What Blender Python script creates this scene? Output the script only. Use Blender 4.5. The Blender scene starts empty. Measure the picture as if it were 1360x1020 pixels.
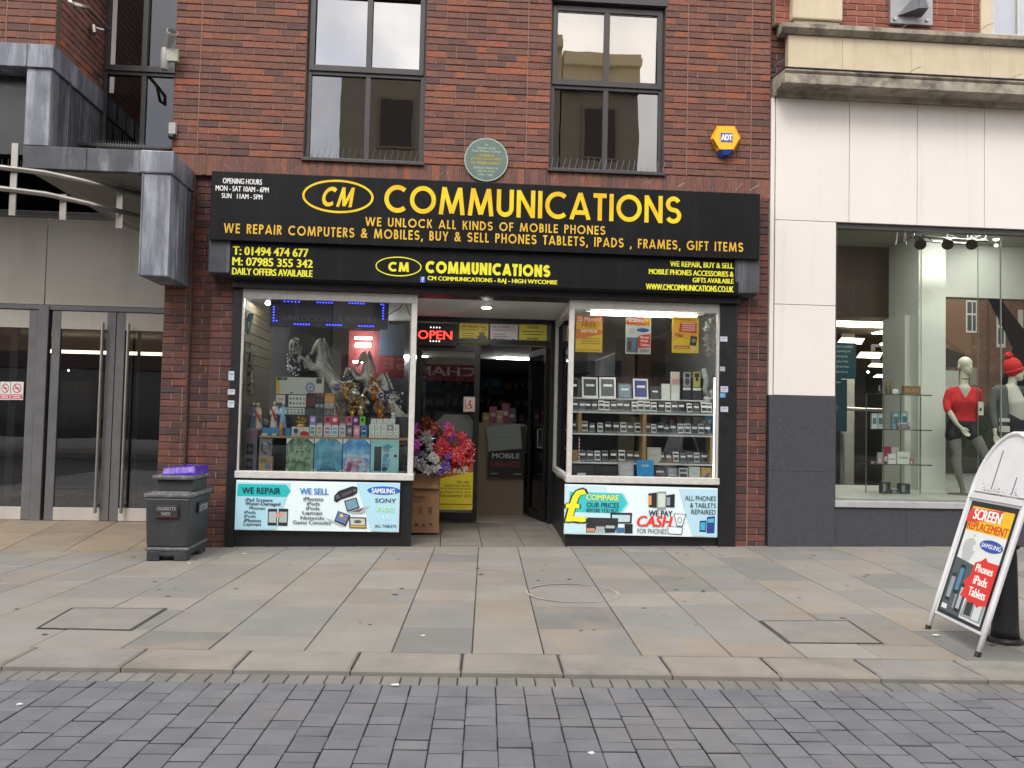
import bpy, bmesh, math, random
from mathutils import Vector as V, Matrix, noise
random.seed(7)
R = math.radians
sc = bpy.context.scene
COL = sc.collection

# ------------------------------------------------------------------ camera
F_PX, CAM = 1140.0, V((0, -9.4, 1.37))
psi, th, ro = R(4.15), R(2.4), R(1.27)
fwd = V((math.sin(psi)*math.cos(th), math.cos(psi)*math.cos(th), math.sin(th)))
r0 = V((math.cos(psi), -math.sin(psi), 0)); u0 = r0.cross(fwd)
cr = r0*math.cos(ro)+u0*math.sin(ro); cu = u0*math.cos(ro)-r0*math.sin(ro)
cd = bpy.data.cameras.new('camera'); cam = bpy.data.objects.new('camera', cd); COL.objects.link(cam)
cd.sensor_width = 36; cd.lens = 36*F_PX/1360; cd.clip_start = .05; cd.clip_end = 500
mw = Matrix((cr, cu, -fwd)).transposed().to_4x4(); mw.translation = CAM
cam.matrix_world = mw
sc.camera = cam

# ------------------------------------------------------------------ world, sun, exposure
SUN_EL, SUN_AZ = R(48), R(200)
w = bpy.data.worlds.new('World'); sc.world = w; w.use_nodes = True
nt = w.node_tree; N = nt.nodes; N.clear()
sky = N.new('ShaderNodeTexSky'); sky.sky_type = 'NISHITA'; sky.sun_disc = False
sky.sun_elevation = SUN_EL; sky.sun_rotation = SUN_AZ
tc = N.new('ShaderNodeTexCoord'); nz = N.new('ShaderNodeTexNoise'); nz.inputs['Scale'].default_value = 2.6
nz.inputs['Detail'].default_value = 7; nz.inputs['Roughness'].default_value = .56
cr1 = N.new('ShaderNodeValToRGB'); cr1.color_ramp.elements[0].position = .36; cr1.color_ramp.elements[1].position = .56
cr2 = N.new('ShaderNodeValToRGB'); cr2.color_ramp.elements[0].position = .3; cr2.color_ramp.elements[1].position = .75
cr2.color_ramp.elements[0].color = (9.8, 9.4, 9.2, 1); cr2.color_ramp.elements[1].color = (17.6, 16.8, 15.7, 1)
nz2 = N.new('ShaderNodeTexNoise'); nz2.inputs['Scale'].default_value = 5; nz2.inputs['Detail'].default_value = 6
mx = N.new('ShaderNodeMix'); mx.data_type = 'RGBA'
bg = N.new('ShaderNodeBackground'); bg.inputs[1].default_value = .10
ow = N.new('ShaderNodeOutputWorld')
L = nt.links.new
L(tc.outputs['Generated'], nz.inputs['Vector']); L(tc.outputs['Generated'], nz2.inputs['Vector'])
L(nz.outputs[0], cr1.inputs[0]); L(nz2.outputs[0], cr2.inputs[0])
L(cr1.outputs[0], mx.inputs[0]); L(sky.outputs[0], mx.inputs[6]); L(cr2.outputs[0], mx.inputs[7])
L(mx.outputs[2], bg.inputs[0]); L(bg.outputs[0], ow.inputs[0])
sl = bpy.data.lights.new('sun', 'SUN'); sl.energy = 1.0; sl.angle = R(22); sl.color = (1, .96, .9)
so = bpy.data.objects.new('sun', sl); COL.objects.link(so)
sd = V((math.sin(SUN_AZ)*math.cos(SUN_EL), math.cos(SUN_AZ)*math.cos(SUN_EL), math.sin(SUN_EL)))
so.rotation_euler = sd.to_track_quat('Z', 'Y').to_euler(); so.location = (0, -20, 20)
sc.view_settings.view_transform = 'Standard'; sc.view_settings.look = 'None'
sc.view_settings.exposure = 1.07; sc.view_settings.gamma = 1
try:
    sc.cycles.use_denoising = True; sc.cycles.max_bounces = 8; sc.cycles.transparent_max_bounces = 16
except Exception: pass

# ------------------------------------------------------------------ photograph -> world helpers
def ray(x, y): return fwd + cr*((x-680)/F_PX) - cu*((y-510)/F_PX)
def A(x, y, Y=0.0):
    d = ray(x, y); return CAM + d*((Y-CAM.y)/d.y)
def G(x, y, z=0.0):
    d = ray(x, y); return CAM + d*((z-CAM.z)/d.z)
def lin(h):
    if isinstance(h, str):
        h = [int(h[i:i+2], 16)/255 for i in (0, 2, 4)]
        return tuple(c/12.92 if c < .04045 else ((c+.055)/1.055)**2.4 for c in h)
    return h

# ------------------------------------------------------------------ materials
MATS = {}
def M(name, col=(.5, .5, .5), rough=.6, metal=0, var=.12, scale=6, bump=0, bscale=60, island=None, emit=0, spec=.5,
      stain=None, sscale=1.5, samt=.6, srange=(.5, .7), coat=0, streak=0):
    if name in MATS: return MATS[name]
    m = bpy.data.materials.new(name); m.use_nodes = True; t = m.node_tree; n = t.nodes; lk = t.links.new
    b = n['Principled BSDF']; col = lin(col)
    b.inputs['Roughness'].default_value = rough; b.inputs['Metallic'].default_value = metal
    b.inputs['Specular IOR Level'].default_value = spec; b.inputs['Coat Weight'].default_value = coat
    tcn = n.new('ShaderNodeTexCoord')
    if island:
        g = n.new('ShaderNodeNewGeometry'); rp = n.new('ShaderNodeValToRGB'); rp.color_ramp.interpolation = 'LINEAR'
        e = rp.color_ramp.elements
        while len(e) < len(island): e.new(.5)
        for k, c in enumerate(island): e[k].position = k/(len(island)-1); e[k].color = (*lin(c), 1)
        lk(g.outputs['Random Per Island'], rp.inputs[0]); base = rp.outputs[0]
    else:
        rgb = n.new('ShaderNodeRGB'); rgb.outputs[0].default_value = (*col, 1); base = rgb.outputs[0]
    def noise_fac(s, lo, hi, det=6):
        z = n.new('ShaderNodeTexNoise'); z.inputs['Scale'].default_value = s; z.inputs['Detail'].default_value = det
        z.inputs['Roughness'].default_value = .6
        lk(tcn.outputs['Object'], z.inputs['Vector'])
        mr = n.new('ShaderNodeMapRange'); mr.inputs[1].default_value = .3; mr.inputs[2].default_value = .7
        mr.inputs[3].default_value = lo; mr.inputs[4].default_value = hi; lk(z.outputs[0], mr.inputs[0]); return mr.outputs[0]
    if stain:
        z = n.new('ShaderNodeTexNoise'); z.inputs['Scale'].default_value = sscale; z.inputs['Detail'].default_value = 7
        z.inputs['Roughness'].default_value = .65
        if streak:
            mp = n.new('ShaderNodeMapping'); mp.inputs['Scale'].default_value = (1, 1, streak); lk(tcn.outputs['Object'], mp.inputs[0]); lk(mp.outputs[0], z.inputs['Vector'])
        else: lk(tcn.outputs['Object'], z.inputs['Vector'])
        if island and samt > .6 and sscale < 1:                     # each slab has its own veining
            z.noise_dimensions = '4D'; ml = n.new('ShaderNodeMath'); ml.operation = 'MULTIPLY'; ml.inputs[1].default_value = 31; lk(g.outputs['Random Per Island'], ml.inputs[0]); lk(ml.outputs[0], z.inputs['W'])
        mr = n.new('ShaderNodeMapRange'); mr.inputs[1].default_value = srange[0]; mr.inputs[2].default_value = srange[1]
        mr.inputs[3].default_value = 0; mr.inputs[4].default_value = samt; lk(z.outputs[0], mr.inputs[0])
        x = n.new('ShaderNodeMix'); x.data_type = 'RGBA'; x.inputs[7].default_value = (*lin(stain), 1)
        lk(mr.outputs[0], x.inputs[0]); lk(base, x.inputs[6]); base = x.outputs[2]
    if var:
        f = noise_fac(scale, 1-var, 1+var)
        x = n.new('ShaderNodeMix'); x.data_type = 'RGBA'; x.blend_type = 'MULTIPLY'; x.inputs[0].default_value = 1
        lk(base, x.inputs[6]); lk(f, x.inputs[7]); base = x.outputs[2]
        fr_ = noise_fac(scale*1.7, rough-.06, min(1, rough+.08)); lk(fr_, b.inputs['Roughness'])
    lk(base, b.inputs['Base Color'])
    if emit:
        b.inputs['Emission Strength'].default_value = emit; b.inputs['Emission Color'].default_value = (*col, 1)
    if bump:
        z = n.new('ShaderNodeTexNoise'); z.inputs['Scale'].default_value = bscale; z.inputs['Detail'].default_value = 5
        lk(tcn.outputs['Object'], z.inputs['Vector'])
        bp = n.new('ShaderNodeBump'); bp.inputs['Strength'].default_value = bump; bp.inputs['Distance'].default_value = .01
        lk(z.outputs[0], bp.inputs['Height']); lk(bp.outputs[0], b.inputs['Normal'])
    MATS[name] = m; return m
def C(h, rough=.45):
    if not isinstance(h, str): return h
    return M('print_'+h, h, rough, var=.03, scale=3)
def glass(name, tint, refl, rough=0.0):
    if name in MATS: return MATS[name]
    m = bpy.data.materials.new(name); m.use_nodes = True; t = m.node_tree; n = t.nodes; n.clear(); lk = t.links.new
    tr = n.new('ShaderNodeBsdfTransparent'); tr.inputs[0].default_value = (*tint, 1)
    gl = n.new('ShaderNodeBsdfGlossy'); gl.inputs['Roughness'].default_value = rough; gl.inputs[0].default_value = (.95, .96, 1, 1)
    lw = n.new('ShaderNodeLayerWeight'); lw.inputs[0].default_value = .2
    mr = n.new('ShaderNodeMapRange'); mr.inputs[3].default_value = refl; mr.inputs[4].default_value = 1
    mi = n.new('ShaderNodeMixShader'); o = n.new('ShaderNodeOutputMaterial')
    tcn = n.new('ShaderNodeTexCoord'); z = n.new('ShaderNodeTexNoise'); z.inputs['Scale'].default_value = 1.3
    bp = n.new('ShaderNodeBump'); bp.inputs['Strength'].default_value = .05; bp.inputs['Distance'].default_value = .02
    lk(tcn.outputs['Object'], z.inputs['Vector']); lk(z.outputs[0], bp.inputs['Height']); lk(bp.outputs[0], gl.inputs['Normal'])
    lk(lw.outputs['Fresnel'], mr.inputs[0]); lk(mr.outputs[0], mi.inputs[0]); lk(tr.outputs[0], mi.inputs[1]); lk(gl.outputs[0], mi.inputs[2])
    lk(mi.outputs[0], o.inputs[0]); MATS[name] = m; return m

BRICK = M('old red brick', island=['60423d', '744c42', '694740', '583f3c', '805243', '6f4940', '634540', '7c4f42', '8a543e', '64443e', '724b40', '543e3e', '92533b', '6c493f', '794f44', '5e433f'],
          rough=.85, var=.2, scale=24, bump=.5, bscale=90, stain='6a4a3f', sscale=.9, samt=.45, srange=(.42, .66))
DBRICK = M('grimy dark brick', island=['4c3331', '5c3833', '43302f', '573836', '653d34', '463332', '6c4034', '403032', '5e3c36'], rough=.85, var=.25, scale=20, bump=.5, bscale=90, stain='1d1817', sscale=5, samt=.55)
RBRICK = M('fine red brick', island=['80483c', '8a5043', '784338', '905646', '6f4036', '844c40'], rough=.85, var=.15, scale=30, bump=.3, bscale=90)
MORT = M('brown mortar', '57473f', .95, var=.25, scale=30, bump=.4)
PALE = M('pale mortar', '836a5c', .95, var=.25, scale=30, bump=.4)
BLACK = M('black paint', (.007, .007, .0085), .4, var=.2, scale=9, bump=.05)
SIGNBLK = M('black sign board', (.005, .005, .0062), .5, var=.25, scale=3, stain=(.014, .014, .0155), sscale=6, samt=.6, streak=.08, spec=.18)
BRONZE = M('dark bronze window frame', (.04, .036, .038), .45, var=.15, scale=8)
WHITEP = M('worn white paint', (.5, .485, .46), .5, var=.12, scale=14, stain=(.2, .16, .12), sscale=16, samt=.6, srange=(.62, .75), bump=.1)
LEAD = M('weathered lead', '62656f', .5, .25, var=.25, scale=3, stain='a5aab4', sscale=7, samt=.8, srange=(.46, .68), streak=.12, bump=.15, bscale=14)
LEADD = M('dark stained lead', '44454b', .55, .2, var=.3, scale=4, stain='8b8e97', sscale=8, samt=.6, srange=(.5, .7), streak=.12, bump=.15, bscale=14)
STEEL = M('brushed stainless steel', (.36, .34, .31), .32, .9, var=.15, scale=5)
ALU = M('satin grey aluminium', (.19, .19, .2), .38, .6, var=.1, scale=5)
GREYP = M('pale composite panel', 'b4b0a8', .5, var=.05, scale=1.2, stain='96918a', sscale=1.6, samt=.6, streak=.2)
TILE = M('cream ceramic panel', (.68, .638, .605), .35, var=.025, scale=1.5, stain=(.5, .46, .42), sscale=5, samt=.45, srange=(.55, .75), streak=.06)
GRAN = M('grey granite', (.042, .043, .052), .4, var=.6, scale=140, stain=(.15, .15, .165), sscale=220, samt=.7, srange=(.55, .62))
STONE = M('cream limestone', 'c0b299', .8, var=.08, scale=4, stain='a39377', sscale=6, samt=.5, streak=.15, bump=.1)
STONED = M('dirty limestone', '968f80', .85, var=.25, scale=5, stain='4c4944', sscale=4, samt=.85, srange=(.45, .65), bump=.15)
GL_UP = glass('reflective bronze glass', (.25, .23, .22), .30)
GL_LO = glass('dark reflective glass', (.2, .19, .185), .16)
GL_SH = glass('shop glass', (.93, .95, .94), .035)
GL_DR = glass('tinted door glass', (.8, .82, .82), .05)
DARK = M('dark interior', (.02, .02, .021), .8)
WALLIN = M('dim interior wall', (.22, .225, .24), .8)
CEIL = M('white ceiling tile', (.6, .6, .58), .8, var=.05)
PLY = M('bare wood edge', '9a7d58', .6, var=.15, scale=14)
SHELFW = M('white laminate', (.6, .61, .6), .45, var=.06)
CARD = M('brown cardboard', '8f6b4c', .8, var=.08, scale=10, bump=.08)
LAMP = M('lit fluorescent tube', (1, .98, .93), .5, var=0, emit=28)
LAMPW = M('lit warm ceiling panel', (1, .86, .58), .5, var=0, emit=3.2)
SPOT = M('lit spotlight', (1, .95, .85), .5, var=0, emit=7)
BINM = M('dark grey moulded plastic', (.028, .029, .033), .5, var=.2, scale=6, stain=(.07, .07, .074), sscale=9, samt=.5, srange=(.56, .75), bump=.1)
BINL = M('scuffed grey plastic edge', (.10, .10, .105), .55, var=.25, scale=12, stain=(.4, .4, .4), sscale=14, samt=.5)
SKIN = M('cream mannequin fibreglass', (.62, .58, .5), .4, var=.03)
TIGHTS = M('sheer grey tights', (.2, .195, .175), .6, var=.06)
REDK = M('red knitted wool', (.55, .02, .025), .9, var=.12, scale=70, bump=.4, bscale=160)
GREYK = M('grey knitted wool', (.11, .115, .115), .9, var=.15, scale=70, bump=.4, bscale=160)
SHORTB = M('black cloth', (.008, .008, .013), .6, var=.15)
CREAMC = M('cream jersey cloth', (.55, .54, .5), .8, var=.05)
SILVER = M('silver glazed resin', (.3, .3, .275), .42, .25, var=.3, scale=22)
GOLD = M('gold foil', (.55, .33, .08), .28, .8, var=.35, scale=40)
WHITEM = M('white powder coated metal', (.62, .62, .64), .4, var=.05, scale=8, stain=(.3, .3, .3), sscale=20, samt=.4, srange=(.6, .75))
IRON = M('black cast iron', (.013, .013, .016), .45, var=.2, scale=12, bump=.15)

# ------------------------------------------------------------------ mesh builder
class Fr:
    """a flat frame: origin, right, up, normal"""
    def __init__(s, O, r=(1, 0, 0), u=(0, 0, 1)):
        s.O, s.r, s.u = V(O), V(r).normalized(), V(u).normalized(); s.n = s.r.cross(s.u)
    def __call__(s, a, b, c=0): return s.O + s.r*a + s.u*b + s.n*c
class MB:
    def __init__(s): s.v, s.f, s.mi, s.mats, s.cur = [], [], [], [], 0
    def use(s, m):
        if m not in s.mats: s.mats.append(m)
        s.cur = s.mats.index(m); return s
    def add(s, vs, fs):
        k = len(s.v); s.v += [V(p) for p in vs]
        for f in fs: s.f.append([i+k for i in f]); s.mi.append(s.cur)
        return s
    def poly(s, pts): return s.add(pts, [list(range(len(pts)))])
    def hexa(s, p):   # 8 points: bottom 4 ccw, top 4 ccw
        return s.add(p, [(3, 2, 1, 0), (4, 5, 6, 7), (0, 1, 5, 4), (1, 2, 6, 5), (2, 3, 7, 6), (3, 0, 4, 7)])
    def box(s, x0, x1, y0, y1, z0, z1):
        x0, x1 = min(x0, x1), max(x0, x1); y0, y1 = min(y0, y1), max(y0, y1); z0, z1 = min(z0, z1), max(z0, z1)
        return s.hexa([(x0, y0, z0), (x1, y0, z0), (x1, y1, z0), (x0, y1, z0), (x0, y0, z1), (x1, y0, z1), (x1, y1, z1), (x0, y1, z1)])
    def fbox(s, fr, a0, a1, b0, b1, c0, c1):
        return s.hexa([fr(a0, b0, c1), fr(a1, b0, c1), fr(a1, b0, c0), fr(a0, b0, c0), fr(a0, b1, c1), fr(a1, b1, c1), fr(a1, b1, c0), fr(a0, b1, c0)])
    def prism(s, pts, off):
        n = len(pts); off = V(off); a = [V(p) for p in pts]
        s.add(a+[p+off for p in a], [list(range(n))[::-1], list(range(n, 2*n))]+[(i, (i+1) % n, n+(i+1) % n, n+i) for i in range(n)]); return s
    def ring(s, pts, r, n=10, closed=False, caps=True):   # tube along points, r number or list
        pts = [V(p) for p in pts]; m = len(pts); rr = r if isinstance(r, (list, tuple)) else [r]*m
        vs = []; up = None
        for i, p in enumerate(pts):
            if closed: d = pts[(i+1) % m]-pts[i-1]
            else: d = pts[min(i+1, m-1)]-pts[max(i-1, 0)]
            d.normalize()
            if up is None:
                up = V((0, 0, 1)) if abs(d.z) < .9 else V((1, 0, 0))
            a = d.cross(up).normalized(); up = a.cross(d).normalized()
            for k in range(n):
                t = 2*math.pi*k/n; vs.append(p+(a*math.cos(t)+up*math.sin(t))*rr[i])
        fs = []
        for i in range(m if closed else m-1):
            j = (i+1) % m
            for k in range(n): fs.append((i*n+k, i*n+(k+1) % n, j*n+(k+1) % n, j*n+k))
        if caps and not closed: fs += [list(range(n))[::-1], list(range((m-1)*n, m*n))]
        return s.add(vs, fs)
    def cyl(s, p0, p1, r0_, r1_=None, n=16): return s.ring([p0, p1], [r0_, r0_ if r1_ is None else r1_], n)
    def lathe(s, c, prof, n=20):   # prof [(r,z)]
        c = V(c); vs = []; fs = []
        for r_, z in prof:
            for k in range(n):
                t = 2*math.pi*k/n; vs.append(c+V((r_*math.cos(t), r_*math.sin(t), z)))
        for i in range(len(prof)-1):
            for k in range(n): fs.append((i*n+k, i*n+(k+1) % n, (i+1)*n+(k+1) % n, (i+1)*n+k))
        fs += [list(range(n))[::-1], list(range((len(prof)-1)*n, len(prof)*n))]
        return s.add(vs, fs)
    def ell(s, c, r, n=10, m=7, rot=None):
        c = V(c); r = V(r) if not isinstance(r, (int, float)) else V((r, r, r)); vs = []; fs = []
        for i in range(1, m):
            a = math.pi*i/m
            for k in range(n):
                t = 2*math.pi*k/n; p = V((r.x*math.sin(a)*math.cos(t), r.y*math.sin(a)*math.sin(t), r.z*math.cos(a)))
                vs.append(c+(rot @ p if rot else p))
        for q in (V((0, 0, r.z)), V((0, 0, -r.z))): vs.append(c+(rot @ q if rot else q))
        for i in range(m-2):
            for k in range(n): fs.append((i*n+k, (i+1)*n+k, (i+1)*n+(k+1) % n, i*n+(k+1) % n))
        T = len(vs)-2
        for k in range(n): fs += [(T, k, (k+1) % n), (T+1, (m-2)*n+(k+1) % n, (m-2)*n+k)]
        return s.add(vs, fs)

WL = {}
def wl(o): return WL.get(o.name, V((0, 0, 0))) if o else V((0, 0, 0))
def tag(o, label=None, cat=None, group=None, kind=None):
    for k, v in (('label', label), ('category', cat), ('group', group), ('kind', kind)):
        if v: o[k] = v
    return o
def thing(name, label, cat, loc=(0, 0, 0), group=None):
    o = bpy.data.objects.new(name, None); COL.objects.link(o); o.location = loc; o.empty_display_size = .1
    WL[o.name] = V(loc); return tag(o, label, cat, group)
BLOBS = []; CUT = {}
def build(name, mb, parent=None, smooth=False, bevel=0, org=None, mats=None):
    """links the collected shapes as ONE mesh object"""
    o_ = wl(parent) if parent else V(org if org else (0, 0, 0))
    me = bpy.data.meshes.new(name); me.from_pydata([p-o_ for p in mb.v], [], mb.f)
    for m in mb.mats: me.materials.append(m)
    me.polygons.foreach_set('material_index', mb.mi)
    if smooth: me.polygons.foreach_set('use_smooth', [True]*len(me.polygons))
    me.update()
    o = bpy.data.objects.new(name, me); COL.objects.link(o)
    if parent: o.parent = parent; WL[o.name] = o_
    else: o.location = o_; WL[o.name] = o_
    if bevel:
        b = o.modifiers.new('bevel', 'BEVEL'); b.width = bevel; b.segments = 2; b.limit_method = 'ANGLE'
    return o
def B1(m): return MB().use(m)
def copy_tree(o, loc, label=None, parent=None):
    c = o.copy(); COL.objects.link(c)
    if parent is None: c.location = loc
    else: c.parent = parent
    if label: c['label'] = label
    for ch in o.children: copy_tree(ch, None, None, c)
    return c
def blob(name, segs, voxel, mat, parent=None, org=None, sm=4):
    """limbs (p0,r0,p1,r1) and balls grown together as one continuous skin"""
    mb = B1(mat)
    for p0, ra, p1, rb in segs:
        p0, p1 = V(p0), V(p1)
        mb.ell(p0, ra, 12, 8)
        if (p1-p0).length > 1e-5:
            mb.ell(p1, rb, 12, 8); mb.ring([p0, p1], [ra*.995, rb*.995], 12)
    o = build(name, mb, parent, org=org)
    r = o.modifiers.new('skin', 'REMESH'); r.mode = 'VOXEL'; r.voxel_size = voxel; r.use_smooth_shade = True
    s_ = o.modifiers.new('soft', 'SMOOTH'); s_.factor = .5; s_.iterations = sm
    BLOBS.append(o); return o

# ------------------------------------------------------------------ lettering
_TX = {}
def glyphs(s, bold, shear):
    k = (s, bold, shear)
    if k not in _TX:
        c = bpy.data.curves.new('t', 'FONT'); c.body = s; c.offset = bold; c.resolution_u = 3; c.shear = shear
        o = bpy.data.objects.new('t', c); m = o.to_mesh()
        vs = [v.co.copy() for v in m.vertices]; fs = [list(p.vertices) for p in m.polygons]
        o.to_mesh_clear(); bpy.data.objects.remove(o); bpy.data.curves.remove(c)
        x0 = min(v.x for v in vs); x1 = max(v.x for v in vs); y0 = min(v.y for v in vs); y1 = max(v.y for v in vs)
        _TX[k] = ([((v.x-x0)/(x1-x0), (v.y-y0)/(y1-y0)) for v in vs], fs)
    return _TX[k]
def text(mb, fr, s, a0, b0, a1, b1, c=.001, bold=.02, shear=0):
    vs, fs = glyphs(s, 0, shear); sh = min(bold, .05)*(b1-b0)*1.3          # weight by overprinting
    for k in ((0,) if bold < .008 else (-1, 1) if bold < .025 else (-1, 0, 1)):
        mb.add([fr(a0+(a1-a0)*x+k*sh, b0+(b1-b0)*y+(sh*.5 if k == 0 and bold >= .025 else 0), c+.00006*(k+1)) for x, y in vs], fs)
def arc(cx, cy, rx, a0, a1, ry=None, n=None):
    ry = ry or rx; n = n or max(4, int(abs(a1-a0)/12))
    return [(cx+rx*math.cos(R(a0+(a1-a0)*i/n)), cy+ry*math.sin(R(a0+(a1-a0)*i/n))) for i in range(n+1)]
def glyph(ch, w):
    t = w/2; r = .5-t; q = (1-w)/4
    if ch == 'C': return .86, [arc(.5, .5, r, 48, 312)]
    if ch == 'O': return 1, [arc(.5, .5, r, 0, 360)]
    if ch == 'G': return .97, [arc(.5, .5, r, 45, 355), [(.52, .5-t*.2), (.5+r, .5-t*.2)]]
    if ch == 'Q': return 1, [arc(.5, .5, r, 0, 360)]
    if ch == 'M': return 1.0, [[(t, 0), (.2, 1)], [(.2, 1), (.5, .06)], [(.5, .06), (.8, 1)], [(.8, 1), (1-t, 0)]]
    if ch == 'W': return 1.2, [[(t, 1), (.32, 0)], [(.32, 0), (.6, 1)], [(.6, 1), (.88, 0)], [(.88, 0), (1.2-t, 1)]]
    if ch == 'U': W = .66; rr = W/2-t; return W, [[(t, 1), (t, W/2)]+arc(W/2, W/2, rr, 180, 360)+[(W-t, 1)]]
    if ch == 'N': W = .72; return W, [[(t, 0), (t, 1)], [(t, .97), (W-t, .03)], [(W-t, 0), (W-t, 1)]]
    if ch == 'I': return w, [[(t, 0), (t, 1)]]
    if ch == 'A': W = .8; return W, [[(t*.7, 0), (W/2, 1)], [(W/2, 1), (W-t*.7, 0)], [(W*.24, .27), (W*.76, .27)]]
    if ch == 'T': W = .52; return W, [[(W/2, 0), (W/2, 1-t)], [(0, 1-t), (W, 1-t)]]
    if ch == 'S': x = q*1.12+t; return 2*x, [arc(x, t+3*q, q*1.05, 25, 262, q)+arc(x, t+q, q*1.12, 82, -155, q)]
    if ch == 'E': W = .5; return W, [[(t, 0), (t, 1)], [(w, t), (W, t)], [(w, .5), (W*.95, .5)], [(w, 1-t), (W, 1-t)]]
    if ch == 'F': W = .48; return W, [[(t, 0), (t, 1)], [(w, .5), (W*.95, .5)], [(w, 1-t), (W, 1-t)]]
    if ch == 'L': W = .44; return W, [[(t, 0), (t, 1)], [(w, t), (W, t)]]
    if ch == 'H': W = .66; return W, [[(t, 0), (t, 1)], [(W-t, 0), (W-t, 1)], [(w, .52), (W-w, .52)]]
    if ch == 'K': W = .6; return W, [[(t, 0), (t, 1)], [(w, .42), (W-t, 1)], [(w*1.6, .55), (W-t*.8, 0)]]
    if ch in 'PR':
        W = .54; rr = (.54-w)/2; s = [[(t, 0), (t, 1)], [(w, 1-t), (W-rr-t, 1-t)]+arc(W-rr-t, 1-t-rr, rr, 90, -90)[1:]+[(w, 1-t-2*rr)]]
        if ch == 'R': s.append([(W*.5, .46), (W-t*.6, 0)])
        return W, s
    if ch == 'B':
        W = .54; rr = (1-w)/4; return W, [[(t, 0), (t, 1)], [(w, 1-t), (W-rr-t*1.6, 1-t)]+arc(W-rr-t*1.6, 1-t-rr, rr, 90, -90)[1:]+[(w, .5)],
                                       [(w, .5), (W-rr-t, .5)]+arc(W-rr-t, t+rr, rr, 90, -90)[1:]+[(w, t)]]
    if ch == 'D': W = .72; return W, [[(t, 0), (t, 1)], [(w, 1-t), (W-.5, 1-t)]+arc(W-.5, .5, .5-t, 90, -90)[1:]+[(w, t)]]
    if ch == 'Y': W = .66; return W, [[(W/2, 0), (W/2, .45)], [(t*.7, 1), (W/2, .42)], [(W-t*.7, 1), (W/2, .42)]]
    if ch == ',': return w*1.1, [[(w*.7, w*.9), (w*.3, -.16)]]
    if ch == '&': return .74, [[(.7, 0), (.2, .66)]+arc(.36, .76, .19, 205, -40)+[(.14, .38)]+arc(.3, .26, .24, 150, 330)+[(.66, .42)]]
    return .4, []
def caps(mb, fr, s, a0, b0, a1, b1, wt=.15, gap=.14, c=.004, th_=.004, shear=0):
    """geometric sans capitals built from strokes, fitted between a0..a1 and b0..b1"""
    tot = sum(glyph(ch, wt)[0]+gap for ch in s)-gap; H = b1-b0; k = (a1-a0)/tot; x = 0; nst = 0
    for ch in s:
        W, st = glyph(ch, wt)
        if ch == '&': text(mb, fr, '&', a0+x*k, b0, a0+(x+W)*k, b1, c, .022); st = []
        for ln in st:
            nst += 1; cc = c+(nst % 5)*.0003; pts = [V((x+p[0], p[1])) for p in ln]; pts = [p for q_, p in enumerate(pts) if not q_ or (p-pts[q_-1]).length > 1e-4]; m = len(pts); Lf = []; Rt = []
            closed = (pts[0]-pts[-1]).length < 1e-4
            for i, p in enumerate(pts):
                d0 = (p-pts[i-1]) if i else ((pts[-1]-pts[-2]) if closed else pts[1]-pts[0])
                d1 = (pts[i+1]-p) if i < m-1 else ((pts[1]-pts[0]) if closed else pts[-1]-pts[-2])
                d0 = d0.normalized(); d1 = d1.normalized(); n0 = V((-d0.y, d0.x)); n1 = V((-d1.y, d1.x)); nn = (n0+n1).normalized()
                nn = nn*(wt/2/max(.5, nn.dot(n1))); Lf.append(p+nn); Rt.append(p-nn)
            vs = []; fs = []
            for p, q in zip(Lf, Rt):
                for e in (p, q):
                    ey = e.y if ch in ',&' else max(0, min(1, e.y)) if ch in 'MWANKRYIUTEFLHPBD' else e.y
                    ex = a0+e.x*k+shear*ey*H; vs.append(fr(ex, b0+ey*H, cc)); vs.append(fr(ex, b0+ey*H, cc-th_))
            for i in range(m-1):
                j = 4*i; fs += [(j+2, j+6, j+4, j), (j, j+4, j+5, j+1), (j+2, j+3, j+7, j+6)]
            mb.add(vs, fs)
        x += W+gap
def ellring(mb, fr, ca, cb, rx, ry, wd, c=.003, n=48):
    vs = []; fs = []
    for i in range(n):
        t = 2*math.pi*i/n
        for k in (-wd/2, wd/2): vs.append(fr(ca+(rx+k)*math.cos(t), cb+(ry+k)*math.sin(t), c))
    for i in range(n): j = (i+1) % n; fs.append((2*i, 2*i+1, 2*j+1, 2*j))
    mb.add(vs, fs)
def elems(mb, fr, w_, h_, E, c0=.0006, step=.00022):
    """printed artwork: r rect, t text, p polygon, e ellipse; coordinates 0..1 of the sheet"""
    c = c0
    for e in E:
        k = e[0]
        if k == 'r': mb.use(C(e[5])).poly([fr(e[1]*w_, e[2]*h_, c), fr(e[3]*w_, e[2]*h_, c), fr(e[3]*w_, e[4]*h_, c), fr(e[1]*w_, e[4]*h_, c)])
        elif k == 't': text(mb.use(C(e[6])), fr, e[1], e[2]*w_, e[3]*h_, e[4]*w_, e[5]*h_, c, e[7] if len(e) > 7 else .02, e[8] if len(e) > 8 else 0)
        elif k == 'p': mb.use(C(e[2])).poly([fr(x*w_, y*h_, c) for x, y in e[1]])
        elif k == 'e': mb.use(C(e[5])).poly([fr((e[1]+e[3]*math.cos(t*math.pi/14))*w_, (e[2]+e[4]*math.sin(t*math.pi/14))*h_, c) for t in range(28)])
        c += step
def rect(x0, y0, x1, y1, Y):
    xm, ym = (x0+x1)/2, (y0+y1)/2
    X0, X1 = A(x0, ym, Y).x, A(x1, ym, Y).x; Z0, Z1 = A(xm, y1, Y).z, A(xm, y0, Y).z
    return X0, X1, Z0, Z1
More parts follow.
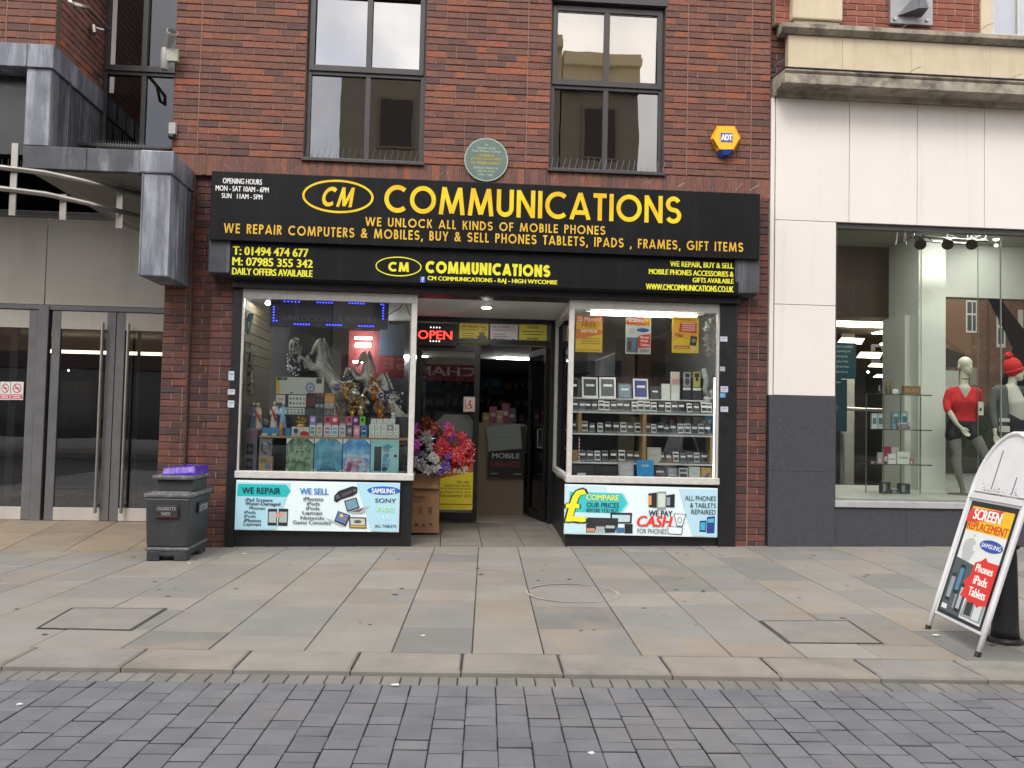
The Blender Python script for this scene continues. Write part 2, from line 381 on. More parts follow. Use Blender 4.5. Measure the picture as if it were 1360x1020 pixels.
def sheet(name, label, cat, px, Y, back, E, group=None, parent=None, th_=.004, fr=None, wh=None, tilt=0):
    """a flat printed card, poster or sticker with its thickness"""
    if fr is None:
        X0, X1, Z0, Z1 = rect(*px, Y); w_, h_ = X1-X0, Z1-Z0
        fr = Fr((X0, Y, Z0), (math.cos(R(tilt)), 0, math.sin(R(tilt))), (-math.sin(R(tilt)), 0, math.cos(R(tilt))))
    else: w_, h_ = wh
    mb = B1(C(back)); mb.fbox(fr, 0, w_, 0, h_, -th_, 0); elems(mb, fr, w_, h_, E)
    o = build(name, mb, parent, org=fr.O)
    if not parent: tag(o, label, cat, group)
    return o

# ------------------------------------------------------------------ ground
PA = R(-2.5); PE = V((math.cos(PA), math.sin(PA), 0)); PF = V((-math.sin(PA), math.cos(PA), 0))
KERB0 = V((0, -4.655, 0))
ROAD_Z = -.03
def gz(x, y):
    t = max(0, min(1, (y+4.3)/4.3)); return t*.0125*(max(-4.5, min(6, x))-1.5)
def ef(p): q = p-KERB0; return q.dot(PE), q.dot(PF)
def pv(e, f): p = KERB0+PE*e+PF*f; return p
SLAB = M('worn sandstone paving', island=['706e6b', '7b7975', '767470', '827f79', '686765', '7a7873', '7f7a72', '73716e'], rough=.8, var=.1, scale=2.2,
         stain='817666', sscale=.8, samt=.64, srange=(.53, .6), bump=.12, bscale=45)
TILEB = M('beige sandstone paving', island=['7d6f60', '83756a', '7a6b5b', '887a68'], rough=.8, var=.1, scale=3, bump=.1, stain='6a5d50', sscale=1.2, samt=.6)
LOBT = M('grey lobby tile', island=['6e6a64', '74706a', '696560'], rough=.7, var=.1, scale=4, stain='56524c', sscale=2, samt=.6)
KERBM = M('granite kerb', island=['75736f', '7d7a75', '797671', '7c766c', '747270'], rough=.8, var=.14, scale=3, bump=.12, stain='5b5853', sscale=1.6, samt=.6)
SETT = M('blue grey block paving', island=['5a5b61', '5e5f64', '57585e', '616267', '5b5c62', '55565c', '606166'], rough=.75, var=.12, scale=5, bump=.15, bscale=60, stain='6f6c69', sscale=.8, samt=.6, srange=(.48, .7))
JOINT = M('dark joint sand', (.028, .026, .024), .95, var=.3, scale=20)
def block(mb, p, zf, top, ch=.006, dep=.05, jit=.0015, dirty=None):
    """one paving block from 4 plan points"""
    c = sum(p, V((0, 0, 0)))/4; j = random.uniform(-jit, jit)
    tl = [random.uniform(-jit, jit)*.7 for _ in p]
    o = [V((q.x, q.y, zf(q.x, q.y)+top+j-ch+t)) for q, t in zip(p, tl)]
    i = []
    for q, t in zip(p, tl):
        d = (c-q); d.z = 0; k = q+d.normalized()*ch*1.4; i.append(V((k.x, k.y, zf(q.x, q.y)+top+j+t)))
    b = [q-V((0, 0, dep)) for q in o]
    mb.add(b+o+i, [(0, 1, 5, 4), (1, 2, 6, 5), (2, 3, 7, 6), (3, 0, 4, 7), (4, 5, 9, 8), (5, 6, 10, 9), (6, 7, 11, 10), (7, 4, 8, 11), (8, 9, 10, 11)])
    if dirty: m0 = mb.mats.index(dirty); mb.mi[-9:] = [m0]*4+mb.mi[-5:]
mb = B1(M('distant tarmac', (.05, .05, .052), .9)).poly([(-150, -150, -.12), (150, -150, -.12), (150, 150, -.12), (-150, 150, -.12)])
tag(build('ground', mb), kind='structure')
# pavement
jx = sorted(ef(G(x, 866))[0] for x in (272, 402, 520, 627, 722, 850, 967, 1062))
cols_ = list(jx)
while cols_[0] > -12: cols_.insert(0, cols_[0]-random.choice((.45, .52, .5, .6)))
while cols_[-1] < 13: cols_.append(cols_[-1]+random.choice((.45, .52, .5, .6)))
mb = B1(SLAB); KB = .36; g = .0035
for a, b in zip(cols_, cols_[1:]):
    f = KB+.004; first = True
    fe = ((-.33 if (pv((a+b)/2, 4).x < -3.0) else -.02)-pv((a+b)/2, 0).y)/PF.y
    while f < fe-.02:
        Ls = random.uniform(.35, .95) if not first else random.uniform(.3, .8); first = False
        f2 = f+Ls
        if fe-f2 < .25: f2 = fe
        block(mb, [pv(a+g, f+g), pv(b-g, f+g), pv(b-g, f2-g), pv(a+g, f2-g)], gz, 0, ch=.004); f = f2
mb.use(JOINT)
xs = [-14+i for i in range(29)]
for x0, x1 in zip(xs, xs[1:]):
    for y0, y1 in ((-4.6, -4.3), (-4.3, -2.2), (-2.2, 0.1)):
        q = lambda x, y: V((x, y-.034*x*(1 if y < -4.2 else 0), gz(x, y)-.009))
        mb.poly([q(x0, y0), q(x1, y0), q(x1, y1), q(x0, y1)])
pave = tag(build('pavement', mb), kind='structure')
c = G(760, 787); c.z = gz(c.x, c.y)+.0035; mb = B1(M('pale paint trace', '8f887e', .8, var=.3, scale=9)); n = 60
for i in range(n):
    t0, t1 = 2*math.pi*i/n, 2*math.pi*(i+1)/n
    if noise.noise(V((i*.21, 3, 0))) < -.28: continue
    mb.poly([c+V((math.cos(t)*r_, math.sin(t)*r_, 0)) for t, r_ in ((t0, .355), (t0, .38), (t1, .38), (t1, .355))])
ringm = build('ring_mark', mb, pave)
# kerb
mb = B1(KERBM); e = -12.0
while e < 13:
    e2 = e+random.choice((.56, .6, .63)); block(mb, [pv(e+g, 0), pv(e2-g, 0), pv(e2-g, KB-g), pv(e+g, KB-g)], lambda x, y: 0, 0, ch=.012, dep=.2); e = e2
tag(build('kerb', mb), kind='structure')
# entrance paving: beige tiles by the left doors, grey tiles in the lobby
mb = B1(TILEB); y = -.33
def rz(x, y): return gz(x, y)+max(0, min(1, (y+.33)/1.45))*(.085-gz(x, y))
for y0, y1 in ((-.33, .42), (.42, 1.25)):
    x = -8.2
    while x < -2.95:
        x2 = min(x+.62, -2.93); block(mb, [V((x+g, y0+g, 0)), V((x2-g, y0+g, 0)), V((x2-g, y1-g, 0)), V((x+g, y1-g, 0))], rz, .004, ch=.003); x = x2
mb.use(JOINT).poly([(-8.2, -.33, -.085), (-2.9, -.33, -.065), (-2.9, 1.25, .07), (-8.2, 1.25, .07)])
tag(build('entrance_pavement', mb), kind='structure')
mb = B1(LOBT)
for y0, y1 in ((-.02, .14), (.14, .62), (.62, 1.1), (1.1, 1.58), (1.58, 2.12)):
    x = -2.36
    while x < 3.2:
        x2 = x+.46
        if y0 < .1 or (x2 > -.6 and x < 1.5): block(mb, [V((x+g, y0+g, 0)), V((x2-g, y0+g, 0)), V((x2-g, y1-g, 0)), V((x+g, y1-g, 0))], gz, .004, ch=.003)
        x = x2
mb.use(JOINT).poly([(-2.5, -.02, -.06), (3.3, -.02, .004), (3.3, 2.15, .004), (-2.5, 2.15, -.06)])
tag(build('lobby_floor', mb), kind='structure')
# road of setts
STRIP = M('dusty kerbside blocks', island=['65635f', '6c6a66', '605e5b', '686662', '6f6b65'], rough=.8, var=.12, scale=5, bump=.15)
mb = B1(JOINT).use(STRIP); e = -8.0
zf = lambda x, y: ROAD_Z
while e < 9:
    wd = random.choice((.095, .1, .105)); block(mb, [pv(e+.003, -.15), pv(e+wd-.003, -.15), pv(e+wd-.003, -.008), pv(e+.003, -.008)], zf, 0, ch=.005); e += wd
mb.use(SETT); e = -8.0
while e < 9:
    wd = .148; f = -.155-random.choice((.0, .0, .0)); k = random.randint(0, 2)
    while f > -5.2:
        ln = (.185, .11)[k % 2] if random.random() < .85 else .15; k += 1
        j = random.uniform(-.002, .002)
        block(mb, [pv(e+.0026+j, f-ln+.0058), pv(e+wd-.0026+j, f-ln+.0058), pv(e+wd-.0026+j, f-.0058), pv(e+.0026+j, f-.0058)], zf, 0, ch=.0035, dirty=JOINT); f -= ln
    e += wd
mb.use(JOINT).poly([(-14, -4.1, ROAD_Z-.012), (-14, -15, ROAD_Z-.012), (14, -15, ROAD_Z-.012), (14, -5.1, ROAD_Z-.012)])
mb.use(M('plain road', '4f4f57', .8)).poly([(-40, -15.5, ROAD_Z-.02), (40, -15.5, ROAD_Z-.02), (40, -6.5, ROAD_Z-.02), (-40, -3.5, ROAD_Z-.02)])
tag(build('road', mb), kind='structure')
# inspection covers let into the paving
for px, lab in (([(95, 805), (223, 806), (175, 837), (47, 834)], 'recessed paving inspection cover with worn metal edges nearer the litter bin'),
                ([(1007.5, 825), (1127.5, 825), (1175, 856), (1047, 855)], 'recessed paving inspection cover with metal edges nearer the folding board')):
    q = [G(*p) for p in px][::-1]; c = sum(q, V((0, 0, 0)))/4
    t = thing('inspection_cover', lab, 'cover', (c.x, c.y, gz(c.x, c.y)), 'inspection covers in the pavement')
    mb = B1(M('dirty metal edge', (.04, .037, .034), .7, var=.4, scale=25))
    sh = lambda k, z: [V(((p.x-c.x)*k+c.x, (p.y-c.y)*k+c.y, gz(p.x, p.y)+z)) for p in q]
    a, b = sh(1, .004), sh(.93, .004); mb.add(a+b, [(i, (i+1) % 4, 4+(i+1) % 4, 4+i) for i in range(4)])
    build('frame', mb, t)
    mb = B1(M('cover paving', '74726e', .8, var=.12, scale=4, stain='7d766a', sscale=1.5, samt=.5)); a = sh(.93, .0045); b = sh(.9, .007); mb.add(a+b, [(i, (i+1) % 4, 4+(i+1) % 4, 4+i) for i in range(4)]+[(4, 5, 6, 7)])
    build('cover_slab', mb, t)
# litter and chewing gum on the ground
for i, (x, y) in enumerate(((251, 744), (325, 731), (562, 845), (525, 911), (26, 937), (1243, 845), (785, 1002))):
    p = G(x, y, 0 if y < 880 else ROAD_Z); p.z = (gz(p.x, p.y) if y < 880 else ROAD_Z)+.003; s = .016+.008*(i % 2)
    mb = B1(C('c9c7c2')); mb.prism([p+V((s*math.cos(t*1.3+i), s*.7*math.sin(t*1.3+i), .002*(t % 2))) for t in range(5)], (0, 0, .005))
    near = ['white scrap of paper on the paving close to the litter bin', 'white scrap of paper on the step below the left shop window', 'white paper scrap on the pale slabs in front of the shop door',
            'tiny white paper scrap on the blocks near the kerb', 'pale scrap on the road blocks farthest from the folding board', 'pale scrap on the paving beside the folding board foot',
            'white scrap on the road blocks nearest the viewer'][i]
    tag(build('paper_scrap', mb, org=p), near, 'litter', 'scraps of litter on the ground')
mb = B1(M('trodden chewing gum', (.05, .048, .046), .9, var=.2)); rg = random.Random(3)
for i in range(70):
    x, y = rg.uniform(-5, 6), rg.uniform(-4.2, -.3); s = rg.uniform(.012, .026); z = gz(x, y)+.0022
    mb.poly([(x+s*math.cos(t*.9)*rg.uniform(.8, 1.1), y+s*math.sin(t*.9), z) for t in range(7)])
build('chewing_gum', mb, pave)['kind'] = 'stuff'

# ------------------------------------------------------------------ brickwork
def brick(mb, fr, a0, a1, b0, b1, depth=.1, ch=.005, jit=.003):
    c = random.uniform(-jit, jit); t = [random.uniform(-jit, jit)*.6 for _ in range(4)]
    q = [(a0, b0), (a1, b0), (a1, b1), (a0, b1)]; s = [(1, 1), (-1, 1), (-1, -1), (1, -1)]
    e = [random.uniform(-.003, .003) for _ in range(8)]
    bk = [fr(a, b, -depth) for a, b in q]
    md = [fr(a+e[i], b+e[i+4], c+t[i]-ch) for i, (a, b) in enumerate(q)]
    ft = [fr(a+s[i][0]*ch+e[i], b+s[i][1]*ch+e[i+4], c+t[i]) for i, (a, b) in enumerate(q)]
    mb.add(bk+md+ft, [(0, 1, 5, 4), (1, 2, 6, 5), (2, 3, 7, 6), (3, 0, 4, 7), (4, 5, 9, 8), (5, 6, 10, 9), (6, 7, 11, 10), (7, 4, 8, 11), (8, 9, 10, 11)])
def bricks(mb, fr, a0, a1, b0, b1, m=None, holes=(), breaks=(), course=.075, Ln=.225, gap=.009, depth=.1, bond=0, mort=None, pale=None, jit=.003):
    m = m or BRICK; mort = mort or MORT; pale = pale or PALE; rows = int(round((b1-b0)/course))
    for i in range(rows):
        b = b0+i*course; bm = b+course/2; iv = [(a0, a1)]
        for h in holes:
            if h[2] < bm < h[3]:
                iv = [s for u_, v_ in iv for s in ((u_, min(v_, h[0])), (max(u_, h[1]), v_)) if s[1]-s[0] > .02]
        for k in breaks: iv = [s for u_, v_ in iv for s in ((u_, min(v_, k)), (max(u_, k), v_)) if s[1]-s[0] > .02]
        for u_, v_ in iv:
            mb.use(mort).fbox(fr, u_, v_, b, b+course, -depth, -.009)
            if u_ > a0+.01 and any(abs(u_-k) < 1e-6 for k in breaks): mb.use(pale).fbox(fr, u_-.005, u_+.005, b, b+course, -.03, -.001)
            x = u_; ln = Ln if (i+bond) % 2 == 0 else Ln/2
            if random.random() < .2: ln = Ln*random.choice((.5, .75, 1))
            while x < v_-.01:
                x2 = x+ln
                if v_-x2 < Ln*.22: x2 = v_
                e1 = min(x2, v_)
                mb.use(m); brick(mb, fr, x+gap/2, e1-gap/2, b+gap*.6, b+course-gap*.4, depth, jit=jit)
                if e1 < v_: mb.use(pale).fbox(fr, e1-gap/2, e1+gap/2, b+gap*.7, b+course-gap*.5, -.02, -.004)
                x = x2; ln = Ln if random.random() < .86 else Ln/2
FF = Fr((0, 0, 0))
XL, XR = -3.06, 3.565
W1 = (-1.655, -.355, 4.165, 6.12); W2 = (1.042, 2.336, 4.165, 6.09)

bb = thing('brick_building', 'dark red brick building with two bronze windows above a black phone shop front', 'building')
mb = MB()
bricks(mb, FF, XL, XR, 4.165, 6.94, holes=(W1, W2), breaks=(-2.79, .78, 2.60, 3.34))
x = XL
while x < XR-.02:                                                 # upright course above the sign
    x2 = min(x+.078, XR); mb.use(BRICK); brick(mb, FF, x+.005, x2-.005, 3.94, 4.158, jit=.004)
    mb.use(PALE).fbox(FF, x2-.005, x2+.003, 3.94, 4.16, -.02, -.004); x = x2
mb.use(MORT).fbox(FF, XL, XR, 3.94, 4.165, -.1, -.012)
# piers either side of the shop
bricks(mb, FF, -3.075, -2.80, -.075, 3.94, m=DBRICK); bricks(mb, Fr((0, .06, 0)), -2.80, -2.58, -.075, 3.94, m=DBRICK, bond=1); bricks(mb, FF, -2.58, -2.345, -.075, 3.94, m=DBRICK, bond=1)
bricks(mb, FF, 3.20, XR-.012, -.075, 3.94, m=DBRICK, breaks=(3.34,))
# inner core so nothing shows through, and the return into the glazed slot
mb.use(MORT).box(-3.0, -2.37, .17, .5, -.1, 3.94).box(3.22, 3.55, .11, .5, -.1, 3.94)
bricks(mb, Fr((XL-.002, .62, 0), (0, -1, 0)), 0, .515, 4.165, 6.94)
build('wall', mb, bb)

def up_window(t, X0, X1, Z0, Z1, Y, zt, xm, gl_t, gl_b, spikes=True, tilt=0):
    """bronze window: big frame, two openers above a transom, two fixed lights below"""
    mb = B1(BRONZE); f = .05
    mb.box(X0, X0+f, Y, Y+.09, Z0, Z1).box(X1-f, X1, Y, Y+.09, Z0, Z1).box(X0+f, X1-f, Y, Y+.09, Z1-f, Z1).box(X0+f, X1-f, Y, Y+.09, Z0, Z0+f)
    mb.box(X0+f, X1-f, Y+.002, Y+.09, zt-.03, zt+.02).box(xm-.028, xm+.028, Y+.004, Y+.09, Z0+f, zt-.03)
    fr_ = build('window', mb, t, bevel=.004)
    g_ = .055; ya = Y-.02                                          # opener sash stands proud
    mb = B1(BRONZE).box(X0+.02, X0+.02+g_, ya, ya+.018, zt+.01, Z1-.03).box(X1-.02-g_, X1-.02, ya, ya+.018, zt+.01, Z1-.03)
    mb.box(X0+.02+g_, X1-.02-g_, ya, ya+.018, zt+.01, zt+.01+g_*1.2).box(X0+.02+g_, X1-.02-g_, ya, ya+.018, Z1-.03-g_, Z1-.03).box(xm-.03, xm+.03, ya+.001, ya+.018, zt+.01+g_*1.2, Z1-.03-g_)
    build('opener_sash', mb, fr_, bevel=.003)
    for (p0, p1, q0, q1, gm) in ((X0+.07, xm-.028, zt+.05, Z1-.06, gl_t), (xm+.028, X1-.07, zt+.05, Z1-.06, gl_t), (X0+f, xm-.025, Z0+f, zt-.03, gl_b), (xm+.025, X1-f, Z0+f, zt-.03, gl_b)):
        dz = tilt*(q1-q0) if gm is gl_t else 0
        build('pane', B1(gm).hexa([(p0, Y+.03, q0), (p1, Y+.03, q0), (p1, Y+.036, q0), (p0, Y+.036, q0), (p0, Y+.03+dz, q1), (p1, Y+.03+dz, q1), (p1, Y+.036+dz, q1), (p0, Y+.036+dz, q1)]), fr_)
    build('head_plate', B1(BRONZE).box(X0-.02, X1+.02, -.01, Y+.1, Z1+.002, Z1+.08), fr_)
    build('window_sill', B1(BRONZE).box(X0-.02, X1+.02, -.035, Y+.02, Z0-.022, Z0+.012), fr_, bevel=.004)
    build('room', B1(M('room behind the upper window', (.08, .07, .06), .9)).box(X0-.1, X1+.1, Y+.6, Y+.65, Z0-.2, Z1+.2), fr_)
    if spikes:
        mb = B1(M('thin steel wire', (.3, .3, .3), .35, .9))
        x_ = X0+.02
        while x_ < X1-.01:
            mb.ring([(x_, -.01, Z0+.012), (x_+random.uniform(.008, .02), -.02, Z0+.075), (x_+random.uniform(.018, .035), -.03, Z0+.135)], .0018, 4); x_ += .066
        build('bird_spikes', mb, fr_)
    return fr_
up_window(bb, *W1, .07, 5.165, -.985, GL_UP, GL_LO, tilt=.012)
w2 = up_window(bb, *W2, .07, 5.145, 1.68, glass('pale window glass', (.82, .79, .72), .2), GL_LO, tilt=-.02)
build('roller_blind', B1(M('cream blind', 'c4b698', .9, var=.06, scale=2)).box(W2[0]+.08, W2[1]-.08, .2, .206, 5.2, 6.0), w2)
# glazed slot between the two buildings
sx0 = A(135, 100, .54).x
sw = up_window(bb, sx0, XL-.02, 4.22, 6.95, .56, A(190, 97, .56).z, A(193, 60, .56).x, glass('dull slot glass', (.35, .33, .33), .055), MATS['dull slot glass'], spikes=False)

# ---------------- shop front
SOF = 2.72
ax = lambda px, py, Y=0: A(px, py, Y).x
pl0, pl1 = -2.345, ax(318.5, 500); pr0, pr1 = ax(954, 560), 3.20
mb = B1(BLACK).box(pl0, pl1, -.03, .06, -.05, SOF)
build('pilaster', mb, bb, bevel=.006)
build('pilaster', B1(BLACK).box(pr0, pr1, -.03, .06, -.02, SOF), bb, bevel=.006)
mb = B1(BLACK).box(pl0, pr1, -.09, .3, SOF, 3.945)
mb.box(pl0, pr1, -.2, -.09, 2.80, 3.3)
build('lintel', mb, bb, bevel=.006)
# lead wrapped end brackets under the sign
for q0, q1, nm in ((277, 306, 0), (975, 1008, 1)):
    x0_, x1_ = ax(q0, 350, -.2), ax(q1, 350, -.2); zb = 2.83 if nm == 0 else 2.80
    mb = B1(LEADD); mb.prism([(x0_, -.012, zb), (x0_, -.22, zb+.02), (x0_, -.24, 3.3), (x0_, -.012, 3.3)], (x1_-x0_, 0, 0))
    build('lead_bracket', mb, bb, bevel=.012)
LX0, LX1 = pl1, -.375       # left display bay
RX0, RX1 = 1.305, pr0       # right display bay
DY = 2.05                   # door line
def display(X0, X1, side, zs):
    """white timber display window on a black stall riser, with a glazed return into the lobby"""
    mb = B1(WHITEP); f0, f1 = (.02, .06) if side > 0 else (.055, .02)
    mb.box(X0, X0+f0, -.01, .06, zs, 2.62).box(X1-f1, X1, -.01, .06, zs, 2.62).box(X0, X1, -.008, .06, 2.62, SOF-.003)
    dw = build('display_window', mb, bb, bevel=.004)
    build('window_sill', B1(WHITEP).box(X0-.01, X1+.01, -.045, .09, zs-.075, zs), dw, bevel=.008)
    build('pane', B1(GL_SH).box(X0+f0-.005, X1-f1+.005, .02, .026, zs, 2.62), dw)
    xr = X1-.03 if side > 0 else X0+.03; xe = -.52 if side > 0 else 1.42
    a, b = V((xr, .06, 0)), V((xe, DY-.04, 0)); fr = Fr(a, (b-a) if side > 0 else (b-a)); ln = (b-a).length
    if side > 0: fr.n = V((1, 0, 0))
    else: fr.n = V((-1, 0, 0))
    mb = B1(WHITEP); mb.fbox(fr, .003, ln, zs-.07, zs, -.03, .03).fbox(fr, .003, ln, 2.62, SOF-.004, -.03, .03).fbox(fr, ln-.05, ln, zs, 2.62, -.025, .025)
    build('return_frame', mb, dw, bevel=.004)
    build('return_pane', B1(GL_SH).fbox(fr, .0, ln-.05, zs, 2.62, -.003, .003), dw)
    mb = B1(BLACK).box(X0, X1, .0, .05, -.06, zs-.077); mb.fbox(fr, -.008, ln, -.05, zs-.072, -.02, .02)
    build('stall_riser', mb, dw)
    # display deck
    mb = B1(M('display deck board', (.2, .19, .18), .6)); mb.box(X0, X1, .051, .95, zs-.06, zs-.03)
    build('display_deck', mb, dw)
    return dw
ZL, ZR = .765, .775
dwl = display(LX0, LX1, 1, ZL); dwr = display(RX0, RX1, -1, ZR)
# shop interior shell
mb = B1(CEIL).box(-2.36, 3.205, .06, 9.5, SOF+.002, SOF+.05)
build('shop_ceiling', mb, bb)
mb = B1(WALLIN).box(-2.368, -2.355, .11, 9.5, -.1, SOF).box(3.205, 3.218, .115, 9.5, -.1, SOF).box(-2.36, 3.21, 9.4, 9.5, -.1, SOF)
build('shop_wall', mb, bb)
build('shop_floor', B1(M('shop floor vinyl', (.24, .22, .2), .4, stain=(.07, .065, .06))).box(-2.355, 3.205, DY+.06, 9.4, -.05, .006), bb)
mb = B1(M('grey blue partition', (.065, .07, .08), .8)); mb.box(-2.355, -.56, 1.5, 1.55, -.05, 1.35).box(1.5, 3.205, 1.3, 1.35, -.05, 1.9)
build('display_back', mb, bb)
# ceiling spotlight in the lobby soffit and dark vents
c = G(646, 408, SOF-.004)
t = thing('recessed_light', 'round lit downlight in the soffit above the shop entrance', 'light', c)
build('bezel', B1(WHITEM).lathe(c, [(.075, 0), (.08, -.006), (.055, -.008)], 20), t); build('lamp', B1(M('lit lobby downlight', (1, .95, .86), .5, var=0, emit=210)).lathe(c, [(.05, -.009), (.05, -.011), (.001, -.011)], 18), t)
# door frame, fanlight and the two leaves
DX0, DX1 = -.535, 1.435; dm = ax(636, 580, DY); zt_ = 2.37
mb = B1(BLACK).box(DX0, DX0+.08, DY-.04, DY+.05, 0, SOF).box(DX1-.10, DX1, DY-.04, DY+.05, 0, SOF).box(DX0+.08, DX1-.1, DY-.04, DY+.05, SOF-.06, SOF)
mb.box(DX0+.08, DX1-.1, DY-.045, DY+.05, zt_, zt_+.07)
dfr = build('door_frame', mb, bb, bevel=.004)
build('fanlight', B1(GL_SH).box(DX0+.08, DX1-.1, DY, DY+.006, zt_+.07, SOF-.06), dfr)
def leaf(fr, w_, h_, m):
    mb = B1(BLACK); s = .075
    mb.fbox(fr, 0, s, 0, h_, -.045, 0).fbox(fr, w_-s, w_, 0, h_, -.045, 0).fbox(fr, s, w_-s, 0, .11, -.045, 0).fbox(fr, s, w_-s, h_-.09, h_, -.045, 0)
    d = build('door', mb, bb, bevel=.003)
    build('pane', B1(m).fbox(fr, s-.005, w_-s+.005, .11, h_-.09, -.026, -.02), d); return d
d1 = leaf(Fr((DX0+.085, DY-.005, .02)), dm-DX0-.09, zt_-.03, GL_DR)
d2 = leaf(Fr((DX1-.105, DY+.07, .02), (-.16, 1, 0)), .92, zt_-.03, GL_DR)
build('door_handle', B1(STEEL).ring([(1.27, DY+.25, 1.0), (1.22, DY+.25, 1.0), (1.22, DY+.25, 1.25), (1.27, DY+.25, 1.25)], .012, 8), d2)

# ------------------------------------------------------------------ signs over the shop
SY = -.28
YEL = M('gold yellow vinyl', 'd8ac00', .45, var=.06, scale=2, stain='dcca00', sscale=2.2, samt=.9, srange=(.42, .6)); YEL2 = M('faded gold vinyl', 'd0a52a', .5, var=.1, scale=3, stain='d6ba3c', sscale=3, samt=.6)
LIME = M('lemon yellow vinyl', 'd8d42c', .45, var=.04); WHT = M('white vinyl', 'd8d8d8', .45, var=.05)
X0, X1 = ax(279.5, 270, SY), ax(1009.5, 300, SY); zt = (A(280, 226.5, SY).z+A(1010, 257.5, SY).z)/2; zb = (A(280, 317.5, SY).z+A(1010, 345.5, SY).z)/2
t = thing('fascia_sign', 'long black shop sign with large gold lettering and an oval emblem under two windows', 'sign', ((X0+X1)/2, SY, zb))
build('board', B1(SIGNBLK).box(X0, X1, SY, -.06, zb, zt), t, bevel=.006)
mb = B1(M('thin steel wire', 0)); rg = random.Random(17); x = X0+.05
while x < X1-.05: mb.ring([(x, -.16, zt), (x+rg.uniform(-.05, .05), -.18, zt+.06), (x+rg.uniform(-.09, .09), -.2, zt+rg.uniform(.1, .15))], .0014, 4); x += .055
build('bird_spikes', mb, t)
fr = Fr((0, SY, 0))
def line(mb, s, px0, yb0, px1, yt1, Y=SY, fn=caps, **k):
    p, q = A(px0, yb0, Y), A(px1, yt1, Y); fn(mb, fr, s, p.x, p.z, q.x, q.z, **k)
mb = B1(YEL); line(mb, 'COMMUNICATIONS', 510, 282, 905, 261.5, wt=.165, gap=.115); build('lettering', mb, t)
mb = B1(YEL2); line(mb, 'WE UNLOCK ALL KINDS OF MOBILE PHONES', 485, 300, 804, 300.5, wt=.17, gap=.2)
line(mb, 'WE REPAIR COMPUTERS & MOBILES, BUY & SELL PHONES TABLETS, IPADS , FRAMES, GIFT ITEMS', 297, 309.3, 987, 322.5, wt=.17, gap=.2); build('lettering', mb, t)
mb = B1(YEL); c = A(449, 261, SY); ellring(mb, fr, c.x, c.z, .362, .167, .024)
p, q = A(425, 274, SY), A(474, 249.5, SY); caps(mb, fr, 'CM', p.x, p.z, q.x-.05, q.z, wt=.2, gap=.16, shear=.22); build('emblem', mb, t)
mb = B1(WHT)
for s, a, b, c_, d in (('OPENING HOURS', 296, 243.4, 348, 238.4), ('MON - SAT 10AM - 6PM', 286.5, 253, 357, 248.9), ('SUN   11AM - 5PM', 294.5, 263, 348.5, 258.6)):
    line(mb, s, a, b, c_, d, fn=text, c=.002, bold=.024)
build('opening_hours', mb, t)
# narrower sign below it
LYs = -.225
X0, X1 = ax(305.5, 350, LYs), ax(981, 370, LYs); zt2 = zb-.02; zb2 = (A(306, 369, LYs).z+A(981, 388.5, LYs).z)/2
t = thing('lower_sign', 'narrow black sign strip with lemon yellow phone numbers and oval emblem above the shop windows', 'sign', ((X0+X1)/2, LYs, zb2))
build('board', B1(SIGNBLK).box(X0, X1, LYs, -.202, zb2, zt2), t, bevel=.003)
fr = Fr((0, LYs, 0)); mb = B1(LIME)
T = lambda s, a, b, c_, d, bold=.04, m=None: line(mb, s, a, b, c_, d, Y=LYs, fn=text, c=.002, bold=bold)
T('T: 01494 474 677', 309.4, 338.2, 409.5, 330.6); T('M: 07985 355 342', 308.8, 352.2, 415.3, 345.2); T('DAILY OFFERS AVAILABLE', 308.4, 364.5, 414.8, 359.2)
build('phone_numbers', mb, t)
mb = B1(LIME); c = A(529.4, 354, LYs); ellring(mb, fr, c.x, c.z, .238, .100, .012); line(mb, 'CM', 515.5, 360.5, 543.5, 348.6, Y=LYs, wt=.24, gap=.14, c=.0035, th_=.003); build('emblem', mb, t)
mb = B1(LIME); line(mb, 'COMMUNICATIONS', 565, 362.6, 731, 352.3, Y=LYs, wt=.26, gap=.1, c=.0035, th_=.003); T('CM COMMUNICATIONS - RAJ - HIGH WYCOMBE', 568, 373.8, 740, 372.5); build('lettering', mb, t)
mb = B1(C('3a5fc0')); p, q = A(558, 375, LYs), A(564.5, 367.5, LYs); mb.fbox(fr, p.x, q.x, p.z, q.z, .0, .002); mb.use(WHT); text(mb, fr, 'f', p.x+.018, p.z+.006, q.x-.012, q.z-.006, .003, .03); build('social_icon', mb, t)
mb = B1(LIME); T('WE REPAIR, BUY & SELL', 890, 355, 974, 349.6); T('MOBILE PHONES ACCESSORIES &', 862, 364, 974, 361); T('GIFTS AVAILABLE', 920, 375, 974, 370.6); T('WWW.CMCOMMUNICATIONS.CO.UK', 858, 384.4, 974, 380.6)
build('service_list', mb, t)

